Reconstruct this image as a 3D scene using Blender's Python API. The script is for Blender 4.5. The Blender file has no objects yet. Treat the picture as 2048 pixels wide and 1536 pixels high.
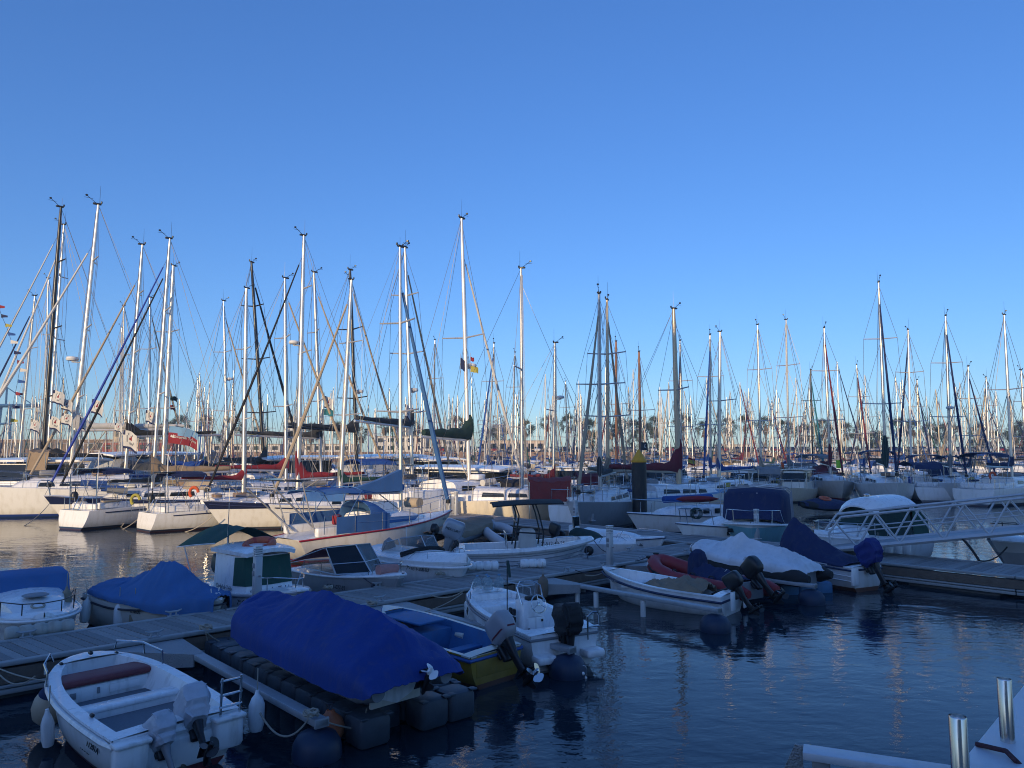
import bpy, bmesh, math, random
from mathutils import Vector, Matrix, noise
R = math.radians
PI = math.pi
rnd = random.Random(11)
SC = bpy.context.scene
COL = SC.collection
# ------------------------------------------------------------------ camera
FPX = 1479.0; PITCH = R(5.3); EYE = 3.7
cam = bpy.data.cameras.new('camera'); cam.sensor_width = 36.0; cam.lens = 26.0
cam.clip_start = 0.05; cam.clip_end = 6000
co = bpy.data.objects.new('camera', cam); COL.objects.link(co)
co.location = (0, 0, EYE); co.rotation_euler = (PI/2 + PITCH, 0, 0)
SC.camera = co

def ray(px, py):
    x = (px-1024)/FPX; v = -(py-768)/FPX
    return Vector((x, math.cos(PITCH)-math.sin(PITCH)*v, math.sin(PITCH)+math.cos(PITCH)*v))
def W(px, py, z=0.0):
    r = ray(px, py); t = (z-EYE)/r.z
    return Vector((r.x*t, r.y*t, z))
def atY(px, py, Y):
    r = ray(px, py); t = Y/r.y
    return Vector((r.x*t, Y, EYE+r.z*t))

# ------------------------------------------------------------------ materials
MATS = {}
def nodes(name):
    m = bpy.data.materials.new(name); m.use_nodes = True
    nt = m.node_tree; b = nt.nodes['Principled BSDF']
    return m, nt, b
def mat(name, col, rough=.5, metal=0., var=.10, scale=6., bump=0., bscale=40., dirt=0., coat=0., spec=.5, trans=0.):
    if name in MATS: return MATS[name]
    m, nt, b = nodes(name); N = nt.nodes.new; Lk = nt.links.new
    tc = N('ShaderNodeTexCoord'); no = N('ShaderNodeTexNoise'); no.inputs['Scale'].default_value = scale
    no.inputs['Detail'].default_value = 6
    Lk(tc.outputs['Object'], no.inputs['Vector'])
    mx = N('ShaderNodeMix'); mx.data_type = 'RGBA'
    c = Vector(col)
    mx.inputs[6].default_value = (*[max(0, x*(1-var*1.6)) for x in c], 1)
    mx.inputs[7].default_value = (*[min(1, x*(1+var)) for x in c], 1)
    Lk(no.outputs['Fac'], mx.inputs[0])
    out = mx.outputs[2]
    if dirt > 0:   # streaky grime with a shape of its own
        n2 = N('ShaderNodeTexNoise'); n2.inputs['Scale'].default_value = 3.2; n2.inputs['Detail'].default_value = 8
        mp = N('ShaderNodeMapping'); mp.inputs['Scale'].default_value = (2.5, 2.5, .6)
        Lk(tc.outputs['Object'], mp.inputs['Vector']); Lk(mp.outputs[0], n2.inputs['Vector'])
        rp = N('ShaderNodeMapRange'); rp.inputs[1].default_value = .52; rp.inputs[2].default_value = .8
        rp.inputs[3].default_value = 0; rp.inputs[4].default_value = dirt
        Lk(n2.outputs['Fac'], rp.inputs[0])
        m2 = N('ShaderNodeMix'); m2.data_type = 'RGBA'; Lk(rp.outputs[0], m2.inputs[0]); Lk(out, m2.inputs[6])
        m2.inputs[7].default_value = (.16, .13, .09, 1); out = m2.outputs[2]
    Lk(out, b.inputs['Base Color'])
    rr = N('ShaderNodeMapRange'); rr.inputs[3].default_value = max(.02, rough-.1); rr.inputs[4].default_value = min(1, rough+.12)
    Lk(no.outputs['Fac'], rr.inputs[0]); Lk(rr.outputs[0], b.inputs['Roughness'])
    b.inputs['Metallic'].default_value = metal
    b.inputs['Coat Weight'].default_value = coat
    b.inputs['Specular IOR Level'].default_value = spec
    if trans: b.inputs['Transmission Weight'].default_value = trans
    if bump:
        nb = N('ShaderNodeTexNoise'); nb.inputs['Scale'].default_value = bscale; nb.inputs['Detail'].default_value = 5
        Lk(tc.outputs['Object'], nb.inputs['Vector'])
        bp = N('ShaderNodeBump'); bp.inputs['Strength'].default_value = bump; bp.inputs['Distance'].default_value = .02
        Lk(nb.outputs['Fac'], bp.inputs['Height']); Lk(bp.outputs[0], b.inputs['Normal'])
    MATS[name] = m; return m

def hull_mat(name, top, boot=(.02,.03,.06), anti=(.05,.02,.02), zb=.05, zs=.13, top2=None, z2=0., rough=.28):
    """gelcoat painted in bands by height above the keel: antifouling, boot stripe, topsides (and an upper colour)"""
    if name in MATS: return MATS[name]
    m, nt, b = nodes(name); N = nt.nodes.new; Lk = nt.links.new
    tc = N('ShaderNodeTexCoord'); sp = N('ShaderNodeSeparateXYZ'); Lk(tc.outputs['Object'], sp.inputs[0])
    no = N('ShaderNodeTexNoise'); no.inputs['Scale'].default_value = 2.5; no.inputs['Detail'].default_value = 7
    mp = N('ShaderNodeMapping'); mp.inputs['Scale'].default_value = (2, 2, .5)
    Lk(tc.outputs['Object'], mp.inputs[0]); Lk(mp.outputs[0], no.inputs['Vector'])
    cr = N('ShaderNodeMapRange'); cr.inputs[1].default_value = .48; cr.inputs[2].default_value = .8; cr.inputs[4].default_value = .6
    Lk(no.outputs['Fac'], cr.inputs[0])
    def mix(fac, a, c):
        x = N('ShaderNodeMix'); x.data_type = 'RGBA'; Lk(fac, x.inputs[0])
        for i, q in ((6, a), (7, c)):
            if isinstance(q, tuple): x.inputs[i].default_value = (*q, 1)
            else: Lk(q, x.inputs[i])
        return x.outputs[2]
    def gt(z):
        x = N('ShaderNodeMath'); x.operation = 'GREATER_THAN'; Lk(sp.outputs[2], x.inputs[0]); x.inputs[1].default_value = z
        return x.outputs[0]
    body = mix(cr.outputs[0], top, tuple(c*k for c, k in zip(top, (.74,.71,.64))))
    wl = N('ShaderNodeMapRange'); wl.inputs[1].default_value = zs+.30; wl.inputs[2].default_value = zs; wl.inputs[3].default_value = 0; wl.inputs[4].default_value = .75
    Lk(sp.outputs[2], wl.inputs[0]); wn = N('ShaderNodeMath'); wn.operation = 'MULTIPLY'; Lk(wl.outputs[0], wn.inputs[0]); Lk(no.outputs['Fac'], wn.inputs[1])
    body = mix(wn.outputs[0], body, tuple(c*k for c, k in zip(top, (.55,.50,.38))))
    c = mix(gt(zb), anti, boot); c = mix(gt(zs), c, body)
    if top2: c = mix(gt(z2), c, top2)
    Lk(c, b.inputs['Base Color'])
    b.inputs['Roughness'].default_value = rough; b.inputs['Coat Weight'].default_value = .25; b.inputs['Coat Roughness'].default_value = .08
    MATS[name] = m; return m

def glass_mat(name, col=(.02,.03,.035), alpha=.75, rough=.05):
    if name in MATS: return MATS[name]
    m, nt, b = nodes(name); N = nt.nodes.new; Lk = nt.links.new
    b.inputs['Base Color'].default_value = (*col, 1); b.inputs['Roughness'].default_value = rough
    b.inputs['Alpha'].default_value = alpha; b.inputs['IOR'].default_value = 1.45
    no = N('ShaderNodeTexNoise'); no.inputs['Scale'].default_value = 9
    rr = N('ShaderNodeMapRange'); rr.inputs[3].default_value = rough*.6; rr.inputs[4].default_value = rough*2.5
    Lk(no.outputs['Fac'], rr.inputs[0]); Lk(rr.outputs[0], b.inputs['Roughness'])
    MATS[name] = m; return m

GEL = mat('white_gelcoat', (.83,.835,.83), .3, var=.07, scale=3, dirt=.45, coat=.2)
GELC = mat('clean_white_gelcoat', (.87,.875,.875), .28, var=.05, scale=2, dirt=.3, coat=.25)
CREAM = mat('cream_gelcoat', (.70,.66,.56), .32, var=.06, dirt=.2, coat=.2)
GREYD = mat('grey_nonslip_deck', (.16,.18,.21), .8, var=.15, scale=20, bump=.4, bscale=160)
STEEL = mat('stainless_steel', (.62,.62,.62), .18, 1., var=.05)
ALU = mat('brushed_aluminium', (.52,.53,.55), .36, 1., var=.08, scale=14)
ALUM = mat('mast_aluminium', (.70,.67,.62), .34, .8, var=.08, scale=5)
ALUW = mat('white_painted_mast', (.78,.75,.70), .3, .35, var=.05, scale=5)
ALUG = mat('grey_anodised_mast', (.56,.56,.55), .36, .5, var=.1, scale=5)
ALUB = mat('bronze_anodised_mast', (.52,.43,.31), .36, .5, var=.1, scale=5)
WOODM = mat('varnished_mast_wood', (.30,.13,.06), .4, 0, var=.2, scale=8)
CARB = mat('black_carbon_mast', (.018,.018,.02), .3, 0, var=.1)
GALV = mat('galvanised_metal', (.40,.42,.44), .55, .35, var=.12, scale=9, dirt=.25)
WIRE = mat('rigging_wire', (.16,.16,.17), .45, .5, var=.05)
BLK = mat('black_plastic', (.014,.014,.016), .35, var=.2)
BLKM = mat('matt_black_rubber', (.018,.018,.02), .75, var=.2, bump=.2, bscale=60)
GRYP = mat('grey_plastic', (.22,.23,.25), .5, var=.1)
ROPE = mat('pale_rope', (.42,.38,.31), .9, var=.2, scale=40, bump=.5, bscale=120)
ROPED = mat('dark_rope', (.05,.05,.07), .9, var=.2, scale=40)
WHP = mat('white_plastic', (.72,.72,.70), .4, var=.06, dirt=.15)
TEAK = mat('weathered_teak', (.27,.19,.13), .7, var=.25, scale=12, bump=.3, bscale=50)
VARN = mat('varnished_wood', (.28,.12,.05), .35, var=.25, scale=10, coat=.4)
DGLASS = glass_mat('dark_window_glass', (.012,.016,.02), .94, .06)
CGLASS = glass_mat('clear_perspex', (.10,.13,.15), .30, .05)
FAB = {}
def fabric(key, col, rough=.85):
    FAB[key] = mat(key+'_canvas', col, rough, var=.22, scale=1.6, bump=.3, bscale=26, dirt=.18)
fabric('navy', (.012,.022,.085)); fabric('blue', (.015,.075,.30)); fabric('bright_blue', (.01,.045,.36), .7)
fabric('royal_blue', (.004,.038,.24), .75)
fabric('faded_blue', (.05,.15,.36)); fabric('red', (.24,.018,.03)); fabric('dark_red', (.16,.02,.03)); fabric('black', (.012,.013,.016))
fabric('dark_grey', (.045,.05,.055)); fabric('green', (.02,.08,.06)); fabric('dark_green', (.012,.04,.035)); fabric('beige', (.42,.34,.24))
fabric('white', (.62,.61,.58)); fabric('grey', (.24,.25,.26)); fabric('tan', (.28,.21,.14)); fabric('orange', (.60,.10,.03))
fabric('silver', (.70,.72,.76), .38); fabric('teal', (.02,.16,.20)); fabric('lime', (.35,.75,.05)); fabric('yellow', (.38,.34,.06))
fabric('light_blue', (.16,.32,.50)); fabric('brick_red', (.26,.04,.035))

# ------------------------------------------------------------------ mesh builder
def ortho(d):
    d = d.normalized(); a = Vector((0,0,1)) if abs(d.z) < .9 else Vector((1,0,0))
    u = d.cross(a).normalized(); return u, d.cross(u).normalized()
class MB:
    def __init__(s): s.v = []; s.f = []; s.m = []
    def add(s, vs, fs, m=0):
        o = len(s.v); s.v += [tuple(v) for v in vs]
        s.f += [tuple(i+o for i in f) for f in fs]; s.m += [m]*len(fs); return s
    def loft(s, rings, m=0, closed=True, cap0=False, cap1=False):
        n = len(rings[0]); vs = [v for r in rings for v in r]; fs = []
        for i in range(len(rings)-1):
            for j in range(n if closed else n-1):
                k = (j+1) % n
                fs.append((i*n+j, i*n+k, (i+1)*n+k, (i+1)*n+j))
        if cap0: fs.append(tuple(range(n-1, -1, -1)))
        if cap1: fs.append(tuple((len(rings)-1)*n+j for j in range(n)))
        return s.add(vs, fs, m)
    def tube(s, pts, r, n=8, m=0, cap=True, loop=False, sq=1.0):
        P = [Vector(p) for p in pts]; rings = []; L = len(P); up = None
        for i, p in enumerate(P):
            if loop: d = P[(i+1) % L]-P[i-1]
            else: d = P[min(i+1, L-1)]-P[max(i-1, 0)]
            if d.length < 1e-9: d = Vector((0,0,1))
            d.normalize()
            if up is None: u, w = ortho(d)
            else:
                u = (up-d*up.dot(d))
                u = u.normalized() if u.length > 1e-6 else ortho(d)[0]
                w = d.cross(u).normalized()
            up = u
            rr = r[i] if isinstance(r, (list, tuple)) else r
            rings.append([p+(u*math.cos(2*PI*k/n)+w*math.sin(2*PI*k/n)*sq)*rr for k in range(n)])
        if loop: rings.append(rings[0])
        return s.loft(rings, m, True, cap and not loop, cap and not loop)
    def lathe(s, prof, c=(0,0,0), n=16, m=0, axis='z', d=None):
        c = Vector(c); rings = []
        if d is not None: A = Vector(d).normalized(); u, w = ortho(A)
        elif axis == 'z': A, u, w = Vector((0,0,1)), Vector((1,0,0)), Vector((0,1,0))
        elif axis == 'x': A, u, w = Vector((1,0,0)), Vector((0,1,0)), Vector((0,0,1))
        else: A, u, w = Vector((0,1,0)), Vector((0,0,1)), Vector((1,0,0))
        for r, h in prof:
            rings.append([c+A*h+(u*math.cos(2*PI*k/n)+w*math.sin(2*PI*k/n))*max(r, 1e-4) for k in range(n)])
        return s.loft(rings, m, True, True, True)
    def box(s, c, size, m=0, rz=0., bev=0., rot=None, taper=1.):
        hx, hy, hz = [q/2 for q in size]; c = Vector(c)
        M3 = rot if rot is not None else Matrix.Rotation(rz, 3, 'Z')
        if bev <= 0:
            vs = [(x*hx*(taper if z > 0 else 1), y*hy*(taper if z > 0 else 1), z*hz) for z in (-1,1) for y in (-1,1) for x in (-1,1)]
            fs = [(0,2,3,1),(4,5,7,6),(0,1,5,4),(2,6,7,3),(0,4,6,2),(1,3,7,5)]
            return s.add([c+M3@Vector(v) for v in vs], fs, m)
        b = min(bev, hx*.95, hy*.95, hz*.95); rings = []
        def ring(ix, iy, z):
            k = b
            pts = [(ix,iy-k),(ix-k*.3,iy-k*.3),(ix-k,iy),(-ix+k,iy),(-ix+k*.3,iy-k*.3),(-ix,iy-k),(-ix,-iy+k),(-ix+k*.3,-iy+k*.3),(-ix+k,-iy),(ix-k,-iy),(ix-k*.3,-iy+k*.3),(ix,-iy+k)]
            tp = 1+(taper-1)*(z+hz)/(2*hz)
            return [c+M3@Vector((x*tp, y*tp, z)) for x, y in pts]
        for inset, z in ((b,-hz),(b*.3,-hz+b*.3),(0,-hz+b),(0,hz-b),(b*.3,hz-b*.3),(b,hz)):
            rings.append(ring(hx-inset, hy-inset, z) if inset < min(hx,hy) else ring(hx*.05, hy*.05, z))
        return s.loft(rings, m, True, True, True)
    def sheet(s, grid, m=0, th=0.):
        """grid of points (rows x cols); th > 0 gives it thickness along its normals"""
        r, c = len(grid), len(grid[0])
        vs = [Vector(p) for row in grid for p in row]
        fs = [(i*c+j, i*c+j+1, (i+1)*c+j+1, (i+1)*c+j) for i in range(r-1) for j in range(c-1)]
        if th:
            ns = [Vector((0,0,0)) for _ in vs]
            for f in fs:
                q = (vs[f[2]]-vs[f[0]]).cross(vs[f[3]]-vs[f[1]])
                for i in f: ns[i] += q
            o = len(vs)
            vs = vs+[v-(n.normalized()*th if n.length > 0 else Vector((0,0,0))) for v, n in zip(vs, ns)]
            fs2 = [tuple(reversed([i+o for i in f])) for f in fs]
            edge = [i for i in range(c)]+[i*c+c-1 for i in range(1, r)]+[(r-1)*c+j for j in range(c-2, -1, -1)]+[i*c for i in range(r-2, 0, -1)]
            for a, b in zip(edge, edge[1:]+edge[:1]): fs2.append((b, a, a+o, b+o))
            fs = fs+fs2
        return s.add(vs, fs, m)
    def mesh(s, name, mats):
        me = bpy.data.meshes.new(name); me.from_pydata(s.v, [], s.f)
        for q in (mats if isinstance(mats, (list, tuple)) else [mats]): me.materials.append(q)
        if any(s.m): me.polygons.foreach_set('material_index', s.m)
        me.polygons.foreach_set('use_smooth', [True]*len(s.f))
        bm = bmesh.new(); bm.from_mesh(me); bmesh.ops.recalc_face_normals(bm, faces=bm.faces); bm.to_mesh(me); bm.free()
        me.set_sharp_from_angle(angle=R(38)); me.update()
        return me
    def build(s, name, mats, parent=None, **kw):
        return link(name, s.mesh(name, mats), parent, **kw)

def link(name, data, parent=None, loc=None, rot=None, label=None):
    o = bpy.data.objects.new(name, data); COL.objects.link(o)
    if parent is not None: o.parent = parent
    if loc is not None: o.location = loc
    if rot is not None: o.rotation_euler = rot
    if label: o['label'] = label
    return o
def tag(o, label, cat, group=None):
    o['label'] = label; o['category'] = cat
    if group: o['group'] = group
    return o
def thing(name, label, cat, loc=(0,0,0), rz=0., group=None, sc=1.):
    o = bpy.data.objects.new(name, None); COL.objects.link(o); o.empty_display_size = .2
    o.location = loc; o.rotation_euler = (0,0,rz); o.scale = (sc,sc,sc)
    return tag(o, label, cat, group)
def structure(o): o['kind'] = 'structure'; return o
def text(name, body, size, m, parent, loc, rot, ext=.004, ax='CENTER', sx=1.):
    c = bpy.data.curves.new(name, 'FONT'); c.body = body; c.size = size; c.extrude = ext; c.align_x = ax; c.align_y = 'CENTER'
    c.materials.append(m); tmp = bpy.data.objects.new('lettering', c)
    me = bpy.data.meshes.new_from_object(tmp); bpy.data.objects.remove(tmp); bpy.data.curves.remove(c)
    o = link(name, me, parent, loc, rot); o.scale = (sx, 1, 1); return o
def clone(o, parent=None):
    c = o.copy(); COL.objects.link(c); c.parent = parent
    for ch in list(o.children): clone(ch, c)
    return c
def lerp(a, b, t): return a+(b-a)*t
def interp(tab, t):
    for (t0, v0), (t1, v1) in zip(tab, tab[1:]):
        if t <= t1:
            k = (t-t0)/(t1-t0) if t1 > t0 else 0; k = max(0, min(1, k)); return v0+(v1-v0)*k
    return tab[-1][1]
def sinterp(tab, t):
    for (t0, v0), (t1, v1) in zip(tab, tab[1:]):
        if t <= t1:
            k = (t-t0)/(t1-t0) if t1 > t0 else 0; k = max(0, min(1, k)); k = k*k*(3-2*k); return v0+(v1-v0)*k
    return tab[-1][1]
# ------------------------------------------------------------------ light, sky, water
SUN_EL = R(11); SUN_AZ = R(22)          # light travels towards +Y and a little towards +X
sd = bpy.data.lights.new('sun', 'SUN'); sd.energy = 2.15; sd.angle = R(.53); sd.color = (1., .75, .45)
so = link('sun', sd)
dirv = Vector((math.sin(SUN_AZ)*math.cos(SUN_EL), math.cos(SUN_AZ)*math.cos(SUN_EL), -math.sin(SUN_EL)))
so.rotation_euler = dirv.to_track_quat('-Z', 'Y').to_euler()
wd = bpy.data.worlds.new('World'); SC.world = wd; wd.use_nodes = True
nt = wd.node_tree; bg = nt.nodes['Background']
sky = nt.nodes.new('ShaderNodeTexSky'); sky.sky_type = 'NISHITA'; sky.sun_disc = False
sky.sun_elevation = SUN_EL
# sun position is opposite the travel direction; Blender measures sun_rotation clockwise from +Y
sky.sun_rotation = math.atan2(-dirv.x, -dirv.y)
sky.altitude = 0; sky.air_density = 1.0; sky.dust_density = .45; sky.ozone_density = 6.0
hs = nt.nodes.new('ShaderNodeHueSaturation'); hs.inputs['Saturation'].default_value = 1.07; hs.inputs['Hue'].default_value = .5155
nt.links.new(sky.outputs[0], hs.inputs['Color']); gm = nt.nodes.new('ShaderNodeGamma'); gm.inputs[1].default_value = .78
nt.links.new(hs.outputs[0], gm.inputs[0]); nt.links.new(gm.outputs[0], bg.inputs[0]); bg.inputs[1].default_value = .15
SC.view_settings.view_transform = 'Standard'; SC.view_settings.look = 'None'
SC.view_settings.exposure = .98; SC.view_settings.gamma = 1
SC.cycles.max_bounces = 6; SC.cycles.glossy_bounces = 3; SC.cycles.transparent_max_bounces = 12
SC.cycles.use_denoising = True; SC.cycles.filter_width = 1.05

def water_mat():
    m, nt, b = nodes('harbour_water'); N = nt.nodes.new; Lk = nt.links.new
    b.inputs['Base Color'].default_value = (.010,.021,.034,1); b.inputs['Roughness'].default_value = .03
    b.inputs['IOR'].default_value = 1.333; b.inputs['Specular IOR Level'].default_value = .5
    tc = N('ShaderNodeTexCoord')
    def noi(sc, det, stretch, dist, rot=0):
        mp = N('ShaderNodeMapping'); mp.inputs['Scale'].default_value = (stretch[0], stretch[1], 1); mp.inputs['Rotation'].default_value = (0,0,rot)
        Lk(tc.outputs['Object'], mp.inputs[0])
        n = N('ShaderNodeTexNoise'); n.inputs['Scale'].default_value = sc; n.inputs['Detail'].default_value = det; n.inputs['Roughness'].default_value = .5
        n.inputs['Distortion'].default_value = dist
        Lk(mp.outputs[0], n.inputs['Vector']); return n.outputs['Fac']
    a = noi(.9, 2, (1, 1.5), .6, R(15)); c = noi(3.6, 3, (1, 1.6), .4, R(-20)); d = noi(13, 2, (1, 1.4), .3, R(10))
    pat = noi(.16, 2, (1, 1), 0)
    pr = N('ShaderNodeMapRange'); pr.inputs[1].default_value = .38; pr.inputs[2].default_value = .62; pr.inputs[3].default_value = .45; pr.inputs[4].default_value = 1.15
    Lk(pat, pr.inputs[0])
    def ma(op, x, y):
        n = N('ShaderNodeMath'); n.operation = op
        for i, q in ((0, x), (1, y)):
            if isinstance(q, float): n.inputs[i].default_value = q
            else: Lk(q, n.inputs[i])
        return n.outputs[0]
    h = ma('ADD', ma('MULTIPLY', a, 1.0), ma('ADD', ma('MULTIPLY', c, .34), ma('MULTIPLY', d, .085)))
    h = ma('MULTIPLY', h, pr.outputs[0])
    bp = N('ShaderNodeBump'); bp.inputs['Strength'].default_value = 1.0; bp.inputs['Distance'].default_value = .019
    Lk(h, bp.inputs['Height']); Lk(bp.outputs[0], b.inputs['Normal'])
    return m
wm = MB()
wm.sheet([[(-1500,-1.0,0),(1500,-1.0,0)],[(-1500,2500,0),(1500,2500,0)]])
structure(wm.build('water', water_mat()))

# ------------------------------------------------------------------ quay behind the camera and two unseen blocks, placed and sized to shade the basin
CONC = mat('weathered_concrete', (.30,.29,.27), .85, var=.18, scale=2.5, bump=.3, bscale=18, dirt=.3)
PLAS = mat('pale_plaster', (.42,.39,.34), .85, var=.08, scale=1.5, dirt=.2)
q = MB(); q.box((0,-74.75,.55), (420,150.5,3.1), bev=.05); structure(q.build('quay_pavement', CONC))
def shade_block(name, label, x0, x1, y0, y1, h, storeys):  # unseen shadow caster in the form of a building
    t = thing(name, label, 'building', ((x0+x1)/2, (y0+y1)/2, 2.1))
    w, d = x1-x0, y1-y0
    b = MB(); b.box((0,0,h/2), (w,d,h)); b.build('wall', PLAS, t)
    b = MB(); b.box((0,0,h+.12), (w+.5,d+.5,.24)); b.build('roof', CONC, t)
    n = int(w/7.5); sh = h/storeys; g = MB(); g.box((0,0,0), (2.6,.1,1.5)); gm = g.mesh('window', DGLASS)
    for k in range(min(storeys,5)):
        for i in range(n): link('window', gm, t, (-w/2+w*(i+.5)/n, d/2+.02, sh*(k+.5)))
    return t
shade_block('tall_shade_block', 'unseen tall pale block behind the viewer, placed and sized to shade the basin', -51.5, 14, -110, -90, 36.5, 11)
shade_block('low_shade_block', 'unseen lower pale block beside the tall one, sized to shade the left basin', -84, -52, -108, -90, 22.0, 6)

# ------------------------------------------------------------------ far quay
DQ = 205.0
def quay_mat():
    m, nt, b = nodes('sunlit_quay_render'); N = nt.nodes.new; Lk = nt.links.new
    tc = N('ShaderNodeTexCoord'); br = N('ShaderNodeTexBrick'); br.inputs['Scale'].default_value = .12
    br.inputs['Color1'].default_value = (.31,.20,.14,1); br.inputs['Color2'].default_value = (.26,.17,.12,1); br.inputs['Mortar'].default_value = (.25,.17,.12,1)
    br.inputs['Mortar Size'].default_value = .02
    mp = N('ShaderNodeMapping'); mp.inputs['Rotation'].default_value = (PI/2,0,0); Lk(tc.outputs['Object'], mp.inputs[0]); Lk(mp.outputs[0], br.inputs[0])
    no = N('ShaderNodeTexNoise'); no.inputs['Scale'].default_value = .6; no.inputs['Detail'].default_value = 6; Lk(tc.outputs['Object'], no.inputs['Vector'])
    mx = N('ShaderNodeMix'); mx.data_type = 'RGBA'; mx.blend_type = 'MULTIPLY'; mx.inputs[0].default_value = .6; Lk(br.outputs[0], mx.inputs[6]); Lk(no.outputs['Color'], mx.inputs[7])
    Lk(br.outputs[0], b.inputs['Base Color']); b.inputs['Roughness'].default_value = .9
    return m
q = MB(); q.box((0, DQ+60, 1.1), (700, 120, 5.6)); structure(q.build('far_quay', [quay_mat()]))
q = MB()
q.box((0, DQ-1.4, .35), (700, 2.6, 1.5)); structure(q.build('far_quay_ledge', [CONC]))
land = MB(); land.sheet([[(-1500,320,3.6),(1500,320,3.6)],[(-1500,2400,3.6),(1500,2400,3.6)]])
structure(land.build('far_ground', mat('dry_far_ground', (.22,.19,.15), .95, var=.2, scale=.05)))
# ------------------------------------------------------------------ pontoons
U = Vector((.733,.680,0)); V = Vector((.680,-.733,0))      # along the finger pontoon; towards the viewer's right
ANG = math.atan2(U.y, U.x)
P0 = Vector((-7.66,11.40,0))                                # near edge of the finger, at the left border
PW = 1.62
def planks_mat():
    m, nt, b = nodes('weathered_deck_planks'); N = nt.nodes.new; Lk = nt.links.new
    tc = N('ShaderNodeTexCoord'); mp = N('ShaderNodeMapping'); mp.inputs['Scale'].default_value = (10,1.2,1)
    Lk(tc.outputs['Object'], mp.inputs[0])
    n = N('ShaderNodeTexNoise'); n.inputs['Scale'].default_value = 6; n.inputs['Detail'].default_value = 8; Lk(mp.outputs[0], n.inputs['Vector'])
    g = N('ShaderNodeNewGeometry')
    cr = N('ShaderNodeValToRGB'); cr.color_ramp.elements[0].color = (.11,.11,.11,1); cr.color_ramp.elements[1].color = (.36,.35,.34,1)
    ad = N('ShaderNodeMath'); ad.operation = 'MULTIPLY_ADD'; Lk(g.outputs['Random Per Island'], ad.inputs[0]); ad.inputs[1].default_value = .55
    mm = N('ShaderNodeMath'); mm.operation = 'MULTIPLY'; Lk(n.outputs['Fac'], mm.inputs[0]); mm.inputs[1].default_value = .55
    Lk(mm.outputs[0], ad.inputs[2]); Lk(ad.outputs[0], cr.inputs[0]); Lk(cr.outputs[0], b.inputs['Base Color'])
    b.inputs['Roughness'].default_value = .8
    bp = N('ShaderNodeBump'); bp.inputs['Strength'].default_value = .4; bp.inputs['Distance'].default_value = .01; Lk(n.outputs['Fac'], bp.inputs['Height']); Lk(bp.outputs[0], b.inputs['Normal'])
    return m
PLANK = planks_mat()
FENDW = mat('pontoon_fender_timber', (.16,.12,.09), .8, var=.3, scale=6, bump=.4, bscale=20)
def pontoon(name, label, origin, ang, length, width, dz=.55, skew=0., step=.165, gap0=None):
    t = thing(name, label, 'pontoon', origin, ang)
    p = MB(); n = int(length/step); sl = math.tan(skew)
    for i in range(n):
        x = i*step; j = rnd.uniform(-.004,.004); y0, y1 = .13, width-.13; w = step-.014
        vs = [(x+sl*y0,y0,dz-.03),(x+w+sl*y0,y0,dz-.03),(x+w+sl*y1,y1,dz-.03),(x+sl*y1,y1,dz-.03)]
        vs += [(a,b,dz+j) for a,b,_ in vs]
        p.add(vs, [(3,2,1,0),(4,5,6,7),(0,1,5,4),(1,2,6,5),(2,3,7,6),(3,0,4,7)])
    p.build('plank_deck', PLANK, t)
    e = MB()
    seg = 6.0; k = 0
    while k*seg < length:
        a, b = k*seg+.012, min(length, (k+1)*seg)-.012
        for y in (.06, width-.06):
            e.box(((a+b)/2, y, dz-.02), (b-a,.12,.07), bev=.012)
            e.box(((a+b)/2, y+(-.035 if y < 1 else .035), dz-.35), (b-a,.06,.05), bev=.01)
            e.box(((a+b)/2, y+(-.02 if y < 1 else .02), dz-.43), (b-a,.05,.08), bev=.01)
        k += 1
    e.build('edge_beam', mat('pontoon_edge_metal', (.36,.37,.37), .6, .15, var=.12, scale=7, dirt=.35), t)
    e = MB()
    for y in (.03, width-.03): e.box((length/2, y, dz-.2), (length,.05,.22))
    e.build('timber_fender', FENDW, t)
    fl = MB(); k = 0
    while k*3.0 < length-1:
        fl.box((k*3.0+1.5, width/2, -.08), (2.2, width-.3, .5), bev=.06); k += 1
    fl.build('float', mat('concrete_float', (.13,.13,.13), .9, var=.2, dirt=.3), t)
    return t
FIN_LEN = 28.2
start = P0-U*8
pontoon('finger_pontoon', 'long finger pontoon of grey weathered planks between the small boats', (start.x, start.y, 0), ANG, FIN_LEN, PW, skew=R(-9))
bo = W(880,1034,.55)-V*6
j0 = bo.copy(); j0.z = 0
pontoon('walkway_pontoon', 'cross pontoon of grey planks running from the black pile to the gangway', (j0.x, j0.y, 0), math.atan2(V.y, V.x), 36, 2.3, dz=.56)

def cleat(loc, ang):
    t = thing('mooring_cleat', 'grey cast mooring cleat bolted to the pontoon edge', 'cleat', loc, ang, 'mooring cleats on the pontoon edges')
    b = MB(); b.box((0,0,.01),(.2,.09,.02), bev=.006)
    b.tube([(-.055,0,0),(-.05,0,.09)], .018); b.tube([(.055,0,0),(.05,0,.09)], .018)
    b.tube([(-.15,0,.115),(-.08,0,.09),(.08,0,.09),(.15,0,.115)], [.012,.02,.02,.012])
    b.build('horn', GALV, t); return t
c0 = cleat((0,0,0), 0)
first = True
def put_cleat(s, y):
    global first
    p = P0+U*s-V*y; p.z = .565
    c = c0 if first else clone(c0); first = False
    c.location = p; c.rotation_euler = (0,0,ANG); return c
for s in (-1.0, 2.2, 5.35, 6.7, 9.3, 12.5, 14.0, 15.7, 18.0): put_cleat(s, .07)
for s in (.6, 3.0, 5.0, 7.6, 9.9, 12.2, 14.9, 17.0): put_cleat(s, PW-.07)

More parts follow.
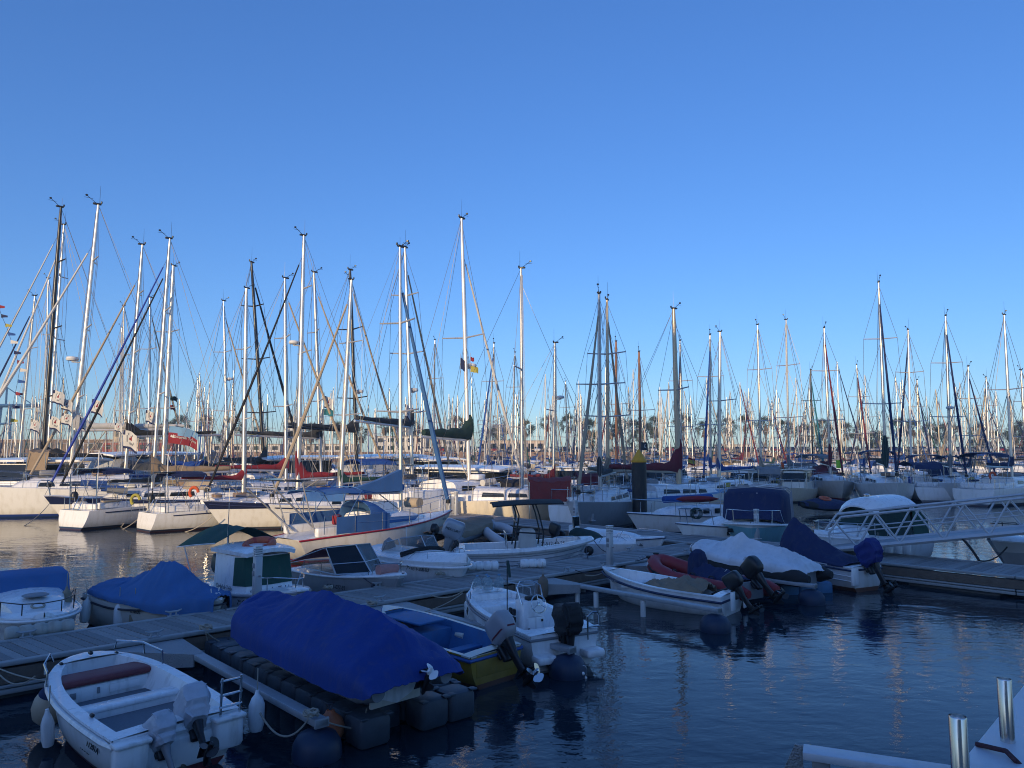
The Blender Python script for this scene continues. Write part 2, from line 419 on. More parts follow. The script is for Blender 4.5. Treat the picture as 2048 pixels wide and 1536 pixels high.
def pedestal(name, label, p, h, ang=ANG):
    t = thing(name, label, 'pedestal', (p.x,p.y,.55), ang, 'service pedestals on the pontoons')
    b = MB(); b.box((0,0,.02),(.26,.24,.04), bev=.01); b.box((0,0,h*.42+.03),(.17,.15,h*.84), bev=.03); b.build('column', mat('pedestal_aluminium', (.48,.50,.52), .45, .3, var=.06, dirt=.15), t)
    b = MB()
    for k in range(4): b.box((0,0,h*.87+k*.045+.01),(.165,.145,.026), bev=.008)
    b.box((0,0,h*.87+.19),(.18,.16,.03), bev=.012); b.build('lamp_head', mat('pedestal_lamp_white', (.7,.7,.68), .4), t)
    b = MB(); b.box((0,0,h*.92),(.14,.12,.16)); b.build('lamp_core', GRYP, t)
    b = MB()
    for k in range(2): b.box((-.09,0,h*(.55+.14*k)),(.03,.09,.1), bev=.01)
    b.tube([(.0,-.08,h*.5),(.02,-.12,h*.5)], .02); b.build('socket', GRYP, t)
    return t
pedestal('service_pedestal', 'tall grey service pedestal behind the royal blue covered boat', W(513,1207,.55), 1.14)
pedestal('service_pedestal', 'grey service pedestal beside the small white rowing boat with the tan cover', W(1220,1133,.55), 1.06)
pedestal('service_pedestal', 'grey service pedestal in front of the turquoise boat', W(1514,1078,.56), 1.02)
pedestal('service_pedestal', 'service pedestal left of a pair, beyond the boat with the black sun top', W(1151,1048,.56), .98)
pedestal('service_pedestal', 'service pedestal right of a pair, beyond the boat with the black sun top', W(1184,1042,.56), 1.1)
pedestal('service_pedestal', 'grey service pedestal right of the red striped bow', W(912,1030,.56), 1.15)
pedestal('service_pedestal', 'weathered low service pedestal touching the red striped bow', W(899,1030,.56), 1.0)

# mooring pile
pp = W(1280,1056,0)
t = thing('mooring_pile', 'thick black steel pile with a yellow cone cap', 'pile', (pp.x,pp.y,0))
b = MB(); b.lathe([(.36,-2),(.36,3.25)], n=28); b.build('column', mat('black_pile_paint', (.016,.017,.02), .5, var=.3, scale=3, dirt=.25), t)
b = MB(); b.lathe([(.375,3.22),(.385,3.3),(.05,3.85),(0,3.86)], n=28); b.build('cone_cap', mat('yellow_cap_paint', (.75,.38,.02), .5, var=.12, dirt=.2), t)

# ------------------------------------------------------------------ booms with floats
FLT = mat('dark_blue_float', (.015,.03,.07), .5, var=.25, scale=5, dirt=.2)
CHECK = mat('chequer_plate', (.34,.35,.36), .5, .4, var=.12, scale=8, bump=.9, bscale=70)
def boom(label, end, gus=1.25, fl=(.30,.36), pegs=(), side=1):
    e = end.copy(); q = e-P0; s0 = q.dot(U); dist = q.dot(V)
    a = P0+U*s0; L = dist; Vd = V*side
    t = thing('mooring_boom', label, 'boom', (a.x,a.y,.44), math.atan2(V.y, V.x), 'mooring booms of the finger pontoon')
    m = MB(); m.box((L/2+.35,0,-.01),(L-.7,.17,.085), bev=.008); m.box((L-.02,0,-.01),(.04,.19,.11), bev=.006); m.build('beam', GALV, t)
    g = MB(); G = 1.15
    vs = [(.02,-gus,.055),(.02,.12,.055),(G,.085,.036),(G,-.085,.036)]
    g.add(vs+[(x,y,z-.025) for x,y,z in vs], [(0,1,2,3),(7,6,5,4),(0,4,5,1),(1,5,6,2),(2,6,7,3),(3,7,4,0)])
    for y0, y1 in ((-gus,-.09),(.12,.09)):
        vs = [(.02,y0,.03),(G,y1,.01),(G,y1,-.16),(.02,y0,-.26)]
        g.add(vs+[(x,y+.02,z) for x,y,z in vs], [(0,1,2,3),(7,6,5,4),(0,4,5,1),(1,5,6,2),(2,6,7,3),(3,7,4,0)])
    g.build('gusset_plate', CHECK, t)
    f = MB(); rr, hh = fl
    f.lathe([(0,-.34),(rr*.7,-.32),(rr*.97,-.2),(rr,-.02),(rr*.96,.1),(rr*.75,.2),(rr*.35,.255),(0,.27)], (L-.12,-.0,-.36), 24)
    f.build('float', FLT, t)
    for x in pegs:
        m = MB(); m.lathe([(.055,-.48),(.06,-.45),(.06,-.09),(.04,-.08)], (x,-.02,0), 10); m.build('peg', WHP, t)
    return t
boom('galvanised mooring boom right of the white dinghy with the red seat', W(645,1450,.41), 1.1, (.30,.36))
boom('galvanised mooring boom between the blue and yellow boat and the centre console boat', W(1146,1303,.41), 1.3, (.32,.4))
boom('galvanised mooring boom along the white rowing boat with the tan cover', W(1440,1223,.41), 1.2, (.32,.4), pegs=(1.0,1.6,3.0))
boom('galvanised mooring boom between the silver covered boat and the red inflatable', W(1640,1172,.41)-U*.22, 1.1, (.32,.4))
# ------------------------------------------------------------------ hulls
def hull_rings(L, B, fb, fm, fs, draft=.35, tr=.7, rake=.6, srake=0., n=17, k=7, e=.62, e2=1.15, tm=.42, p=2., qq=1., bluff=0., sheerpow=1.7):
    rings = []
    for i in range(n):
        t = i/(n-1); t = t if i < n-1 else 1.0
        t = 1-(2*(1-t))**1.7*.5 if t > .5 else t      # closer stations at the bow
        if t < tm: b = B/2*(tr+(1-tr)*math.sin(PI/2*t/tm))
        else: b = B/2*max(0., 1-((t-tm)/(1-tm))**p)**qq
        b = max(b, bluff*B/2 if t > .97 else b, .012)
        zs = fm+(fb-fm)*max(0, (t-.25)/.75)**sheerpow+(fs-fm)*max(0, (.35-t)/.35)**1.5
        zk = -draft*(1-max(0, (t-.62)/.38)**2*.97)
        if t < .25: zk *= .55+.45*t/.25
        bl = max(0, (t-.45)/.55)**2; bs = max(0, 1-t/.3)
        ring = []
        for j in range(-k, k+1):
            a = abs(j)/k
            ang = PI/2*a
            y = b*math.sin(ang)**e; zf = 1-math.cos(ang)**e2
            if t > .6: y = b*((1-(t-.6)/.4*.55)*math.sin(ang)**e+((t-.6)/.4*.55)*zf**1.0)
            z = zk+(zs-zk)*zf
            x = -L/2+L*t-rake*(1-zf)*bl+srake*(1-zf)*bs
            ring.append(Vector((x, y*(1 if j > 0 else -1), z)))
        rings.append(ring)
    return rings
HC = {}
def hull_mesh(key, mats, deck=True, camber=.06, drop=.03, **kw):
    """closed decked hull; material 0 topsides, 1 deck"""
    rings = hull_rings(**kw)
    mb = MB(); mb.loft(rings, 0, closed=False)
    mb.add(rings[0], [tuple(range(len(rings[0])))], 0); mb.add(rings[-1], [tuple(range(len(rings[0])))], 0)
    if deck:
        g = []
        for r in rings:
            a, c = r[0], r[-1]; row = []
            for s in range(7):
                u = s/6; p = a.lerp(c, u); p.z += -drop+camber*(1-(2*u-1)**2); row.append(p)
            g.append(row)
        mb.sheet(g, 1)
    return mb.mesh('hull', mats), rings
def sheer(rings, side, t):
    f = t*(len(rings)-1); i = min(int(f), len(rings)-2); return rings[i][-1 if side > 0 else 0].lerp(rings[i+1][-1 if side > 0 else 0], f-i)
def sheer_line(rings, off=.0, dz=0., both=True):
    pts = [Vector((r[0].x, r[0].y-off, r[0].z+dz)) for r in rings]+[Vector((r[-1].x, r[-1].y+off, r[-1].z+dz)) for r in reversed(rings)]
    return pts

HULLP = dict(L=10, B=3.3, fb=1.38, fm=1.08, fs=1.0, draft=.45, tr=.72, rake=1.0, srake=-.25)
def std(key, mats):
    if key not in HC:
        me, rings = hull_mesh(key, mats, **HULLP); HC[key] = (me, rings)
    return HC[key]
HW = hull_mat('white_hull_black_boot', (.82,.82,.80))
HWB = hull_mat('white_hull_blue_boot', (.83,.83,.81), boot=(.02,.05,.25), anti=(.02,.04,.12))
HWR = hull_mat('white_hull_red_boot', (.74,.73,.70), boot=(.30,.02,.02), anti=(.12,.02,.02))
HCR = hull_mat('cream_hull', (.66,.60,.48), boot=(.05,.05,.05))
HNV = hull_mat('navy_hull', (.012,.02,.06), boot=(.7,.7,.68))
HBK = hull_mat('black_hull', (.02,.02,.022), boot=(.6,.6,.6), zb=.05, zs=.1)
HGR = hull_mat('grey_hull', (.33,.34,.36))
HLB = hull_mat('pale_blue_hull', (.36,.50,.60), boot=(.7,.7,.7))

def cabin_mesh(x0, x1, w0, w1, h0, h1, zd, slope=1.1, n=10, crown=.07):
    """coach roof from x0 (aft) to x1 (fore)"""
    rings = []
    for i in range(n):
        t = i/(n-1); x = lerp(x0, x1, t); w = lerp(w0, w1, t**1.4)/2
        h = lerp(h0, h1, t); fr = max(0., min(1., (x1-x)/slope)); h *= max(.02, math.sin(PI/2*fr)**.8)
        z = zd+.01*0; pr = [(-1,0),(-.93,.75),(-.82,.97),(-.4,1+crown*2),(0,1+crown*3),(.4,1+crown*2),(.82,.97),(.93,.75),(1,0)]
        rings.append([Vector((x, w*a, z+h*c-(.06 if c == 0 else 0))) for a, c in pr])
    return rings
CACHE = {}
def cached(key, fn):
    if key not in CACHE: CACHE[key] = fn()
    return CACHE[key]
def std_cabin(mats=GEL):
    def f():
        mb = MB(); mb.loft(cabin_mesh(-1.6, 2.9, 2.1, 1.3, .52, .40, 1.10), 0, closed=False, cap0=True, cap1=True)
        # cockpit coamings and stern seat
        for s in (-1,1):
            mb.box((-3.0, s*.95, 1.22), (2.7,.22,.34), bev=.05)
        mb.box((-4.35,0,1.18),(.35,1.9,.3), bev=.06)
        return mb.mesh('cabin', mats)
    return cached('cabin'+mats.name, f)
def std_windows(parent, many=True):
    """the dark cabin lights; each a part of the coach roof on near boats"""
    spots = ((-1.2,-.1,.2),(.05,1.0,.18),(1.15,1.75,.14))
    def P(x, s, fz):
        t = (x+1.6)/4.5; w = lerp(2.1,1.3,t**1.4)/2; h = lerp(.52,.40,t)
        return Vector((x, s*(w*lerp(1,.93,fz/.75)+.012), 1.10+h*fz))
    for s in (-1,1):
        for k, (xa, xb, hh) in enumerate(spots if many else ((-1.2,1.4,.18),)):
            def f():
                mb = MB(); mb.add([P(xa,s,.3),P(xb,s,.32),P(xb-.06,s,.68),P(xa+.05,s,.72)], [(0,1,2,3)]); return mb.mesh('window', DGLASS)
            link('window', cached(('win',s,k,many), f), parent)
def std_rails():
    def f():
        mb = MB(); _, rings = HC['std_any']
        for s in (-1,1):
            top = []
            for t in (.06,.2,.35,.5,.65,.8,.92):
                p = sheer(rings, s, t); p = p-Vector((0,s*.07,0)); mb.tube([p, p+Vector((0,0,.62))], .013, 5); top.append(p+Vector((0,0,.61)))
            mb.tube(top, .008, 4); mb.tube([q-Vector((0,0,.3)) for q in top], .006, 4)
        a = sheer(rings,1,.9); c = sheer(rings,-1,.9); b_ = sheer(rings,1,.995)
        up = Vector((0,0,.68))
        mb.tube([a+up*.9, Vector((b_.x-.15,.22,b_.z))+up, Vector((b_.x+.12,0,b_.z))+up, Vector((b_.x-.15,-.22,b_.z))+up, c+up*.9], .018, 6)
        for s in (-1,1): mb.tube([Vector((b_.x-.25,s*.2,b_.z)), Vector((b_.x-.1,s*.2,b_.z))+up], .016, 5)
        p = sheer(rings,1,.02); p2 = sheer(rings,-1,.02)
        mb.tube([sheer(rings,1,.16)+up*.9, p+up*.95-Vector((0,.1,0)), p+up*.95-Vector((0,.9,0))], .016, 6)
        mb.tube([sheer(rings,-1,.16)+up*.9, p2+up*.95+Vector((0,.1,0)), p2+up*.95+Vector((0,.9,0))], .016, 6)
        for q in (p-Vector((0,.1,0)), p-Vector((0,.9,0)), p2+Vector((0,.1,0)), p2+Vector((0,.9,0))): mb.tube([q, q+up*.95], .014, 5)
        return mb.mesh('guard_rail', STEEL)
    return cached('rails', f)
HC['std_any'] = (None, hull_rings(**HULLP))
def arch_canopy(x0, x1, w, z0, h, n=9, th=.015, fall=(0.,0.), fit=1.):
    g = []
    for i in range(7):
        t = i/6; x = lerp(x0, x1, t); row = []
        ez = -fall[0]*(1-t)**2-fall[1]*t**2
        for j in range(n):
            a = PI*j/(n-1); row.append(Vector((x, -math.cos(a)*w/2*(1-.04*math.cos(t*PI*2)), z0+math.sin(a)**.6*h+ez)))
        g.append(row)
    return g
def bimini(fab, parent, x0=-4.2, x1=-2.2, w=2.2, z=3.0, h=.28, name='bimini'):
    def f():
        mb = MB(); mb.sheet(arch_canopy(x0,x1,w,z,h,fall=(.10,.10)), 0, .02); return mb.mesh('bimini', FAB[fab])
    o = link(name, cached(('bim',fab,x0,x1,w,z,h), f), parent)
    def g():
        mb = MB()
        cx = (x0+x1)/2
        for a in (x0+.1, x1-.1):
            mb.tube([(cx,-w/2,1.2),(a,-w/2*.96,z+.02),(a,-w/4,z+h*.8),(a,w/4,z+h*.8),(a,w/2*.96,z+.02),(cx,w/2,1.2)], .016, 5)
        return mb.mesh('bimini_frame', STEEL)
    link('bimini_frame', cached(('bimf',x0,x1,w,z), g), o); return o
def sprayhood(fab, parent, x=-1.7, w=2.0, z=1.45, h=.85, l=1.3):
    def f():
        g = []
        for i in range(8):
            t = i/7; hh = h*math.sin(PI/2*min(1, .12+t*1.0))**.8 if t < 1 else h; xx = x+l*(1-t)*.95-.2
            row = []
            for j in range(11):
                a = PI*j/10; row.append(Vector((xx+(.0 if t > .5 else 0), -math.cos(a)*w/2*(.86+.14*t), z+math.sin(a)**.55*hh*(1) )))
            g.append(row)
        mb = MB(); mb.sheet(g, 0, .02)
        return mb.mesh('sprayhood', FAB[fab])
    o = link('sprayhood', cached(('spray',fab,x,w,z,h,l), f), parent)
    def g2():
        mb = MB(); q = []
        for s in (-1,1):
            mb.add([(x+l*.62,s*w*.18,z+h*.62),(x+l*.62,s*w*.36,z+h*.48),(x+l*.30,s*w*.36,z+h*.82),(x+l*.30,s*w*.15,z+h*.98)], [(0,1,2,3)])
        for v in range(len(mb.v)): a = mb.v[v]; mb.v[v] = (a[0]+.05, a[1], a[2]+.06)
        return mb.mesh('sprayhood_window', CGLASS)
    link('sprayhood_window', cached(('sprayw',x,w,z,h,l), g2), o); return o

def sail_cover_mesh(fab, L, r=.17, up=.5):
    def f():
        rings = []; n = 14
        for i in range(n):
            t = i/(n-1); x = -L*t
            hh = r*(1.35-.75*t)+up*max(0, 1-t*5)**2; ww = r*(.75-.3*t)
            wob = 1+.10*math.sin(i*2.3)
            zc = -.02*math.sin(t*PI)
            rings.append([Vector((x, math.cos(a)*ww*wob, zc+.05+hh*.75*(math.sin(a)+.75)*(.9+.1*math.sin(i*1.7)))) for a in [2*PI*q/10 for q in range(10)]])
        mb = MB(); mb.loft(rings, 0, True, True, True); return mb.mesh('sail_cover', FAB[fab])
    return cached(('sc',fab,round(L,1),r,up), f)

def rig(root, foot, top, mm, bow=None, stern=None, beam=1.5, zdeck=1.1, spr=2, r=.085, jib=None, jibr=.075, jibtop=.93, boomL=3.6, boomz=None, cover='blue', cup=.5, cr=.17,
        radar=None, wire=.009, cheap=False, whip=.9, second=None, boom=True, jib2=None, spw=.95, boomdir=None, crx=None, jibfoot=None, headgear=True):
    """mast with spreaders and wires, boom with its sail cover, furled headsail; all in the root's own space"""
    foot = Vector(foot); top = Vector(top); d = top-foot; H = d.length
    up = d.normalized()
    m = MB(); m.tube([foot, foot+d*.6, foot+d*.9, top], [r, r*.97, r*.8, r*.62], 10)
    mast = m.build('mast', mm, root)
    tips = []
    if spr:
        s_ = MB()
        for k in range(spr):
            f = (k+1)/(spr+1)+.04; c = foot+d*f; w = spw*1.22*(1-.16*k); pr = []
            for s in (-1,1):
                e = c+Vector((-.18, s*w, .06)); s_.tube([c, e], [.042,.03], 6); pr.append(e)
            tips.append(pr)
        s_.build('spreader', ALUG if mm not in (CARB,) else CARB, mast)
    if headgear and not cheap:
        g = MB(); g.box(top+Vector((.05,0,.04)), (.34,.12,.08), bev=.02)
        g.tube([top+Vector((.1,0,.08)), top+Vector((.45,.05,.34))], .012, 5); g.lathe([(0,-.05),(.055,-.03),(.055,.03),(0,.05)], top+Vector((.47,.05,.36)), 6)
        g.tube([top+Vector((.22,.05,.24)), top+Vector((.56,.05,.26))], .008, 4)
        g.tube([top+Vector((-.05,-.05,0)), top+Vector((-.05,-.05,whip))], [.009,.004], 4)
        g.lathe([(.03,0),(.04,.05),(.035,.10),(0,.11)], top+Vector((-.12,.05,.06)), 8)
        g.build('masthead_instrument', BLK, mast)
    # standing rigging
    wr = MB(); bowp = Vector(bow) if bow else None; st = Vector(stern) if stern else None
    ftop = foot+d*jibtop
    for i, s in enumerate((-1,1)):
        ch = Vector((foot.x-.25, s*beam, zdeck)); prev = ch
        for pr in tips: wr.tube([prev, pr[i]], wire, 3, cap=False); prev = pr[i]
        wr.tube([prev, foot+d*.985], wire, 3, cap=False)
        if not cheap and tips:
            c1 = foot+d*(1/(spr+1)+.03)
            wr.tube([ch+Vector((.35,0,0)), c1], wire, 3, cap=False); wr.tube([ch-Vector((.35,0,0)), c1], wire, 3, cap=False)
            if len(tips) > 1: wr.tube([tips[0][i], foot+d*(2/(spr+1)+.03)], wire, 3, cap=False)
    if st: wr.tube([top, st], wire, 3, cap=False)
    if bowp: wr.tube([bowp, ftop], wire, 3, cap=False)
    if not cheap:
        for k in range(3):
            o = Vector((.16+.04*k, (-.12,.02,.13)[k], 0)); wr.tube([foot+o, foot+d*.97+o*.3], wire*.7, 3, cap=False)
    wr.build('rigging', WIRE, root)
    if jib and bowp:
        a = Vector(jibfoot) if jibfoot else bowp.lerp(ftop, .05); b_ = bowp.lerp(ftop, .95); q = MB()
        pts = [a.lerp(b_, i/8) for i in range(9)]; sag = (b_-a).length*.004
        for i, p in enumerate(pts): p.x -= sag*math.sin(PI*i/8)
        q.tube(pts, [jibr*(1.25-.9*abs(i/8-.28)) for i in range(9)], 7)
        jo = q.build('furled_headsail', FAB[jib], root)
        if not cheap:
            q = MB(); q.lathe([(.07,0),(.11,.02),(.11,.16),(.07,.18)], bowp.lerp(ftop,.03), 10); q.build('furler_drum', BLK, jo)
    if jib2 and bowp:
        a = bowp+Vector((-.55,0,.3)); b_ = foot+d*(jibtop-.05); q = MB()
        q.tube([a.lerp(b_, .02+.93*i/8) for i in range(9)], [jibr*(1.2-.8*abs(i/8-.28)) for i in range(9)], 7); q.build('furled_staysail', FAB[jib2], root)
    if boom:
        bz = boomz if boomz is not None else foot.z+.75
        ax = foot+d*((bz-foot.z)/max(.1, d.z)); bd = Vector(boomdir).normalized() if boomdir else Vector((-1,0,.03)).normalized()
        e = ax+bd*boomL
        q = MB(); q.tube([ax, e], .06, 8); bo_ = q.build('boom', mm if mm != WOODM else WOODM, root)
        if cover:
            o = link('sail_cover', sail_cover_mesh(cover, boomL*.97, cr, cup), root, ax+Vector((.1,0,.05)))
            o.rotation_euler = (0, math.asin(max(-1,min(1,bd.z))), math.atan2(-bd.y, -bd.x))
        if not cheap:
            q = MB(); q.tube([top, e], wire, 3, cap=False); q.tube([e-bd*.6, Vector((e.x+.5, e.y, zdeck+.2))], .02, 4)
            q.tube([foot+Vector((0,0,.1)), ax+bd*1.2], .022, 5); q.build('mainsheet', ROPE, root)
    if radar:
        c = foot+d*radar; q = MB(); q.lathe([(.05,0),(.22,.03),(.25,.1),(.22,.18),(.05,.21)], c+Vector((.38,0,0)), 14); q.box(c+Vector((.2,0,-.03)), (.4,.1,.05)); q.build('radar_dome', WHP, mast)
    return mast

def deck_clutter(root, seed, n=5):
    """loose gear each with a part of its own: hatches, dinghy rolls, jerry cans, fender baskets"""
    rr = random.Random(seed)
    for k in range(n):
        kind = rr.choice(['deck_hatch','rolled_canvas','jerry_can','cockpit_cushion','deck_box'])
        q = MB()
        if kind == 'deck_hatch': q.box((rr.uniform(1.2,3.2), rr.uniform(-.2,.2), 1.66), (.5,.5,.05), bev=.02); m = DGLASS
        elif kind == 'rolled_canvas': x = rr.uniform(-3.2,2.5); s = rr.choice([-1,1]); q.tube([(x,s*1.1,1.55),(x+rr.uniform(.7,1.5),s*1.15,1.6)], rr.uniform(.1,.17), 8); m = FAB[rr.choice(['blue','beige','grey','white','navy','dark_red'])]
        elif kind == 'jerry_can': q.box((rr.uniform(-2.4,1.5), rr.choice([-1,1])*1.3, 1.4), (.34,.18,.42), bev=.05); m = FAB[rr.choice(['blue','yellow','dark_red','black'])]
        elif kind == 'cockpit_cushion': q.box((rr.uniform(-3.6,-2.2), rr.choice([-1,1])*.95, 1.45), (1.1,.35,.1), bev=.04); m = FAB[rr.choice(['blue','beige','navy','white'])]
        else: q.box((rr.uniform(-1.2,2.2), rr.uniform(-.4,.4), 1.78), (rr.uniform(.4,.9),.5,.25), bev=.06); m = rr.choice([GRYP, GEL, TEAK])
        q.build(kind, m, root)
# ------------------------------------------------------------------ flags
def flag(name, label, at, body, w=.9, h=.6, deco=None, parent=None, rz=0., droop=.35, seed=0, group=None):
    """a flag on its halyard, blowing from its hoist; at = top of the hoist"""
    t = thing(name, label, 'flag', at, rz, group)
    rr = random.Random(seed); g = []; ph = rr.uniform(0,6)
    def P(u, v): return Vector((u*w*.92, .09*w*math.sin(u*7+ph)*u+.03*math.sin(v*4+ph), -v*h-droop*u*u*h+.04*math.sin(u*9+ph)*u))
    for i in range(13): g.append([P(i/12, j/8) for j in range(9)])
    mb = MB(); mb.sheet(g, 0, .006)
    nf = len(mb.f)//2
    mats = [FAB[b] for b in body[0]] if isinstance(body, tuple) else [FAB[body]]
    if isinstance(body, tuple):
        for i, f in enumerate(mb.f):
            if i < 12*8*2:
                c = sum((Vector(mb.v[k]) for k in f), Vector())/len(f)
                ii = (i % 96)//8; jj = (i % 96) % 8; mb.m[i] = body[1]((ii+.5)/12, (jj+.5)/8)
    mb.build('cloth', mats, t)
    m = MB(); m.tube([(0,0,.25),(0,0,-h-.35)], .008, 4); m.build('halyard', ROPE, t)
    t['P'] = 0; del t['P']
    return t, P
# ------------------------------------------------------------------ sailing boats placed by their masts
HERO = []
def yacht_body(t, hull, cab=GEL, win=True, rails=True, sh=.0, deckm=GEL):
    me, _ = std(hull.name+deckm.name, [hull, deckm]); link('hull', me, t)
    c = link('cabin', std_cabin(cab), t)
    if win: std_windows(c)
    if rails: link('guard_rail', std_rails(), t)
def hero(tx, ty, bx, by, d, L, label, hull=HW, mm=ALUM, jib=None, jx=None, away=False, head=None, cover='blue', an=None,
         spray=None, bim=None, radar=None, r=.085, spr=2, jibr=.075, jibtop=.93, boomL=3.7, second=None, cat='sailboat', clutter=True, name='sailboat', cup=.5, cr=.17, group='sailing boats moored in the marina', boomz=None, deckm=GEL, arch=False, wire=.009, boom=True, jib2=None, cab=GEL, side=1, whip=.9):
    Pb, Pt = atY(bx, by, d), atY(tx, ty, d); s = L/10
    sl = (Pt-Pb)/(Pt.z-Pb.z); foot = Pb+sl*(1.5*s-Pb.z)
    if head is None:
        c = ((jx-bx)*d/FPX/(4.3*s)) if jx is not None else -.35
        c = max(-.97, min(.97, c)); head = math.atan2((1 if away else -1)*math.sqrt(1-c*c), c)
    else: head = R(head)
    M3 = Matrix.Rotation(head, 3, 'Z')
    loc = foot-M3@Vector((.6*s,0,1.5*s))
    t = thing(name, label, cat, loc, head, group, s)
    inv = M3.inverted(); top = inv@(Pt-loc)/s
    yacht_body(t, hull, cab, deckm=deckm)
    mast = rig(t, (.6,0,1.5), top, mm, (4.95,0,1.4), (-4.8,0,1.1), jib=jib, cover=cover, r=r/s, spr=spr, radar=radar, jibr=jibr/s, jibtop=jibtop, boomL=boomL, cup=cup, cr=cr, boomz=boomz, wire=wire*max(1.1,d/32)/s, boom=boom, whip=whip, jib2=jib2)
    if spray: sprayhood(spray, t)
    if bim: bimini(bim, t)
    if arch:
        q = MB()
        for sgn in (-1,1): q.tube([(-4.5,sgn*1.1,1.0),(-4.6,sgn*1.05,2.9),(-4.4,sgn*.9,3.15)], .025, 6)
        q.tube([(-4.4,-.9,3.15),(-4.4,.9,3.15)], .025, 6); q.tube([(-4.6,-1.05,2.2),(-4.6,1.05,2.2)], .02, 6); q.build('stern_arch', STEEL, t)
        q = MB(); q.box((-4.4,0,3.22),(.9,1.9,.04)); q.build('solar_panel', mat('solar_panel_glass', (.012,.016,.035), .15), t)
        q = MB()
        for y in (-.22,.22): q.tube([(-4.62,y,1.7),(-4.95,y,1.0),(-5.02,y,.25)], .022, 5)
        for z_, x_ in ((.3,-5.0),(.55,-4.99),(.8,-4.97),(1.05,-4.93)): q.tube([(x_,-.22,z_),(x_,.22,z_)], .018, 5)
        q.build('boarding_ladder', STEEL, t)
        rg_ = HC['std_any'][1]
        for sgn in (-1,1):
            q = MB(); q.tube([sheer(rg_, sgn, f/12)+Vector((0,sgn*.012,-.16)) for f in range(1,12)], .03, 5); q.build('navy_stripe', FAB['navy'], t)
        q = MB(); q.tube([(-4.5,.7,1.55),(-4.5,.7,2.3)], .03, 6); q.lathe([(.0,0),(.16,.03),(.2,.3),(.12,.46),(0,.48)], (-4.55,.7,1.5), 10); q.build('rail_outboard', BLK, t)
        q = MB(); q.tube([(-4.4,-.9,2.0),(-4.4,-.9,4.2)], .03, 6)
        for k_ in range(3): q.tube([(-4.4,-.9,4.2),(-4.4+.05,-.9+.5*math.cos(k_*2.09),4.2+.5*math.sin(k_*2.09))], .02, 4)
        q.build('wind_generator', WHP, t)
    if clutter: deck_clutter(t, int(tx*7+ty), 5)
    if an: HERO.append((tx, bx, an))
    else: HERO.append((tx, bx, None))
    return t, loc, head, s, mast

# -- left, sunlit
hero(70,592,40,900,60,11,'sailboat with silver mast behind the black mast at the left edge', jib='navy', jx=-30, cover='black', spr=2, r=.1, an='left edge silver mast')
hero(122,415,88,890,50,14,'big yacht with tall black carbon mast and flags, left edge', hull=HWB, mm=CARB, jib='white', jx=-40, cover='black', r=.13, spr=3, jibr=.06, jibtop=.9, boomL=5, whip=.5)
hero(128,450,96,900,56,12.5,'yacht with silver mast overlapping the black carbon mast', jib='white', jx=-50, cover='beige', r=.11, spr=3)
hero(97,557,90,850,74,11,'yacht with thin silver mast left of the black carbon mast', cover='blue', r=.09)
hero(197,410,143,930,45,14,'long white yacht with tallest white mast and two white furled headsails', mm=ALUW, hull=HWB, jib='white', jx=-25, cover='white', r=.125, spr=3, radar=.42, jibr=.08, jibtop=.86, boomL=4.6, an='tallest white mast at left', boomz=3.6)
hero(285,490,256,875,46,12,'white yacht with beige furled headsail, bow beside the catamaran hull', jib='beige', jx=112, cover='black', r=.11, spr=3, jibr=.07, jibtop=.87, boomL=4.5, boomz=3.9, cr=.17)
hero(340,478,308,930,40,11.2,'white ketch with navy stripe under the rail and blue furled headsail', hull=hull_mat('white_hull_navy_sheer', (.74,.73,.70), boot=(.05,.06,.08), zb=.02, zs=.12, top2=(.012,.018,.06), z2=.98), jib='bright_blue', jx=152, jib2='black', cover='tan', r=.10, jibr=.055, spr=2, spray='beige', an='navy striped ketch', cr=.24)
hero(347,532,325,962,41,9,'yacht with thick silver mast seen over its stern beside the ketch', head=66, cover='dark_grey', r=.14, spr=2, bim='navy', arch=True)
hero(248,612,245,860,72,10.5,'yacht with plain white mast left of the beige headsail mast', mm=ALUW, cover='blue')
hero(300,595,297,890,64,11,'yacht with white mast just left of the ketch masts', mm=ALUW, cover='dark_grey', jib='beige', jx=340, away=True)
hero(244,655,240,860,86,10,'smaller far yacht left of the beige headsail mast', cover='blue')
hero(447,602,454,895,60,11,'yacht with white radar on its mast and beige headsail leaning right', jib='beige', jx=512, away=True, cover='black', radar=.55, an='mast with white radar and palms')
hero(493,577,487,985,39,8.6,'white yacht with dark red furled sail cover near the stern davits', jib=None, head=48, cover='red', r=.12, arch=True, boomL=4, boomz=2.6, bim='navy')
hero(503,525,525,880,56,13,'yacht with black leaning mast and red and black headsails', mm=CARB, jib='black', jx=570, away=True, cover='dark_grey', r=.13, spr=3, jibr=.1, an='leaning black mast')
hero(570,557,572,925,46,11.5,'yacht with silver mast and beige headsail behind the red sail covers', jib='beige', jx=690, away=True, cover='red', r=.115, spr=2, boomL=4)
hero(608,472,597,915,38,10.4,'white yacht with tall mast, radar and long black furled headsail', jib='black', jx=455, cover='red', r=.125, jibr=.055, radar=.57, spr=3, arch=True, hull=MATS['white_hull_navy_sheer'], spray='blue', bim='blue', an='long black headsail', cup=.9)
hero(628,545,640,890,52,12,'yacht with grey mast and beige headsail right of the radar mast', mm=ALUG, jib='beige', jx=760, away=True, cover='dark_grey', r=.11, boomL=4.8, cr=.19, boomz=3.9)
hero(700,540,712,880,54,13,'yacht with straight black mast and pale headsail', mm=CARB, jib='beige', jx=795, away=True, cover='dark_grey', r=.12, radar=.4, boomL=5, boomz=4.0, cr=.18, an='straight black mast')
hero(703,560,682,950,38,9.4,'yacht with bright silver mast and dark green sail cover base', jib='beige', jx=585, cover='green', r=.12, spr=2, head=None, arch=True)
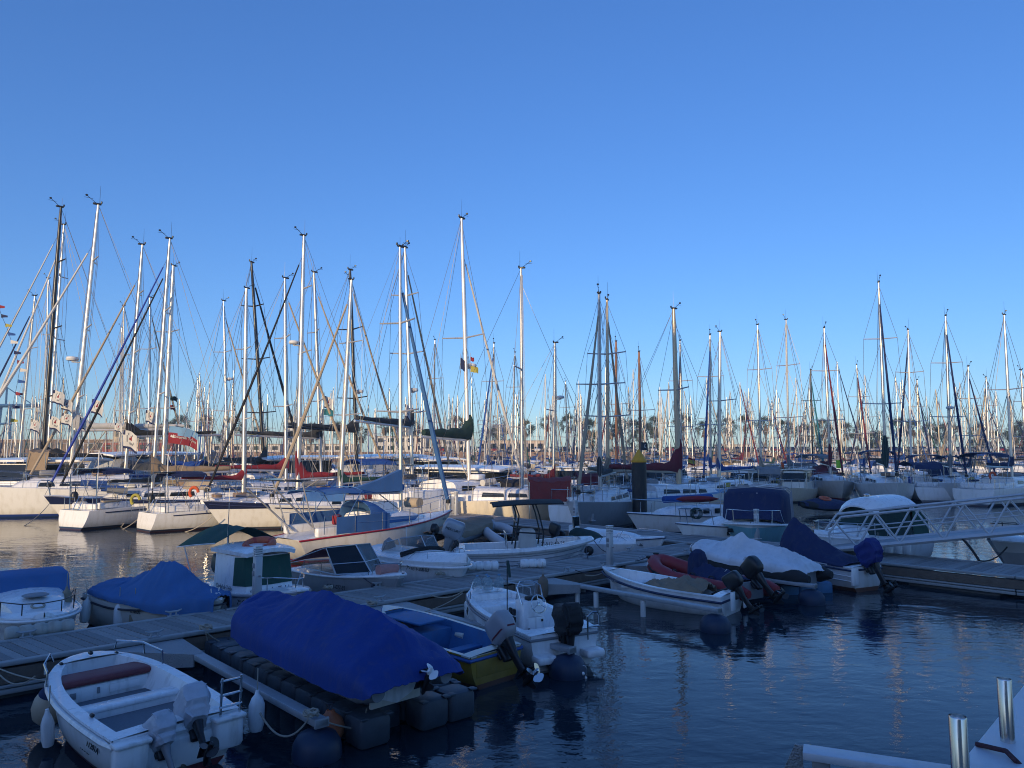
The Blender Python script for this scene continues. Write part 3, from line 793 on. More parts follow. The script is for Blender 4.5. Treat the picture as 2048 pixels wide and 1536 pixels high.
hero(810,495,823,905,46,12.5,'yacht with tall mast behind the red striped sailboat', jib='beige', jx=890, away=True, cover='dark_grey', r=.115, spr=3, boomL=4.8, boomz=4.2, cr=.19, radar=.38)
hero(923,437,937,925,43,13,'yacht with tallest central white mast, wide spreaders and flags', mm=ALUW, jib='white', jx=1045, away=True, cover='dark_green', r=.12, spr=2, spw=1.2 if False else .95, boomL=3.2, boomz=3.6, cr=.30, radar=.43, jibtop=.87, an='tallest central mast') if False else None
hero(923,437,937,925,43,13,'yacht with tallest central white mast, wide spreaders and flags', mm=ALUW, jib='white', jx=1045, away=True, cover='dark_green', r=.12, spr=1, boomL=3.2, boomz=3.4, cr=.30, radar=.43, jibtop=.87, an='tallest central mast')
hero(870,680,868,880,82,10,'far yacht with slim mast left of the tallest central mast', cover='blue')
hero(988,687,978,900,70,11,'yacht with slim white mast right of the dark green sail cover', jib='blue', jx=960, cover='blue')
hero(1030,705,1025,900,82,10.5,'far yacht with slim mast behind the red awning boat', cover='beige')
hero(1042,537,1044,930,40,11,'yacht with red awning over its cockpit and slim grey mast', mm=ALUG, head=-10, cover=None, r=.09, spr=1, boom=False, hull=HCR, an='grey mast over the red awning')
hero(1110,686,1107,950,43,9.5,'small yacht with silver mast right of the red awning', head=-20, cover='dark_red', r=.10, spr=1, radar=.62, boomL=3)
hero(1131,763,1135,900,92,10,'far yacht with white mast between the awning and the ladder mast', cover='blue')
hero(1198,588,1200,945,38,11,'yacht with grey mast carrying steps and a pale headsail', mm=ALUG, jib='beige', jx=1140, cover='dark_grey', r=.11, spr=1, jibr=.07, hull=HGR, an='mast with steps')
hero(1214,600,1216,950,42,11.5,'yacht with bronze mast and pale headsail leaning right to the pile', mm=ALUB, jib='beige', jx=1280, cover='tan', r=.105, spr=2, away=True)
hero(1232,683,1233,900,62,10,'ketch with varnished wooden masts, taller mast', mm=WOODM, cover='blue', r=.12, spr=1, boomL=3)
hero(1278,704,1281,900,60,10,'boat with brown wooden mast behind the yellow pile cap', mm=WOODM, cover='beige', r=.12, spr=1)
hero(1347,618,1357,950,43,11.5,'yacht with thick bronze mast and deep red sail cover beside the black pile', mm=ALUB, cover='dark_red', jib='navy', jx=1390, away=True, r=.15, spr=1, boomL=4.4, cr=.26, cup=1.0, boomdir=None if True else 0, head=28, an='bronze mast with red cover') if False else None
hero(1347,618,1357,950,43,11.5,'yacht with thick bronze mast and deep red sail cover beside the black pile', mm=ALUB, cover='dark_red', r=.15, spr=1, boomL=4.4, cr=.26, cup=1.0, head=28, an='bronze mast with red cover', deckm=FAB['light_blue'])
hero(1360,682,1362,900,62,10,'far yacht with slim mast right behind the bronze mast', cover='blue', jib='navy', jx=1330)
hero(1420,670,1421,900,60,10.5,'white yacht with blue furled headsail slanting left to its bow', jib='blue', jx=1380, cover='blue', r=.09)
hero(1440,664,1438,960,52,10.5,'white yacht with bright silver mast, black boot top and plain bow', head=215, cover='blue', r=.13, spr=1, hull=HW, an='bright silver mast near the blue canopy')
hero(1515,650,1522,930,60,10.5,'yacht with slim white mast behind the dark blue canopy', head=230, cover='beige', r=.09, spr=2, spray='grey')
hero(1572,640,1578,925,63,11,'yacht with greenish mast and wide spreaders right of the blue canopy', mm=ALUG, head=220, cover='grey', spr=2, bim='grey', an='greenish mast')
hero(1621,740,1625,915,72,9.5,'yacht with dark green furled headsail and dark mast', mm=CARB, cover='blue', jib='teal', jx=1615)
hero(1648,656,1660,925,62,11.5,'white yacht with red cockpit covers and red and navy headsails', jib='dark_red', jx=1634, cover='dark_red', r=.11, spray='dark_red', spr=2, cup=1.1, hull=HWR, an='yacht with red headsail')
hero(1713,730,1727,915,74,10,'yacht with dark red furled headsail right of the red and navy pair', jib='dark_red', jx=1700, cover='blue')
hero(1757,565,1773,965,56,12,'yacht with tallest right hand mast and navy furled headsail', jib='navy', jx=1728, cover='dark_green', r=.11, spr=2, boomL=4, cup=1.2, cr=.28, bim='navy', an='tallest mast on the right')
hero(1816,660,1822,915,62,11,'yacht with plain white mast and navy headsail slanting right', jib='navy', jx=1850, away=True, mm=ALUW, cover='blue', bim='navy')
hero(1834,760,1836,910,88,9.5,'far yacht with slim mast right of the plain white mast', cover='blue', jib='navy', jx=1828)
hero(1891,632,1902,960,58,11.3,'white yacht with navy sprayhood, radar mast and dark headsail', jib='navy', jx=1862, cover='grey', spray='navy', radar=.42, r=.11, spr=2, hull=hull_mat('white_hull_thin_stripe', (.75,.75,.74), boot=(.02,.04,.12), top2=(.73,.73,.72), z2=.9), an='radar mast on the right')
hero(1936,733,1941,925,64,10.5,'yacht with navy furled headsail between the radar mast and right edge', jib='navy', jx=1925, cover='navy', bim='navy')
hero(1972,755,1978,905,72,10,'yacht with slim mast and beige headsail near the right edge', jib='beige', jx=1998, away=True, cover='blue')
hero(2008,630,2024,950,56,11.5,'white yacht with orange lifebuoy at its stern, right edge', head=35, cover='navy', spr=1, r=.10, bim='navy', an='right edge mast')
hero(2042,740,2052,920,66,10,'yacht with mast cut by the right edge of the view', cover='white', head=200)

# -- boats packed in rows before the far quay
gr = random.Random(5)
COVN = ['blue','blue','navy','beige','grey','dark_red','white','green','black','dark_grey','faded_blue']
HULN = [(HW,'white'),(HW,'white'),(HWB,'white'),(HWR,'white'),(HCR,'cream'),(HNV,'navy'),(HGR,'grey'),(HLB,'pale blue')]
MASN = [(ALUM,'silver'),(ALUM,'silver'),(ALUW,'white'),(ALUG,'grey'),(ALUB,'bronze')]
ROWS = [(68,.85),(78,.95),(89,.95),(100,.95),(112,.95),(126,.9),(141,.85),(157,.8),(172,.75),(188,.6)]
FARL = {}
for ri, (d, dens) in enumerate(ROWS):
    x = -d*.73+gr.uniform(0,3)
    while x < d*.74:
        x += gr.uniform(3.7,4.9)
        px = 1024+x/d*FPX
        k = dens*(1. if px > 820 else .72)
        if gr.random() > k: continue
        if d < 90 and any(abs(px-(bx if True else 0)) < 2000*2.2/d for _, bx, _ in HERO): continue
        dd = d+gr.uniform(-1.5,1.5); L = gr.uniform(8.3,12.2); s = L/10
        hm, hn = gr.choice(HULN); mm, mn = gr.choice(MASN); cv = gr.choice(COVN); jb = gr.choice([None,'navy','blue','white','beige','beige','dark_red','green','grey','navy'])
        near = min((h for h in HERO if h[2]), key=lambda h: abs(h[1]-px)) 
        side = 'left of' if px < near[1]-6 else ('right of' if px > near[1]+6 else 'behind')
        lab = f"far {hn} yacht, {cv.replace('_',' ')} boom cover, {jb.replace('_',' ') if jb else 'no'} headsail, {side} {near[2]}"
        lab = ' '.join(lab.split()[:16])
        up = gr.random() < .5
        t = thing('moored_yacht', lab, 'sailboat', (x, dd, 0), R((-75 if up else 100)+gr.uniform(-12,12)), 'yachts packed in rows before the far quay', s)
        FARL.setdefault(lab, 0); FARL[lab] += 1
        me, _ = std(hm.name+GEL.name, [hm, GEL]); link('hull', me, t)
        c = link('cabin', std_cabin(GEL), t)
        if d < 130: std_windows(c, d < 82)
        Hm = gr.choice([gr.uniform(10.5,13.5), gr.uniform(11,16.5)])/s*(.85+.15*s)
        rig(t, (.6,0,1.5), (.6-gr.uniform(-.1,.25), gr.uniform(-.25,.25), Hm), mm, (4.95,0,1.4), (-4.8,0,1.1), jib=jb, cover=cv, cheap=True, spr=gr.choice([1,1,2]), r=.095/s, jibr=.075/s,
            wire=.020/s, boomL=gr.uniform(3,4), jibtop=gr.choice([.97,.9,.86]))
        if gr.random() < .5: bimini(gr.choice(['navy','blue','beige','grey','navy']), t)
        if gr.random() < .5: sprayhood(gr.choice(['navy','blue','grey','beige','blue']), t)

# ------------------------------------------------------------------ palms on the far quay
PALMG = mat('palm_frond_green', (.035,.055,.02), .6, var=.4, scale=.7)
PALMD = mat('dry_palm_skirt', (.17,.12,.07), .9, var=.3, scale=2)
PALMT = mat('palm_trunk_bark', (.17,.13,.10), .9, var=.3, scale=2, bump=.5, bscale=6)
def fan_crown(seed, n=26, R0=1.45, skirt=True, feather=False):
    rr = random.Random(seed); mb = MB()
    for i in range(n):
        az = rr.uniform(0, 2*PI); el = rr.uniform(-.75, 1.35) if not feather else rr.uniform(-.1,1.2)
        dirn = Vector((math.cos(az)*math.cos(el), math.sin(az)*math.cos(el), math.sin(el)))
        if feather:
            Lf = rr.uniform(2.2,3.0); pts = []
            for k in range(7):
                t = k/6; pts.append(dirn*Lf*t+Vector((0,0,-1.5*t*t*(1.1-el*.4))))
            sd = dirn.cross(Vector((0,0,1)));  sd = sd.normalized() if sd.length > .01 else Vector((1,0,0))
            for k in range(6):
                p, p2 = pts[k], pts[k+1]
                for s in (-1,1):
                    for h in (0,.5):
                        a = p.lerp(p2,h); e = a+sd*s*.55*(1-abs(k/6-.4))+Vector((0,0,-.28))+(p2-p)*.7
                        mb.add([a, a+(p2-p)*.3, e], [(0,1,2)])
            continue
        pet = rr.uniform(.55,1.0); c = dirn*pet+Vector((0,0,.12)); u, w = ortho(dirn); tw = rr.uniform(0,PI)
        a1 = u*math.cos(tw)+w*math.sin(tw)
        mb.tube([(0,0,0), c], .02, 3)
        for k in range(9):
            f = (k/8-.5)*2.3; dd = (dirn*math.cos(f)+a1*math.sin(f)).normalized(); ln = R0*rr.uniform(.55,.85)
            e = c+dd*ln+Vector((0,0,-.22*ln*abs(f))); sd = dd.cross(dirn.cross(a1)); sd = sd.normalized()*.055 if sd.length > .01 else u*.05
            mid = c+dd*ln*.55
            mb.add([c, mid+sd, e, mid-sd], [(0,1,2,3)])
    m = 0
    if skirt:
        for i in range(12):
            az = rr.uniform(0,2*PI); r1 = rr.uniform(.3,.55); h = rr.uniform(.7,1.5)
            a = Vector((math.cos(az)*.2, math.sin(az)*.2, -.1)); e = Vector((math.cos(az)*r1, math.sin(az)*r1, -h)); sd = Vector((-math.sin(az), math.cos(az), 0))*.16
            mb.add([a-sd*.4, a+sd*.4, e+sd, e-sd], [(0,1,2,3)], 1)
    return mb.mesh('crown', [PALMG, PALMD])
CROWN = [fan_crown(i) for i in range(4)]; FEATH = [fan_crown(20+i, 40, skirt=False, feather=True) for i in range(2)]
def trunk_mesh(seed):
    rr = random.Random(seed); pts = [Vector((.12*math.sin(k*.7+seed)*k/6, .1*math.cos(k*.9+seed)*k/6, k/6)) for k in range(7)]
    mb = MB()
    pts[-1] = Vector((0,0,1)); pts[0] = Vector((0,0,-.05))
    mb.tube(pts, [.30,.24,.21,.19,.18,.17,.16], 8); return mb.mesh('trunk', PALMT)
TR = [trunk_mesh(i) for i in range(3)]
PALMS = [(360,846,1),(412,848,1),(467,849,1),(450,872,.8),(520,860,2),(585,848,1),(622,864,1),(680,858,1),(722,866,1),(768,850,1),(805,862,1),(829,856,1),(915,846,1),(980,862,2),(1007,872,1.1),(1050,856,1),
 (1097,843,1),(1137,846,1),(1178,856,1.1),(1184,876,1),(1224,860,1),(1243,852,1),(1267,855,1),(1266,880,.8),(1290,860,1),(1311,849,1),(1311,879,.9),(1366,843,1),(1408,856,1),(1456,852,1),(1490,846,1),(1531,847,1),(1572,853,1),(1600,868,1),(1612,865,1),
 (1650,854,1),(1649,881,.9),(1690,862,1),(1722,861,1),(1742,878,1),(1757,876,1),(1797,853,1),(1826,855,1),(1858,860,1),(1863,882,.9),(1890,862,1),(1905,866,1),(1955,863,1),(1957,884,.8),(1975,876,1),(1985,876,1),(2030,868,1),(2043,856,1),(2046,880,.9),(340,862,1.1)]
for i, (px, py, sz) in enumerate(PALMS):
    Y = 213+((i*37) % 17); top = atY(px, py+4, Y)
    near = min((h for h in HERO if h[2]), key=lambda h: abs(h[0]-px)); side = 'left of' if px < near[0] else 'right of'
    low = 'short' if py > 870 else ('middling' if py > 858 else 'tall')
    kind = 'feathery date palm' if sz == 2 else f'{low} fan palm'
    t = thing('palm_tree', f"{kind} on the far quay, {side} {near[2]}", 'palm tree', (top.x, Y, 3.9), i*1.3, 'palms along the far quay')
    h = max(1.5, top.z-3.9)
    o = link('trunk', TR[i % 3], t); o.scale = (1.1,1.1,h)
    c = link('crown', FEATH[i % 2] if sz == 2 else CROWN[i % 4], t, (0,0,h)); k = (1.25 if sz == 2 else 1.45*sz)*1.3; c.scale = (k,k,k*.95)

# ------------------------------------------------------------------ buildings, cars and things on the far quay
def px_building(name, label, x0, x1, y0, D, col, depth=9, rows=1, win=True, roof=None, cat='building'):
    a, b_ = atY(x0, y0, D), atY(x1, y0, D); w = b_.x-a.x; h = a.z-3.9
    t = thing(name, label, cat, ((a.x+b_.x)/2, D+depth/2, 3.9))
    key = 'render_%.2f_%.2f_%.2f' % col
    m = MB(); m.box((0,0,h/2-.5), (w,depth,h+1)); m.build('wall', mat(key, col, .85, var=.1, scale=.8, dirt=.15), t)
    m = MB(); m.box((0,0,h+.1), (w+.5,depth+.5,.22)); m.build('roof', roof or mat('roof_render', (.42,.38,.33), .8), t)
    if win:
        n = min(22, max(2, int(w/2.6))); m = MB(); m.box((0,0,0), (w/n*.6,.06,h/rows*.5)); gm = m.mesh('window', DGLASS)
        for r_ in range(rows):
            for k in range(n): link('window', gm, t, (-w/2+w*(k+.5)/n, -depth/2-.02, h*(r_+.52)/rows))
    return t
px_building('harbour_shed', 'long low tan building at the left edge behind the black mast', -90, 330, 880, 196, (.20,.135,.09), rows=1)
px_building('harbour_shed', 'small cream tower block above the long tan building', 228, 268, 856, 194, (.52,.42,.28), 6, 2)
px_building('harbour_shed', 'low dark red building behind the big white yacht', 205, 345, 885, 190, (.30,.07,.05), 5, 1)
px_building('terminal_building', 'low white terminal between two palms left of the tower', 425, 560, 889, 214, (.62,.58,.52), 10, 1)
px_building('terminal_building', 'white flat roofed building right of the control tower', 588, 705, 889, 216, (.60,.57,.52), 10, 1)
px_building('glazed_building', 'two storey white glazed building with a yellow banner', 752, 852, 873, 214, (.66,.62,.55), 10, 2)
px_building('glazed_building', 'white building right of the tallest central mast', 862, 930, 880, 216, (.64,.61,.56), 10, 2)
px_building('terminal_building', 'white kiosk row with orange stripe behind the awning boat', 960, 1090, 882, 214, (.60,.50,.42), 8, 1)
px_building('kiosk', 'low white pavilion by the palms right of the bright silver mast', 1442, 1500, 890, 214, (.66,.65,.62), 8, 1)
px_building('kiosk', 'small white van shed at the far right of the quay', 1846, 1862, 893, 211, (.66,.66,.66), 4, 1)
t = px_building('control_tower', 'white control tower with stacked glass floors among the palms', 576, 600, 842, 222, (.62,.60,.56), 4, 4)
def lattice(label, x0, x1, y0, D, yb=905):
    a, b_, c = atY(x0, y0, D), atY(x1, y0, D), atY(x0, yb, D); w = b_.x-a.x; h = a.z-3.9
    t = thing('lattice_tower', label, 'tower', ((a.x+b_.x)/2, D, 3.9)); m = MB(); n = max(3, int(h/1.6))
    for sx in (-1,1):
        for sy in (-1,1): m.tube([(sx*w/2,sy*1.2,0),(sx*w/2*.8,sy*1.0,h)], .1, 4)
    for k in range(n):
        z0, z1 = h*k/n, h*(k+1)/n
        for sy in (-1.1,1.1):
            m.tube([(-w/2*.95,sy,z0),(w/2*.9,sy,z1)], .06, 4); m.tube([(-w/2*.9,sy,z1),(w/2*.9,sy,z1)], .07, 4); m.tube([(w/2*.95,sy,z0),(-w/2*.9,sy,z1)], .06, 4)
    m.build('frame', GALV, t); m = MB(); m.box((0,0,h*.62),(w*.8,1.4,h*.3), bev=.05); m.build('cladding', GRYP, t)
lattice('grey lattice tower with cladding right of the tallest central mast', 984, 1012, 832, 219)
lattice('grey lattice tower behind the mast of the red striped sailboat', 797, 820, 822, 219)
# harbour crane, far off at the left edge
t = thing('harbour_crane', 'distant blue gantry crane at the left edge behind the masts', 'crane', (atY(8,870,520).x, 520, 3.6)); m = MB()
for sx in (-9,9):
    for sy in (-6,6): m.tube([(sx,sy,0),(sx*.8,sy,33)], 1.0, 4)
m.tube([(-9,-6,20),(9,-6,20)], .8, 4); m.tube([(-9,-6,33),(9,-6,33)], .9, 4); m.tube([(-34,0,33),(24,0,33)], 1.3, 4); m.tube([(0,0,33),(0,0,46)], .8, 4)
m.tube([(0,0,46),(-32,0,33)], .35, 4); m.tube([(0,0,46),(20,0,33)], .35, 4); m.tube([(-9,-6,0),(9,-6,20)], .5, 4)
m.build('gantry_frame', mat('blue_crane_paint', (.05,.14,.28), .5), t)
# parked cars on the far quay
def car_mesh():
    mb = MB(); pr = []
    for y, k in ((-.85,.9),(-.8,1),(.8,1),(.85,.9)):
        pr.append([Vector((x, y, z*k+(.05 if k < 1 else 0))) for x, z in ((-2.1,.35),(-2.15,.75),(-2.0,.92),(-.9,.98),(.9,.98),(1.9,.85),(2.12,.65),(2.1,.35))])
    mb.loft(pr, 0, True, True, True)
    body = mb.mesh('body', [mat('car_paint', (.5,.5,.5), .3)])
    mb = MB(); mb.loft([[Vector((x*k, y, z)) for x, z in ((-1.85,.95),(-1.2,1.42),(.2,1.45),(1.05,.95))] for y, k in ((-.74,1),(-.6,.95),(.6,.95),(.74,1))], 0, True, True, True)
    top = mb.mesh('cabin', [DGLASS]); mb = MB()
    for x in (-1.35,1.35):
        for y in (-.8,.8): mb.lathe([(.05,-.09),(.3,-.09),(.32,0),(.3,.09),(.05,.09)], (x,y,.32), 12, axis='y')
    return body, top, mb.mesh('wheel', [BLKM])
CB, CT, CWm = car_mesh()
CARC = [('white',(.7,.7,.7)),('silver',(.4,.41,.42)),('black',(.02,.02,.022)),('grey',(.15,.15,.16)),('dark blue',(.02,.03,.09)),('red',(.35,.02,.02)),('white',(.7,.7,.7))]
CM = {}
for i in range(46):
    cn, cc = CARC[(i*5+i//3) % 7]
    if cn not in CM: CM[cn] = CB.copy(); CM[cn].materials.clear(); CM[cn].materials.append(mat(cn.replace(' ','_')+'_car_paint', cc, .3, coat=.5))
    px = 860+i*26.5+gr.uniform(-5,5); p = atY(px, 900, 209)
    near = min((h for h in HERO if h[2]), key=lambda h: abs(h[1]-px)); side = 'left of' if px < near[1] else 'right of'
    t = thing('parked_car', f"{cn} car parked on the far quay {side} {near[2]}", 'car', (p.x, 209, 3.9), R(gr.choice([90,90,-90])+gr.uniform(-4,4)), 'cars parked on the far quay')
    link('body', CM[cn], t); link('cabin', CT, t); link('wheel', CWm, t)
hm = MB(); rr = random.Random(3)
for i in range(9000):
    c = Vector((rr.uniform(-20,190), rr.uniform(213.5,215), 3.9+rr.random()**.8*1.6*(0.75+.25*math.sin(i*.01)))); d1 = Vector((rr.gauss(0,1),rr.gauss(0,1),rr.gauss(0,1))).normalized(); u, w = ortho(d1); k = rr.uniform(.12,.3)
    hm.add([c-u*k, c+w*k*.6, c+u*k, c-w*k*.6], [(0,1,2,3)])
o = hm.build('hedge', PALMG); o['kind'] = 'stuff'; tag(o, 'clipped dark hedge behind the parked cars on the far quay', 'hedge')
# ------------------------------------------------------------------ small craft: shared pieces
def place(name, label, cat, bow, zb, stern, zs, group=None, ext=(0,0), head=None):
    a, b_ = W(*bow, zb), W(*stern, zs); a.z = b_.z = 0; d = (a-b_)
    u = d.normalized(); a = a+u*ext[0]; b_ = b_-u*ext[1]; L = (a-b_).length
    h = math.atan2(u.y, u.x)
    return thing(name, label, cat, (a+b_)/2, h, group), L
def rescale(t, L, k, anchor=1., kz=None, dz=0., dxy=(0,0)):
    """resize a boat about a point on its centreline (anchor 1 = bow, -1 = stern, 0 = middle)"""
    h = t.rotation_euler.z; a = anchor*L/2*(1-k)
    t.location = (t.location.x+math.cos(h)*a+dxy[0], t.location.y+math.sin(h)*a+dxy[1], dz); t.scale = (k,k,kz or k)
    bpy.context.view_layer.update()
def put(name, label, cat, x, y, head, group=None): return thing(name, label, cat, (x,y,0), R(head), group)

def open_hull(mats, gw=.10, floor=.12, i0=1, i1=12, flr=.86, lip=.03, **kw):
    """open boat: material 0 outside, 1 gunwale and decks, 2 inside, 3 sole"""
    rings = hull_rings(**kw); mb = MB(); mb.loft(rings, 0, closed=False); mb.add(rings[0], [tuple(range(len(rings[0])))], 0); mb.add(rings[-1], [tuple(range(len(rings[0])))], 0)
    up = Vector((0,0,lip)); rows = []
    for r in rings[i0:i1+1]:
        a, c = r[0], r[-1]; g = min(gw, abs(a.y)*.6); A = Vector((a.x, a.y-.025, a.z)); Cc = Vector((c.x, c.y+.025, c.z))
        ai = Vector((a.x, a.y+g, a.z)); ci = Vector((c.x, c.y-g, c.z)); fy = max(.03, abs(ai.y)*flr-.02)
        rows.append([A, A+up, ai+up, Vector((a.x,-fy,floor+.08)), Vector((a.x,-fy+.06,floor)), Vector((a.x,fy-.06,floor)), Vector((a.x,fy,floor+.08)), ci+up, Cc+up, Cc])
    n = 10; mm = [0,1,2,2,3,2,2,1,0]; vs = [p for r in rows for p in r]; o = len(mb.v); mb.v += [tuple(v) for v in vs]
    for i in range(len(rows)-1):
        for j in range(n-1): mb.f.append((o+i*n+j, o+i*n+j+1, o+(i+1)*n+j+1, o+(i+1)*n+j)); mb.m.append(mm[j])
    for row in (rows[0], rows[-1]): mb.add(row[2:8], [tuple(range(6))], 2)
    def deck(rr):
        g = []
        for r in rr:
            a, c = r[0], r[-1]; A = Vector((a.x, a.y-.02, a.z)); Cc = Vector((c.x, c.y+.02, c.z)); row = [A]
            for s in range(5):
                p = A.lerp(Cc, s/4)+up; p.z += .03*(1-(2*s/4-1)**2)*min(1, abs(a.y)*2); row.append(p)
            row.append(Cc); g.append(row)
        mb.sheet(g, 1)
    deck(rings[i1:]); deck(rings[:i0+1])
    r = rings[0]; mb.add([r[0], r[-1], r[-1]+up, r[0]+up], [(0,1,2,3)], 1)
    return mb, rings

def rub_rail(rings, parent, m, off=.03, dz=-.02, r=.03, name='rub_rail', n=6, close=True):
    pts = sheer_line(rings, off, dz); mb = MB()
    if close: pts = pts+[pts[0]]
    mb.tube(pts, r, n); return mb.build(name, m, parent)

def rrect(cx, cy, z, lx, ly, n=16, e=.5):
    return [Vector((cx+lx/2*abs(math.cos(a))**e*(1 if math.cos(a) > 0 else -1), cy+ly/2*abs(math.sin(a))**e*(1 if math.sin(a) > 0 else -1), z)) for a in [2*PI*(k+.5)/n for k in range(n)]]
def outboard(parent, loc, tilt=0., s=1., cowl=BLK, legm=BLK, cover=False, prop=None, rz=0., band=None, steer=0., mark=None, label=None, tiller=False):
    secs = [(.0,-.20,.26,.18),(.05,-.21,.42,.27),(.12,-.215,.52,.32),(.26,-.215,.54,.335),(.38,-.205,.525,.325),(.44,-.20,.49,.30),(.47,-.195,.44,.26),(.485,-.19,.34,.18)]
    if cover: secs = [(-.10,-.20,.34,.24),(-.02,-.21,.46,.34)]+[(z, cx, lx+.06, ly+.06) for z, cx, lx, ly in secs[1:]]
    rings = []
    for z, cx, lx, ly in secs:
        rg = rrect(cx, 0, z, lx, ly, 32 if cover else 20, .38)
        if cover:
            for k, p in enumerate(rg):
                q = noise.noise(Vector((p.x*8, p.y*8, z*6+loc[1]*9)))*.05+(1-abs(noise.noise(Vector((p.x*6, p.y*6, z*3+loc[1]*5)))))**4*.03; p.x += q; p.y += q*(1 if p.y > 0 else -1); p.z += q*.6
        rings.append(rg)
    if cover:   # finer folds, gathered towards the tie at the bottom
        fine = []; n_ = 4; so_ = Vector((loc[0]*3.1, loc[1]*7.3, 0))
        for a, b_ in zip(rings, rings[1:]):
            for i in range(n_):
                row = []
                for k, (x, y) in enumerate(zip(a, b_)):
                    p = x.lerp(y, i/n_); ang = 2*PI*k/len(a); r_ = (1-abs(noise.noise(Vector((math.cos(ang)*2.6, math.sin(ang)*2.6, p.z*2.2))+so_)))**3*.035-.018
                    r_ += (1-abs(noise.noise(Vector((math.cos(ang)*4+p.z*5, math.sin(ang)*4, p.z*6))+so_)))**5*.02
                    row.append(p+Vector((math.cos(ang)*r_, math.sin(ang)*r_, noise.noise(p*11)*.012)))
                fine.append(row)
        rings = fine+[rings[-1]]
    mb = MB(); mb.loft(rings, 0, True, True, True)
    if band and not cover: mb.loft([rrect(-.214,0,z,.535,.334) for z in (.125,.155)], 1)
    o = mb.build('outboard_motor', [cowl, band or cowl], parent, loc=loc, rot=(0, tilt, rz)); o.scale = (s,s,s)
    if label: o['label'] = label
    mb = MB()
    mb.loft([rrect(cx,0,z,lx,ly,12,.75) for z, cx, lx, ly in ((.05,-.22,.26,.2),(-.12,-.22,.20,.16),(-.3,-.21,.15,.10),(-.52,-.22,.15,.075),(-.72,-.24,.2,.06))], 0, True, True, True)
    mb.box((-.27,0,-.62), (.34,.2,.018), bev=.006)
    mb.lathe([(0,.2),(.035,.16),(.055,.05),(.055,-.12),(.04,-.2)], (-.26,0,-.75), 12, axis='x')
    mb.add([(-.16,.008,-.79),(-.33,.008,-.79),(-.36,.008,-.93),(-.30,.008,-.94),(-.16,-.008,-.79),(-.33,-.008,-.79),(-.36,-.008,-.93),(-.30,-.008,-.94)], [(0,1,2,3),(7,6,5,4),(0,4,5,1),(1,5,6,2),(2,6,7,3),(3,7,4,0)])
    mb.build('leg', legm, o)
    mb = MB(); mb.box((-.03,0,-.12),(.1,.2,.3), bev=.03); mb.box((.03,.0,-.1),(.05,.24,.2), bev=.015); mb.build('bracket', BLK, o)
    mb = MB(); mb.lathe([(0,-.09),(.03,-.07),(.045,0),(.045,.05)], (-.50,0,-.75), 12, axis='x')
    for k in range(3):
        a = 2*PI*k/3+.4; e1 = Vector((0,math.cos(a),math.sin(a))); e2 = Vector((0,-math.sin(a),math.cos(a))); c = Vector((-.49,0,-.75)); g = []
        for i in range(6):
            f = i/5; w = .075*math.sin(PI*(f*.85+.13))+.015; row = []
            for j in range(4):
                q = (j/3-.5)*2*w; row.append(c+e1*(.04+.125*f)+e2*q+Vector((q*.55,0,0)))
            g.append(row)
        mb.sheet(g, 0, .005)
    mb.build('propeller', prop or BLK, o)
    if tiller:
        mb = MB(); mb.tube([(.05,0,.12),(.35,.02,.20),(.6,.03,.22)], [.03,.025,.03], 8); mb.build('tiller_handle', BLK, o)
    if mark: text('number_mark', mark, .16, WHP, o, (-.12,-.14,.6), (R(12),0,R(90)))
    return o

def cover_sheet(name, parent, fab, Lx, tab, nx=64, ny=33, seed=0, wr=.02, th=.012, skew=0.):
    """draped cover; tab rows are (t, half width, hem z, shoulder z, ridge z, sharpness), t from stern to bow"""
    def col_(i): return [(r[0], r[i]) for r in tab]
    g = []; so_ = Vector((seed*3.1, seed*1.7, 0))
    for i in range(nx):
        t = i/(nx-1); x = -Lx/2+Lx*t
        hw, ze, zs, zr, p = [sinterp(col_(k), t) for k in range(1, 6)]
        row = []
        for j in range(ny):
            u = 2*j/(ny-1)-1; a = abs(u); s = 1 if u > 0 else -1
            if a > .72:
                f = (a-.72)/.28; y = hw*(.86+.14*math.sin(min(1,f*1.5)*PI/2)); z = lerp(zs-.02, ze, f**1.5)
            else:
                f = a/.72; y = hw*.86*f; z = zs-.02+(zr-zs)*(1-f)**p
                z += .035*math.sin(f*PI)*(-1 if zr-zs > .25 else .4)
            nz = noise.noise(Vector((x*.9, u*1.6, 0))+so_)*wr
            fold = noise.noise(Vector((x*.5+u*.5, 9, 4))+so_)*2.2
            rid = ((1-abs(noise.noise(Vector((x*2.6*(1.2-a)+fold, u*1.1+x*.9, 4))+so_)))**5*1.1+(1-abs(noise.noise(Vector((x*5+a*3*s, u*2-x*1.4, 7))+so_)))**6*.5)*wr
            k = 1 if a < .9 else .5
            hem = noise.noise(Vector((x*3.2, s*3, 8))+so_)*.02 if a > .9 else 0
            yy = y*s+nz*.6*s*(a > .5)
            row.append(Vector((x+noise.noise(Vector((u*4, x, 2))+so_)*.03, yy, z+(nz+rid)*k+hem)))
        g.append(row)
    mb = MB(); mb.sheet(g, 0, th)
    o = mb.build(name, FAB[fab], parent)
    c = FAB[fab].node_tree.nodes['Mix'].inputs[6].default_value if 'Mix' in FAB[fab].node_tree.nodes else (.1,.1,.1)
    sm = mat(fab+'_seam_tape', tuple(min(.8, v*1.5+.004) for v in c[:3]), .7); q = MB()
    for i in (int(nx*.3), int(nx*.6)): q.tube([g[i][j]+Vector((0,0,.004)) for j in range(2, ny-2)], .007, 4)
    q.tube([g[i][ny//2]+Vector((0,0,.004)) for i in range(2, nx-2)], .007, 4)
    q.build('seam', sm, o)
    return o

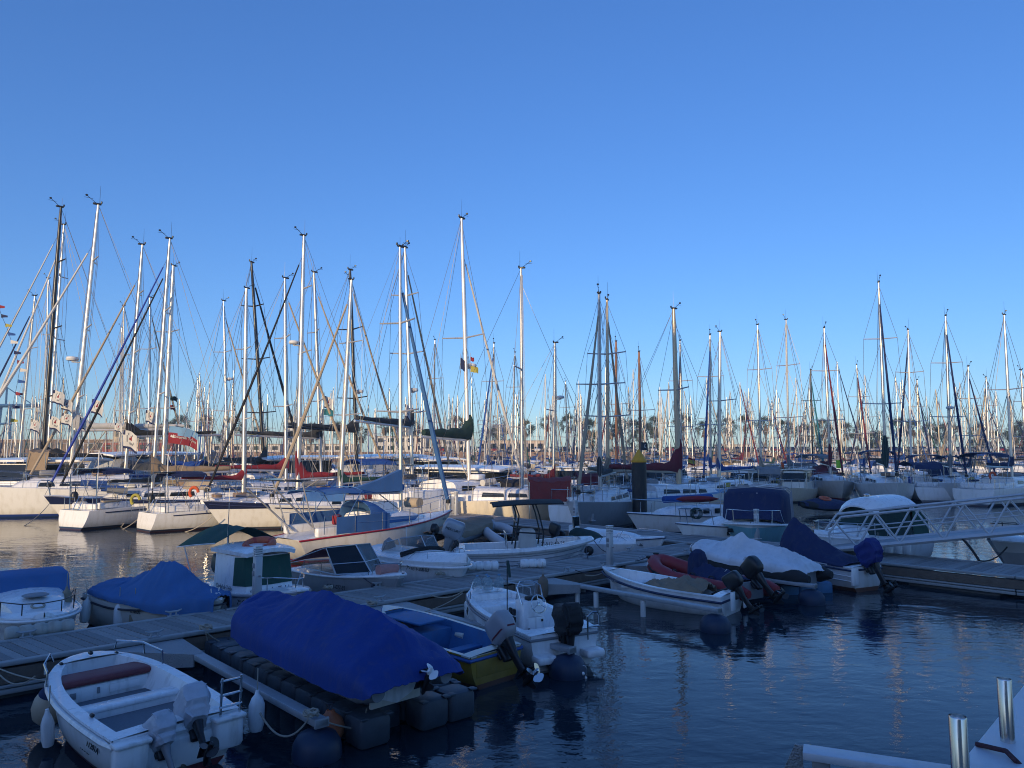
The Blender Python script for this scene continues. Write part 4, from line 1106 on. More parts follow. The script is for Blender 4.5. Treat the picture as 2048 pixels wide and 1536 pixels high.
def steer_wheel(parent, loc, r=.17, tilt=R(60)):
    mb = MB(); M3 = Matrix.Rotation(tilt, 3, 'Y'); c = Vector(loc)
    mb.tube([c+M3@Vector((math.cos(a)*r, math.sin(a)*r, 0)) for a in [2*PI*k/24 for k in range(24)]], .014, 6, loop=True)
    for k in range(3): a = 2*PI*k/3; mb.tube([c, c+M3@Vector((math.cos(a)*r, math.sin(a)*r, 0))], .008, 5)
    mb.lathe([(.0,-.03),(.04,-.02),(.04,.02),(0,.03)], c, 10, d=M3@Vector((0,0,1)))
    return mb.build('steering_wheel', STEEL, parent)
def tubes(parent, pts, r, m, name='rail', n=6):
    mb = MB()
    for p in pts: mb.tube(p, r, n)
    return mb.build(name, m, parent)
def fender(label, at, r=.09, h=.5, m=None, group='white fenders hung along the small boats', name='fender', tilt=0., top=None, rz=0.):
    t = thing(name, label, 'fender', at, rz, group if group else None)
    mb = MB(); mb.lathe([(.02,h/2+.08),(.03,h/2+.03),(r*.7,h/2-.02),(r,h/2-.1),(r,-h/2+.1),(r*.8,-h/2+.02),(0,-h/2)], (0,0,0), 14); o = mb.build('body', m or WHP, t); o.rotation_euler = (tilt,0,0)
    mb = MB(); mb.tube([(0,0,h/2+.05),(0,0,h/2+.35)], .008, 5); mb.build('lanyard', ROPE, t); return t
def lay_fender(label, at, ang, L=.9, r=.13, m=None, ribs=5):
    t = thing('dock_fender', label, 'fender', at, ang, 'ribbed dock fenders on the pontoon edge')
    prof = [(0,-L/2),(r*.8,-L/2+.01)]
    for k in range(ribs):
        a = -L/2+L*k/ribs; b_ = a+L/ribs; prof += [(r*.82,a+.012),(r,a+.04),(r,b_-.04),(r*.82,b_-.012)]
    prof += [(r*.8,L/2-.01),(0,L/2)]
    mb = MB(); mb.lathe(prof, (0,0,0), 14, axis='x'); mb.build('body', m or WHP, t); return t
def line(label, a, b_, sag=.15, r=.012, m=None, extra=None, group='mooring lines of the small boats', name='mooring_line'):
    a, b_ = Vector(a), Vector(b_); pts = [a.lerp(b_, i/14)-Vector((0,0,sag*4*(i/14)*(1-i/14))) for i in range(15)]
    mb = MB(); mb.tube(pts, r, 6); o = mb.build(name, m or ROPE); return tag(o, label, 'rope', group)
def rope_coil(label, at, r=.13, seed=0, m=None):
    rr = random.Random(seed); pts = []
    for i in range(60):
        a = i*.62; q = r*(.5+.5*rr.random()); pts.append(Vector(at)+Vector((math.cos(a)*q, math.sin(a)*q*.8, .02+.05*rr.random()+.0008*i)))
    mb = MB(); mb.tube(pts, .013, 5); return tag(mb.build('rope_coil', m or ROPE), label, 'rope', 'heaps of rope on the pontoon')
def winframe(parent, quad, glass=DGLASS, fr=.025, frm=ALU, name='windscreen_pane', bars=()):
    P = [Vector(p) for p in quad]; n = (P[1]-P[0]).cross(P[3]-P[0]).normalized(); mb = MB()
    mb.add([p-n*.004 for p in P]+[p+n*.004 for p in P], [(0,1,2,3),(7,6,5,4),(0,4,5,1),(1,5,6,2),(2,6,7,3),(3,7,4,0)])
    o = mb.build(name, glass, parent); mb = MB()
    mb.tube(P+[P[0]], fr, 6)
    for f in bars: mb.tube([P[0].lerp(P[3], f), P[1].lerp(P[2], f)], fr*.8, 6)
    mb.build('pane_frame', frm, o); return o
SG = 'small boats moored along the finger pontoon'
# ================================================================== A: white dinghy with the red seat
HA = hull_mat('dinghy_hull', (.84,.845,.85), boot=(.13,.02,.025), anti=(.06,.015,.02), zb=.0, zs=.09)
t, L = place('dinghy', 'white open dinghy with dark red bow seat and two covered outboards', 'boat', (172,1306), .80, (400,1468), .6, SG, ext=(.05,0))
mb, rg = open_hull([HA, GELC, GEL, GREYD], gw=.14, floor=.43, i0=1, i1=13, flr=.9, L=L, B=1.78, fb=.86, fm=.66, fs=.62, draft=.18, tr=.93, rake=.35, p=2.8, qq=.52, bluff=.02, e=.5, e2=1.25, tm=.35, k=8)
mb.build('hull', [HA, GELC, GEL, GREYD], t)
rub_rail(rg, t, GELC, .035, -.05, .045)
q = MB(); q.box((1.02,0,.52), (.52,1.34,.28), bev=.05, taper=.97); q.build('seat_locker', GEL, t)
q = MB(); q.box((.98,0,.715), (.50,1.32,.11), bev=.045); q.build('seat_cushion', mat('dark_red_vinyl', (.20,.045,.05), .55, var=.15, bump=.15, bscale=80), t)
q = MB(); q.box((-.12,0,.56), (.30,1.50,.07), bev=.025); q.box((-.12,0,.49), (.24,1.36,.12)); q.build('thwart', GELC, t)
q = MB(); q.box((.38,0,.445), (.66,1.30,.02), bev=.005); q.box((-.92,0,.445), (1.25,1.28,.02), bev=.005); q.build('floor_panel', GREYD, t)
for s in (-1,1):
    q = MB(); q.box((-L/2-.06, s*.64, .40), (.22,.42,.40), bev=.06); q.box((-L/2-.08, s*.64, .60), (.24,.46,.06), bev=.025); q.build('stern_pod', GEL, t)
q = MB(); q.box((-L/2+.02,0,.30),(.16,.9,.4), bev=.04); q.build('transom_well', GEL, t)
outboard(t, (-L/2-.02,.26,.44), R(40), .68, mat('grey_cover_cloth', (.50,.52,.57), .45, var=.15, bump=.4, bscale=14), GRYP, cover=True, rz=R(4), tiller=True, label='smaller outboard motor under a grey cloth cover')
outboard(t, (-L/2+.06,-.22,.54), R(54), .84, mat('grey_cover_cloth', (.50,.52,.57)), BLK, cover=True, rz=R(-8), label='larger tilted outboard motor under a grey cloth cover')
tubes(t, [[(1.85,-.45,.88),(1.78,-.46,1.02),(1.35,-.72,1.02),(.75,-.82,.96),(.72,-.82,.74)],[(1.3,-.74,.84),(1.3,-.72,1.02)],[(1.72,.52,.88),(1.62,.60,1.02),(1.1,.82,1.0),(.85,.84,.94),(.84,.84,.74)],[(1.25,.76,.82),(1.25,.76,1.0)]], .016, STEEL, 'bow_rail')
tubes(t, [[(-L/2-.1,-.52,.62),(-L/2-.12,-.52,1.12)],[(-L/2-.1,-.80,.62),(-L/2-.12,-.80,1.12)],[(-L/2-.11,-.5,1.08),(-L/2-.11,-.82,1.08)],[(-L/2-.11,-.5,.9),(-L/2-.11,-.82,.9)],[(-L/2-.11,-.5,.75),(-L/2-.11,-.82,.75)]], .018, STEEL, 'boarding_ladder')
q = MB()
for x, y in ((1.55,.45),(1.6,-.4),(-.9,.76),(.2,.83)): q.box((x,y,.86 if x > 1 else .71), (.09,.05,.04), bev=.015)
q.box((1.62,0,.93),(.12,.06,.05), bev=.02); q.build('deck_fitting', BLK, t)
q = MB(); q.box((.755,.14,.56),(.02,.04,.09), bev=.005); q.box((.755,.50,.54),(.02,.09,.09), bev=.02); q.build('locker_latch', GRYP, t)
q = MB(); q.box((.757,-.25,.55),(.012,.45,.12), bev=.004); q.build('locker_lid', GELC, t)
text('maker_mark', '11201A', .09, BLK, t, (-1.25,.855,.42), (R(80),0,R(180)), sx=1.6)
text('maker_mark', '- - -- ---', .07, BLK, t, (-1.0,.862,.32), (R(80),0,R(180)), sx=1.6)
q = MB(); q.lathe([(.05,-.12),(.1,-.02),(.1,.1),(.02,.15)], (-1.55,.3,.28), 10); q.build('fuel_can', FAB['dark_green'], t)
rescale(t, L, .86, 1., .9)
p = W(101,1404,.40); bf = thing('ball_fender', 'large round cream fender with a blue top at the bow of the red seat dinghy', 'fender', (p.x,p.y,.36)); bf.rotation_euler = (R(10),R(16),0)
q = MB(); q.lathe([(0,-.27),(.10,-.25),(.18,-.17),(.215,-.05),(.205,.06),(.165,.16),(.11,.24),(.06,.29),(.035,.31),(0,.31)], n=22); q.build('ball', mat('fender_cream', (.46,.38,.28), .45, var=.12, dirt=.35), bf)
q = MB(); q.lathe([(.168,.165),(.118,.243),(.066,.295),(.04,.33),(.03,.36),(0,.36)], n=22); q.build('blue_top', FAB['navy'], bf)
p = t.matrix_world@Vector((.25,.96,.34)); fender('slim white fender hanging on the side of the red seat dinghy', (p.x,p.y,.26), .075, .40, GEL, tilt=R(8))
p = W(513,1430,.35); fender('white bottle fender at the stern ladder of the red seat dinghy', (p.x,p.y,.36), .10, .44, GEL)

# ================================================================== B: covered inflatable on floating cubes
dk, DL = place('floating_dock', 'drive-on dock of dark floating plastic cubes beneath the royal blue cover', 'dock', (455,1275), .3, (815,1445), .3, None, ext=(.35,.1))
def cube_mesh():
    mb = MB(); mb.box((0,0,0), (.485,.485,.42), bev=.07)
    for sx in (-1,1):
        for sy in (-1,1): mb.box((sx*.2,sy*.2,.205), (.12,.12,.03), bev=.012)
    return mb.mesh('float_cube', mat('slate_blue_plastic', (.055,.07,.09), .5, var=.25, scale=6, bump=.15, bscale=30))
cm = cube_mesh(); nn = int(DL/.5)
for i in range(nn):
    for j in range(0,4):
        if j in (1,) and i < 1: continue
        x = -DL/2+.5*(i+.3); z = .16+rnd.uniform(-.012,.012)-(.10 if j in (1,) else 0)
        link('float_cube', cm, dk, (x, .55-j*.5, z), (rnd.uniform(-.02,.02), rnd.uniform(-.02,.02), 0))
rescale(dk, DL, .93, 0, .93, .05, (.02,.30))
t, L = place('inflatable_boat', 'inflatable boat hidden under a draped royal blue cover on the cube dock', 'boat', (500,1236), .9, (858,1392), .72, SG, ext=(.15,.05))
TUBG = mat('grey_inflatable_rubber', (.30,.31,.33), .5, var=.1, bump=.15, bscale=25)
q = MB(); hw = .68
path = [(-L/2-.15,-hw,.66),(-L/2+.3,-hw,.66),(0,-hw,.68),(L/2-1.1,-hw*.95,.74),(L/2-.5,-hw*.68,.84),(L/2-.2,-hw*.3,.90),(L/2-.12,0,.92),(L/2-.2,hw*.3,.90),(L/2-.5,hw*.68,.84),(L/2-1.1,hw*.95,.74),(0,hw,.68),(-L/2+.3,hw,.66),(-L/2-.15,hw,.66)]
q.tube(path, [.13]+[.235]*11+[.13], 16); q.build('buoyancy_tube', TUBG, t)
q = MB(); q.box((-L/2+.35,0,.6),(.07,1.0,.62), bev=.02); q.build('transom', CREAM, t)
q = MB(); q.loft([[Vector((x,-.5*k,.62)),Vector((x,-.3*k,.40+lift)),Vector((x,0,.30+lift)),Vector((x,.3*k,.40+lift)),Vector((x,.5*k,.62))] for x, k, lift in ((-L/2+.3,1,0),(0,1,.02),(L/2-1.0,.9,.08),(L/2-.4,.35,.35))], 0, False, True, True); q.build('hull', GEL, t)
cover_sheet('boat_cover', t, 'royal_blue', L+.62, [(0,.92,.66,.70,.72,1.0),(.03,.96,.60,.86,1.0,.9),(.11,1.0,.58,.97,1.40,.7),(.22,1.03,.58,1.0,1.54,.7),(.38,1.02,.60,1.02,1.56,.65),(.50,1.0,.62,1.02,1.63,.7),(.60,1.0,.64,1.04,1.55,.7),(.74,.98,.66,1.06,1.40,.7),(.86,.90,.70,1.12,1.40,.65),(.94,.66,.74,1.12,1.36,.65),(.985,.36,.74,1.05,1.22,.7),(1,.22,.74,.95,1.05,.8)], 90, 45, 3, .022)
outboard(t, (-L/2+.42,-.05,.74), R(64), .92, BLK, BLK, prop=GEL, rz=R(6))
rescale(t, L, .79, 0, .90, .17, (.02,.10))
# ================================================================== C: blue and yellow boat
HY = hull_mat('yellow_hull', (.38,.24,.035), boot=(.13,.05,.03), anti=(.07,.025,.02), zb=.02, zs=.10)
BLP = mat('worn_blue_paint', (.035,.15,.36), .6, var=.25, scale=5, dirt=.2)
t, L = place('wooden_boat', 'yellow wooden boat with a blue painted inside and tilted outboard', 'boat', (775,1212), .85, (1012,1303), .58, SG, ext=(.55,0))
mb, rg = open_hull([HY, CREAM, BLP, BLP], gw=.07, floor=.14, i0=1, i1=13, flr=.8, L=L, B=1.62, fb=.95, fm=.66, fs=.60, draft=.18, tr=.86, rake=.4, p=2.2, qq=.8, bluff=.06, e=.55, tm=.4, k=8, lip=.03)
mb.build('hull', [HY, CREAM, BLP, BLP], t)
rub_rail(rg, t, mat('blue_rail_paint', (.04,.12,.38), .5, var=.2), .03, -.045, .035)
q = MB(); q.box((-.62,0,.42),(.26,1.28,.05), bev=.012); q.box((-.62,0,.28),(.04,.06,.26)); q.build('thwart', BLP, t)
q = MB(); q.box((.5,0,.40),(.55,1.28,.5), bev=.02); q.build('locker', BLP, t)
q = MB(); q.box((L/2-1.05,0,.86),(1.3,.75,.04), bev=.01); q.build('foredeck', BLP, t)
q = MB(); q.tube([(-.12,-.70,.50),(.12,-.70,.50)], .075, 10, sq=.9); o = q.build('oval_port', CREAM, t)
q = MB(); q.box((0,-.67,.5),(.2,.03,.07), bev=.03); q.build('port_opening', BLK, o)
tubes(t, [[(.9,.5,.62),(-.2,.66,.55)]], .02, TEAK, 'oar')
q = MB(); q.box((-L/2+.02,0,.42),(.06,1.1,.4), bev=.015); q.build('transom_board', mat('worn_yellow_paint', (.36,.23,.04), .6, var=.2, dirt=.3), t)
q = MB(); q.box((-L/2+.55,.775,.40),(.2,.012,.12)); q.build('registration_plate', GEL, t)
text('registration_letters', 'M 1 T', .09, mat('faded_ochre', (.16,.10,.03), .7), t, (-L/2+.95,.80,.41), (R(84),0,R(180)))
outboard(t, (-L/2-.0,-.12,.66), R(42), 1.12, mat('light_grey_cowl', (.36,.36,.38), .4), BLK, band=FAB['dark_red'], prop=STEEL, rz=R(-4), tiller=True)
rescale(t, L, .82, -.2, .85, 0, (.04,.06))
# ================================================================== D: white centre console boat
HD = hull_mat('console_boat_hull', (.85,.855,.86), boot=(.3,.3,.3), anti=(.05,.05,.06), zb=.0, zs=.04)
t, L = place('console_boat', 'white centre console boat with steering wheel and black covered outboard', 'boat', (937,1166), .95, (1150,1272), .72, SG, ext=(.05,0))
mb, rg = open_hull([HD, GELC, GELC, GELC], gw=.13, floor=.22, i0=1, i1=12, flr=.86, L=L, B=1.85, fb=1.0, fm=.76, fs=.70, draft=.22, tr=.9, rake=.55, p=2.6, qq=.58, bluff=.02, e=.5, tm=.38, k=8)
mb.build('hull', [HD, GELC, GELC, GELC], t)
rub_rail(rg, t, GRYP, .03, -.06, .03)
q = MB(); q.box((1.05,0,.58),(.95,1.42,.5), bev=.05); q.box((1.55,0,.72),(.5,1.1,.5), bev=.06); q.build('bow_locker', GELC, t)
q = MB(); q.box((.56,0,.62),(.02,.7,.2), bev=.008); q.box((.545,0,.62),(.02,.03,.12)); q.build('locker_lid', GELC, t)
q = MB(); q.box((-.45,-.05,.66),(.50,.62,.92), bev=.06, taper=.86); cn = q.build('console', GELC, t)
q = MB(); q.box((-.735,-.05,.52),(.02,.42,.52), bev=.008); q.build('console_door', GEL, cn)
q = MB(); q.box((-.75,.13,.52),(.03,.05,.08)); q.box((-.75,-.22,.7),(.02,.05,.05)); q.box((-.75,-.22,.34),(.02,.05,.05)); q.build('door_latch', BLK, cn)
steer_wheel(t, (-.80,-.10,1.06), .19, R(-68))
tubes(t, [[(-.62,-.34,1.05),(-.42,-.36,1.38),(-.28,-.2,1.47),(-.28,.1,1.47),(-.42,.26,1.38),(-.62,.24,1.05)]], .02, STEEL, 'console_rail')
winframe(t, [(-.25,-.3,1.1),(-.25,.2,1.1),(-.33,.17,1.38),(-.33,-.27,1.38)], CGLASS, .012)
q = MB(); q.box((-.55,-.05,1.14),(.16,.3,.12), bev=.03); q.build('instrument_pod', BLK, t)
q = MB(); q.box((-1.5,0,.48),(.45,1.46,.4), bev=.05); q.build('stern_bench', GELC, t)
q = MB()
for k in range(3):
    for j in range(2): q.box((-.30-.16*j,.36,.55+.16*k),(.11,.07,.14), bev=.02)
q.build('cushion_float', BLKM, t)
tubes(t, [[(-.25,.42,.5),(-.28,.44,1.85)]], .014, BLK, 'flag_staff')
q = MB(); q.loft([rrect(-.3-.12*k,.44+.05*k,1.95-.07*k,.05+.05*math.sin(k),.06,8) for k in range(5)], 0, True, True, True); q.build('rolled_flag', FAB['dark_green'], t)
for s in (-1,1): q = MB(); q.box((-L/2-.14,s*.60,.30),(.34,.46,.16), bev=.05); q.build('stern_pod', GELC, t)
tubes(t, [[(L/2-.35,-.35,1.02),(L/2-.4,-.38,1.2),(L/2-1.0,-.74,1.14),(.9,-.86,1.08),(.85,-.86,.84)],[(L/2-1.0,-.74,.94),(L/2-1.0,-.74,1.14)],[(L/2-.35,.35,1.02),(L/2-.4,.38,1.2),(L/2-1.0,.74,1.14),(.9,.86,1.08),(.85,.86,.84)],[(L/2-1.0,.74,.94),(L/2-1.0,.74,1.14)]], .016, STEEL, 'bow_rail')
tubes(t, [[(-L/2-.12,-.5,.55),(-L/2-.12,-.5,1.0),(-L/2-.14,-.6,1.08),(-L/2-.14,-.72,1.08),(-L/2-.12,-.8,1.0),(-L/2-.12,-.8,.5)],[(-L/2-.12,-.5,.8),(-L/2-.12,-.8,.8)]], .022, STEEL, 'boarding_ladder')
outboard(t, (-L/2-.03,.05,.78), R(10), 1.05, mat('black_cover_cloth', (.012,.013,.016), .7, bump=.4, bscale=14), BLK, cover=True, prop=GEL)
text('bow_letters', "7ª-2001", .17, BLK, t, (L/2-.95,.80,.66), (R(78),0,R(158)), sx=.95)
rescale(t, L, .81, 1., .86, 0, (.26,-.02))
JUG = glass_mat('jug_plastic', (.35,.45,.48), .45, .12)
for i, (x, y) in enumerate(((L/2-.42,.28),(L/2-.36,-.02),(L/2-.52,-.3),(L/2-.62,.06))):
    p = t.matrix_world@Vector((x,y,1.045)); j = thing('water_jug', 'clear plastic water jug standing on the bow of the console boat', 'jug', p, i*1.1, 'clear water jugs on the console boat bow')
    mb = MB(); mb.lathe([(.0,0),(.10,0),(.105,.02),(.10,.06),(.105,.1),(.10,.15),(.06,.2),(.028,.22),(.028,.25),(0,.25)], n=14); b_ = mb.build('bottle', JUG, j)
    mb = MB(); mb.lathe([(.0,.25),(.033,.25),(.033,.275),(0,.275)], n=10); mb.build('cap', FAB['light_blue'], j)
# ================================================================== E: white rowing boat with tan cover
HE = hull_mat('rowing_boat_hull', (.82,.83,.84), boot=(.55,.55,.55), anti=(.2,.2,.2), zb=.0, zs=.02)
t, L = place('rowing_boat', 'white rowing boat with navy stripe, tan tarpaulin and black outboard', 'boat', (1206,1140), .66, (1460,1190), .42, SG, ext=(0,.05))
mb, rg = open_hull([HE, GELC, GEL, GEL], gw=.07, floor=.14, i0=1, i1=13, flr=.8, L=L, B=1.5, fb=.72, fm=.48, fs=.44, draft=.18, tr=.84, rake=.5, p=2.2, qq=.8, bluff=.05, e=.55, tm=.4, k=8)
mb.build('hull', [HE, GELC, GEL, GEL], t)
rub_rail(rg, t, mat('navy_rail', (.015,.03,.09), .5), .03, -.10, .028, 'navy_stripe')
q = MB(); q.box((.75,0,.42),(.2,1.2,.05), bev=.01); q.build('thwart', GELC, t)
cover_sheet('tarpaulin', t, 'tan', L*.48, [(0,.40,.36,.46,.54,1),(.2,.58,.36,.50,.58,1),(.5,.60,.36,.52,.62,1),(.8,.54,.34,.48,.56,1),(1,.3,.30,.38,.42,1)], 60, 35, 8, .08).location = (-.35,0,0)
outboard(t, (-L/2+.02,-.05,.50), R(34), .78, BLK, BLK, tiller=True, mark='8')
q = MB(); q.box((-L/2-.16,.36,.36),(.05,.2,.42), bev=.02); q.box((-L/2-.14,-.42,.22),(.05,.2,.26), bev=.02); q.build('trim_board', GELC, t)
text('boat_name', 'BLACKDEEP', .11, mat('navy_letters', (.01,.02,.07), .5), t, (-.35,.772,.27), (R(84),0,R(180)))
text('bow_name', 'LA CALMA', .09, GRYP, t, (L/2-.55,.50,.52), (R(76),0,R(156)))
# ================================================================== F: red inflatable
REDR = mat('red_inflatable_rubber', (.30,.025,.03), .5, var=.12, bump=.15, bscale=25)
t, L = place('inflatable_boat', 'red inflatable boat with navy covered console and black outboard', 'boat', (1303,1113), .8, (1532,1184), .40, SG, ext=(.1,.0))
def rib_tubes(t, L, hw, r, m, z0=.42, zb=.75, cone=.10):
    q = MB(); path = []
    for s in (-1,1):
        half = [(-L/2-.25,hw,z0),(-L/2+.1,hw,z0),(-L/4,hw,z0),(L/8,hw,z0+.03),(L/2-.75,hw*.9,z0+(zb-z0)*.5),(L/2-.4,hw*.62,z0+(zb-z0)*.8),(L/2-.2,hw*.3,zb),(L/2-.14,0,zb)]
        half = [(x, s*y, z) for x, y, z in half]; path = path+half if s < 0 else path+list(reversed(half))[1:]
    q.tube(path, [cone]+[r]*(len(path)-2)+[cone], 16); return q.build('buoyancy_tube', m, t), path
_, path = rib_tubes(t, L, .62, .22, REDR)
q = MB(); q.tube([(x, y*1.0+(.215 if y > 0 else -.215 if y < 0 else 0)*1.0, z) for x, y, z in path[1:-1]], .03, 6, sq=1.5); q.build('rubbing_strake', BLKM, t)
q = MB(); q.box((-.2,0,.24),(L*.75,.9,.06)); q.box((-L/2+.12,0,.42),(.06,.86,.46), bev=.01); q.build('floor_and_transom', GRYP, t)
q = MB()
for k, x in enumerate((-.9,-.2,.5,1.1)):
    for s in (-1,1): q.tube([(x-.1,s*.60,.66),(x-.05,s*.60,.71),(x+.05,s*.60,.71),(x+.1,s*.60,.66)], .018, 6)
q.lathe([(.0,0),(.09,0),(.09,.04),(0,.05)], (L/2-.1,0,.96), 10); q.box((L/2-.12,.35,.9),(.12,.1,.08), bev=.02)
q.build('grab_handle', BLKM, t)
q = MB(); rings = []
for z, lx, ly in ((.3,.5,.62),(.7,.5,.6),(1.02,.46,.52),(1.2,.36,.42),(1.28,.16,.2)):
    rg_ = rrect(.12,0,z,lx,ly,20,.7)
    for p in rg_: k = noise.noise(p*5)*.05; p.x += k; p.y += k
    rings.append(rg_)
q.loft(rings, 0, True, True, True); q.build('console_cover', FAB['navy'], t)
cover_sheet('seat_cover', t, 'navy', 1.5, [(0,.42,.42,.55,.6,1),(.3,.45,.42,.66,.82,1),(.7,.48,.42,.66,.86,1),(1,.36,.45,.75,.95,1)], 30, 21, 5, .05).location = (-.72,0,0)
outboard(t, (-L/2+.08,0,.66), R(46), 1.05, BLK, BLK, mark='40')
text('tube_letters', 'ZODIAC'[:0]+'DUAL', .15, WHP, t, (L/2-.33,.62,.74), (R(60),0,R(140)))
rescale(t, L, .88, .2, .92)
# ================================================================== G: silver covered inflatable on a pale blue dock
dk2, DL = place('floating_dock', 'pale blue floating dock under the silver covered inflatable', 'dock', (1420,1120), .2, (1615,1172), .2, None, ext=(0,.05))
q = MB()
cb = MB(); cb.box((0,0,0),(.98,.50,.36), bev=.06); cbm = cb.mesh('float_block', mat('pale_blue_plastic', (.07,.20,.38), .5, var=.2, dirt=.2))
for i in range(4):
    for j in (-1,0,1): link('float_block', cbm, dk2, (-DL/2+.5+i*1.0, j*.52, .10))
t, L = place('inflatable_boat', 'inflatable with black tubes under a crumpled silver grey cover', 'boat', (1376,1090), 1.0, (1632,1150), .62, SG, ext=(.1,.05))
rib_tubes(t, L, .66, .24, BLKM, .52, .9)
q = MB(); q.box((-L/2+.15,0,.5),(.06,.9,.5)); q.box((-.2,0,.36),(L*.7,.8,.08)); q.build('hull', GRYP, t)
cover_sheet('boat_cover', t, 'silver', L+.15, [(0,.6,.56,.62,.66,1),(.05,.74,.48,.78,.9,1),(.14,.84,.50,.84,1.12,.9),(.24,.88,.62,.88,1.24,.9),(.38,.88,.66,.88,1.28,1.),(.5,.88,.66,.9,1.38,1.1),(.57,.88,.68,.9,1.54,1.25),(.64,.88,.70,.92,1.40,1.1),(.76,.84,.74,.98,1.22,1.),(.9,.62,.82,1.06,1.22,.9),(1,.25,.85,1.,1.04,.9)], 100, 45, 6, .026)
rescale(t, L, .88, .0, .92, .06, (.16,.16))
# ================================================================== H: white clinker boat with navy canopy
HH = hull_mat('clinker_hull', (.68,.69,.69), boot=(.14,.06,.035), anti=(.10,.04,.025), zb=.0, zs=.12)
t, L = place('clinker_boat', 'white clinker boat under a sloping navy canopy with royal blue motor cover', 'boat', (1585,1098), .85, (1742,1133), .70, SG, ext=(1.1,0))
kw = dict(L=L, B=1.7, fb=.98, fm=.72, fs=.70, draft=.2, tr=.86, rake=.4, p=2.2, qq=.8, bluff=.06, e=.5, tm=.4, k=8)
mb, rg = open_hull([HH, GELC, GEL, GEL], gw=.1, floor=.2, i0=1, i1=13, **kw); mb.build('hull', [HH, GELC, GEL, GEL], t)
rub_rail(rg, t, mat('navy_rail', (.015,.03,.09)), .03, -.06, .03, 'navy_stripe')
for dz in (-.24,-.38): 
    pts = [Vector((r[-1].x-.02*k, lerp(r[-1].y, r[-1].y*.93, -dz), r[-1].z+dz)) for k, r in enumerate(rg[:13])]
    tubes(t, [[p+Vector((0,.012,0)) for p in pts], [Vector((p.x,-p.y-.012,p.z)) for p in pts]], .014, GELC, 'clinker_plank_edge', 4)
cover_sheet('canopy', t, 'navy', L*.82, [(0,.80,.70,.76,.82,.7),(.2,.84,.70,.80,1.00,.6),(.5,.86,.70,.86,1.36,.6),(.78,.84,.72,1.0,1.78,.55),(.9,.80,.74,1.1,1.95,.55),(.93,.76,.74,1.1,1.94,.55),(.97,.7,.74,1.0,1.5,.6),(1,.62,.76,.86,.95,.8)], 70, 33, 4, .02).location = (-.08,0,0)
outboard(t, (-L/2-.05,0,.80), R(30), 1.25, mat('royal_blue_cover_cloth', (.008,.018,.16), .7, bump=.4, bscale=14), BLK, cover=True)
q = MB(); q.box((-L/2-.02,.6,.45),(.07,.32,.5), bev=.02); q.build('transom_knee', GELC, t)
rescale(t, L, .80, .0, .9, 0, (.2,.0))
# ================================================================== far side of the finger pontoon
def bowat(name, label, cat, bow, zb, L, head, group=SG):
    b_ = W(*bow, zb); h = R(head); return thing(name, label, cat, (b_.x-math.cos(h)*L/2, b_.y-math.sin(h)*L/2, 0), h, group)
def small_hull(t, key, hm, deck=GELC, **kw):
    me, rings = hull_mesh(key, [hm, deck], **kw); link('hull', me, t); return rings
HS = hull_mat('runabout_hull', (.82,.83,.84), boot=(.3,.3,.32), anti=(.05,.06,.1), zb=.0, zs=.05)
# I
L = 5.0; t = bowat('cabin_boat', 'white rounded bow with oval hatch and blue canopy at the left edge', 'boat', (88,1248), .62, L, -50)
rg = small_hull(t, 'I', HS, L=L, B=2.2, fb=.98, fm=.85, fs=.8, draft=.25, tr=.9, rake=.5, p=2.7, qq=.52, bluff=.02, e=.5, k=8, camber=.14)
rub_rail(rg, t, GELC, .03, -.08, .045)
q = MB(); q.loft(cabin_mesh(-.4,1.75,1.75,1.1,.30,.22,.92,slope=.9), 0, False, True, True); q.build('cuddy_roof', GELC, t)
q = MB(); q.lathe([(0,0),(.30,0),(.31,.02),(.27,.035),(0,.035)], (.95,0,1.26), 20); o = q.build('oval_hatch', GRYP, t)
q = MB(); q.sheet([[Vector((x, y, z)) for y in (-.98,-.95,-.8,0,.8,.95,.98)] for x, z in ((-.25,1.12),(-.5,1.52),(-.6,1.57),(-1.6,1.60),(-2.3,1.54),(-2.4,1.0))], 0, .02)
for s in (-1,1): q.add([(-.25,s*.985,1.12),(-.53,s*.985,1.54),(-2.3,s*.985,1.53),(-2.4,s*.985,.95)], [(0,1,2,3)])
q.build('canopy', FAB['faded_blue'], t)
tubes(t, [[(-.2,s*.98,1.0),(.4,s*.98,1.22),(1.4,s*.82,1.26),(2.05,s*.45,1.26),(2.25,0,1.26)] for s in (-1,1)]+[[(x,s*y,.92),(x,s*y,1.25)] for s in (-1,1) for x, y in ((.5,.98),(1.45,.80),(2.1,.42))], .014, BLK, 'bow_rail')
outboard(t, (-L/2,0,.8), R(10), 1.1, BLK, BLK)
text('registration_number', '1/01', .16, GRYP, t, (1.55,-.86,.62), (R(78),0,R(28)))
q = MB(); q.tube([(1.45+.14*math.cos(a), .14*math.sin(a), 1.08-.03*math.cos(a)) for a in [2*PI*k/14 for k in range(14)]], .03, 6, loop=True); q.build('rope_coil', ROPE, t)
q = MB(); q.box((2.2,0,.99),(.3,.12,.07), bev=.02); q.build('bow_roller', GALV, t)
p = W(80,1262,.6); lay_fender('grimy white ribbed fender along the pontoon under the oval hatch bow', (p.x,p.y,.62), ANG, 1.05, .12, mat('grimy_white_plastic', (.45,.43,.38), .6, dirt=.6))
p = W(133,1192,.8); fender('brown stained fender hanging on the oval hatch boat', (p.x,p.y,.7), .10, .42, mat('stained_fender', (.30,.24,.16), .6, dirt=.5))
boom('grey mooring boom between the oval hatch boat and the blue covered boat', W(150,1213,.45)+Vector((0,0,0)), 1.1, (.3,.36)) if False else None
rescale(t, 5.0, .74, 1., .76)
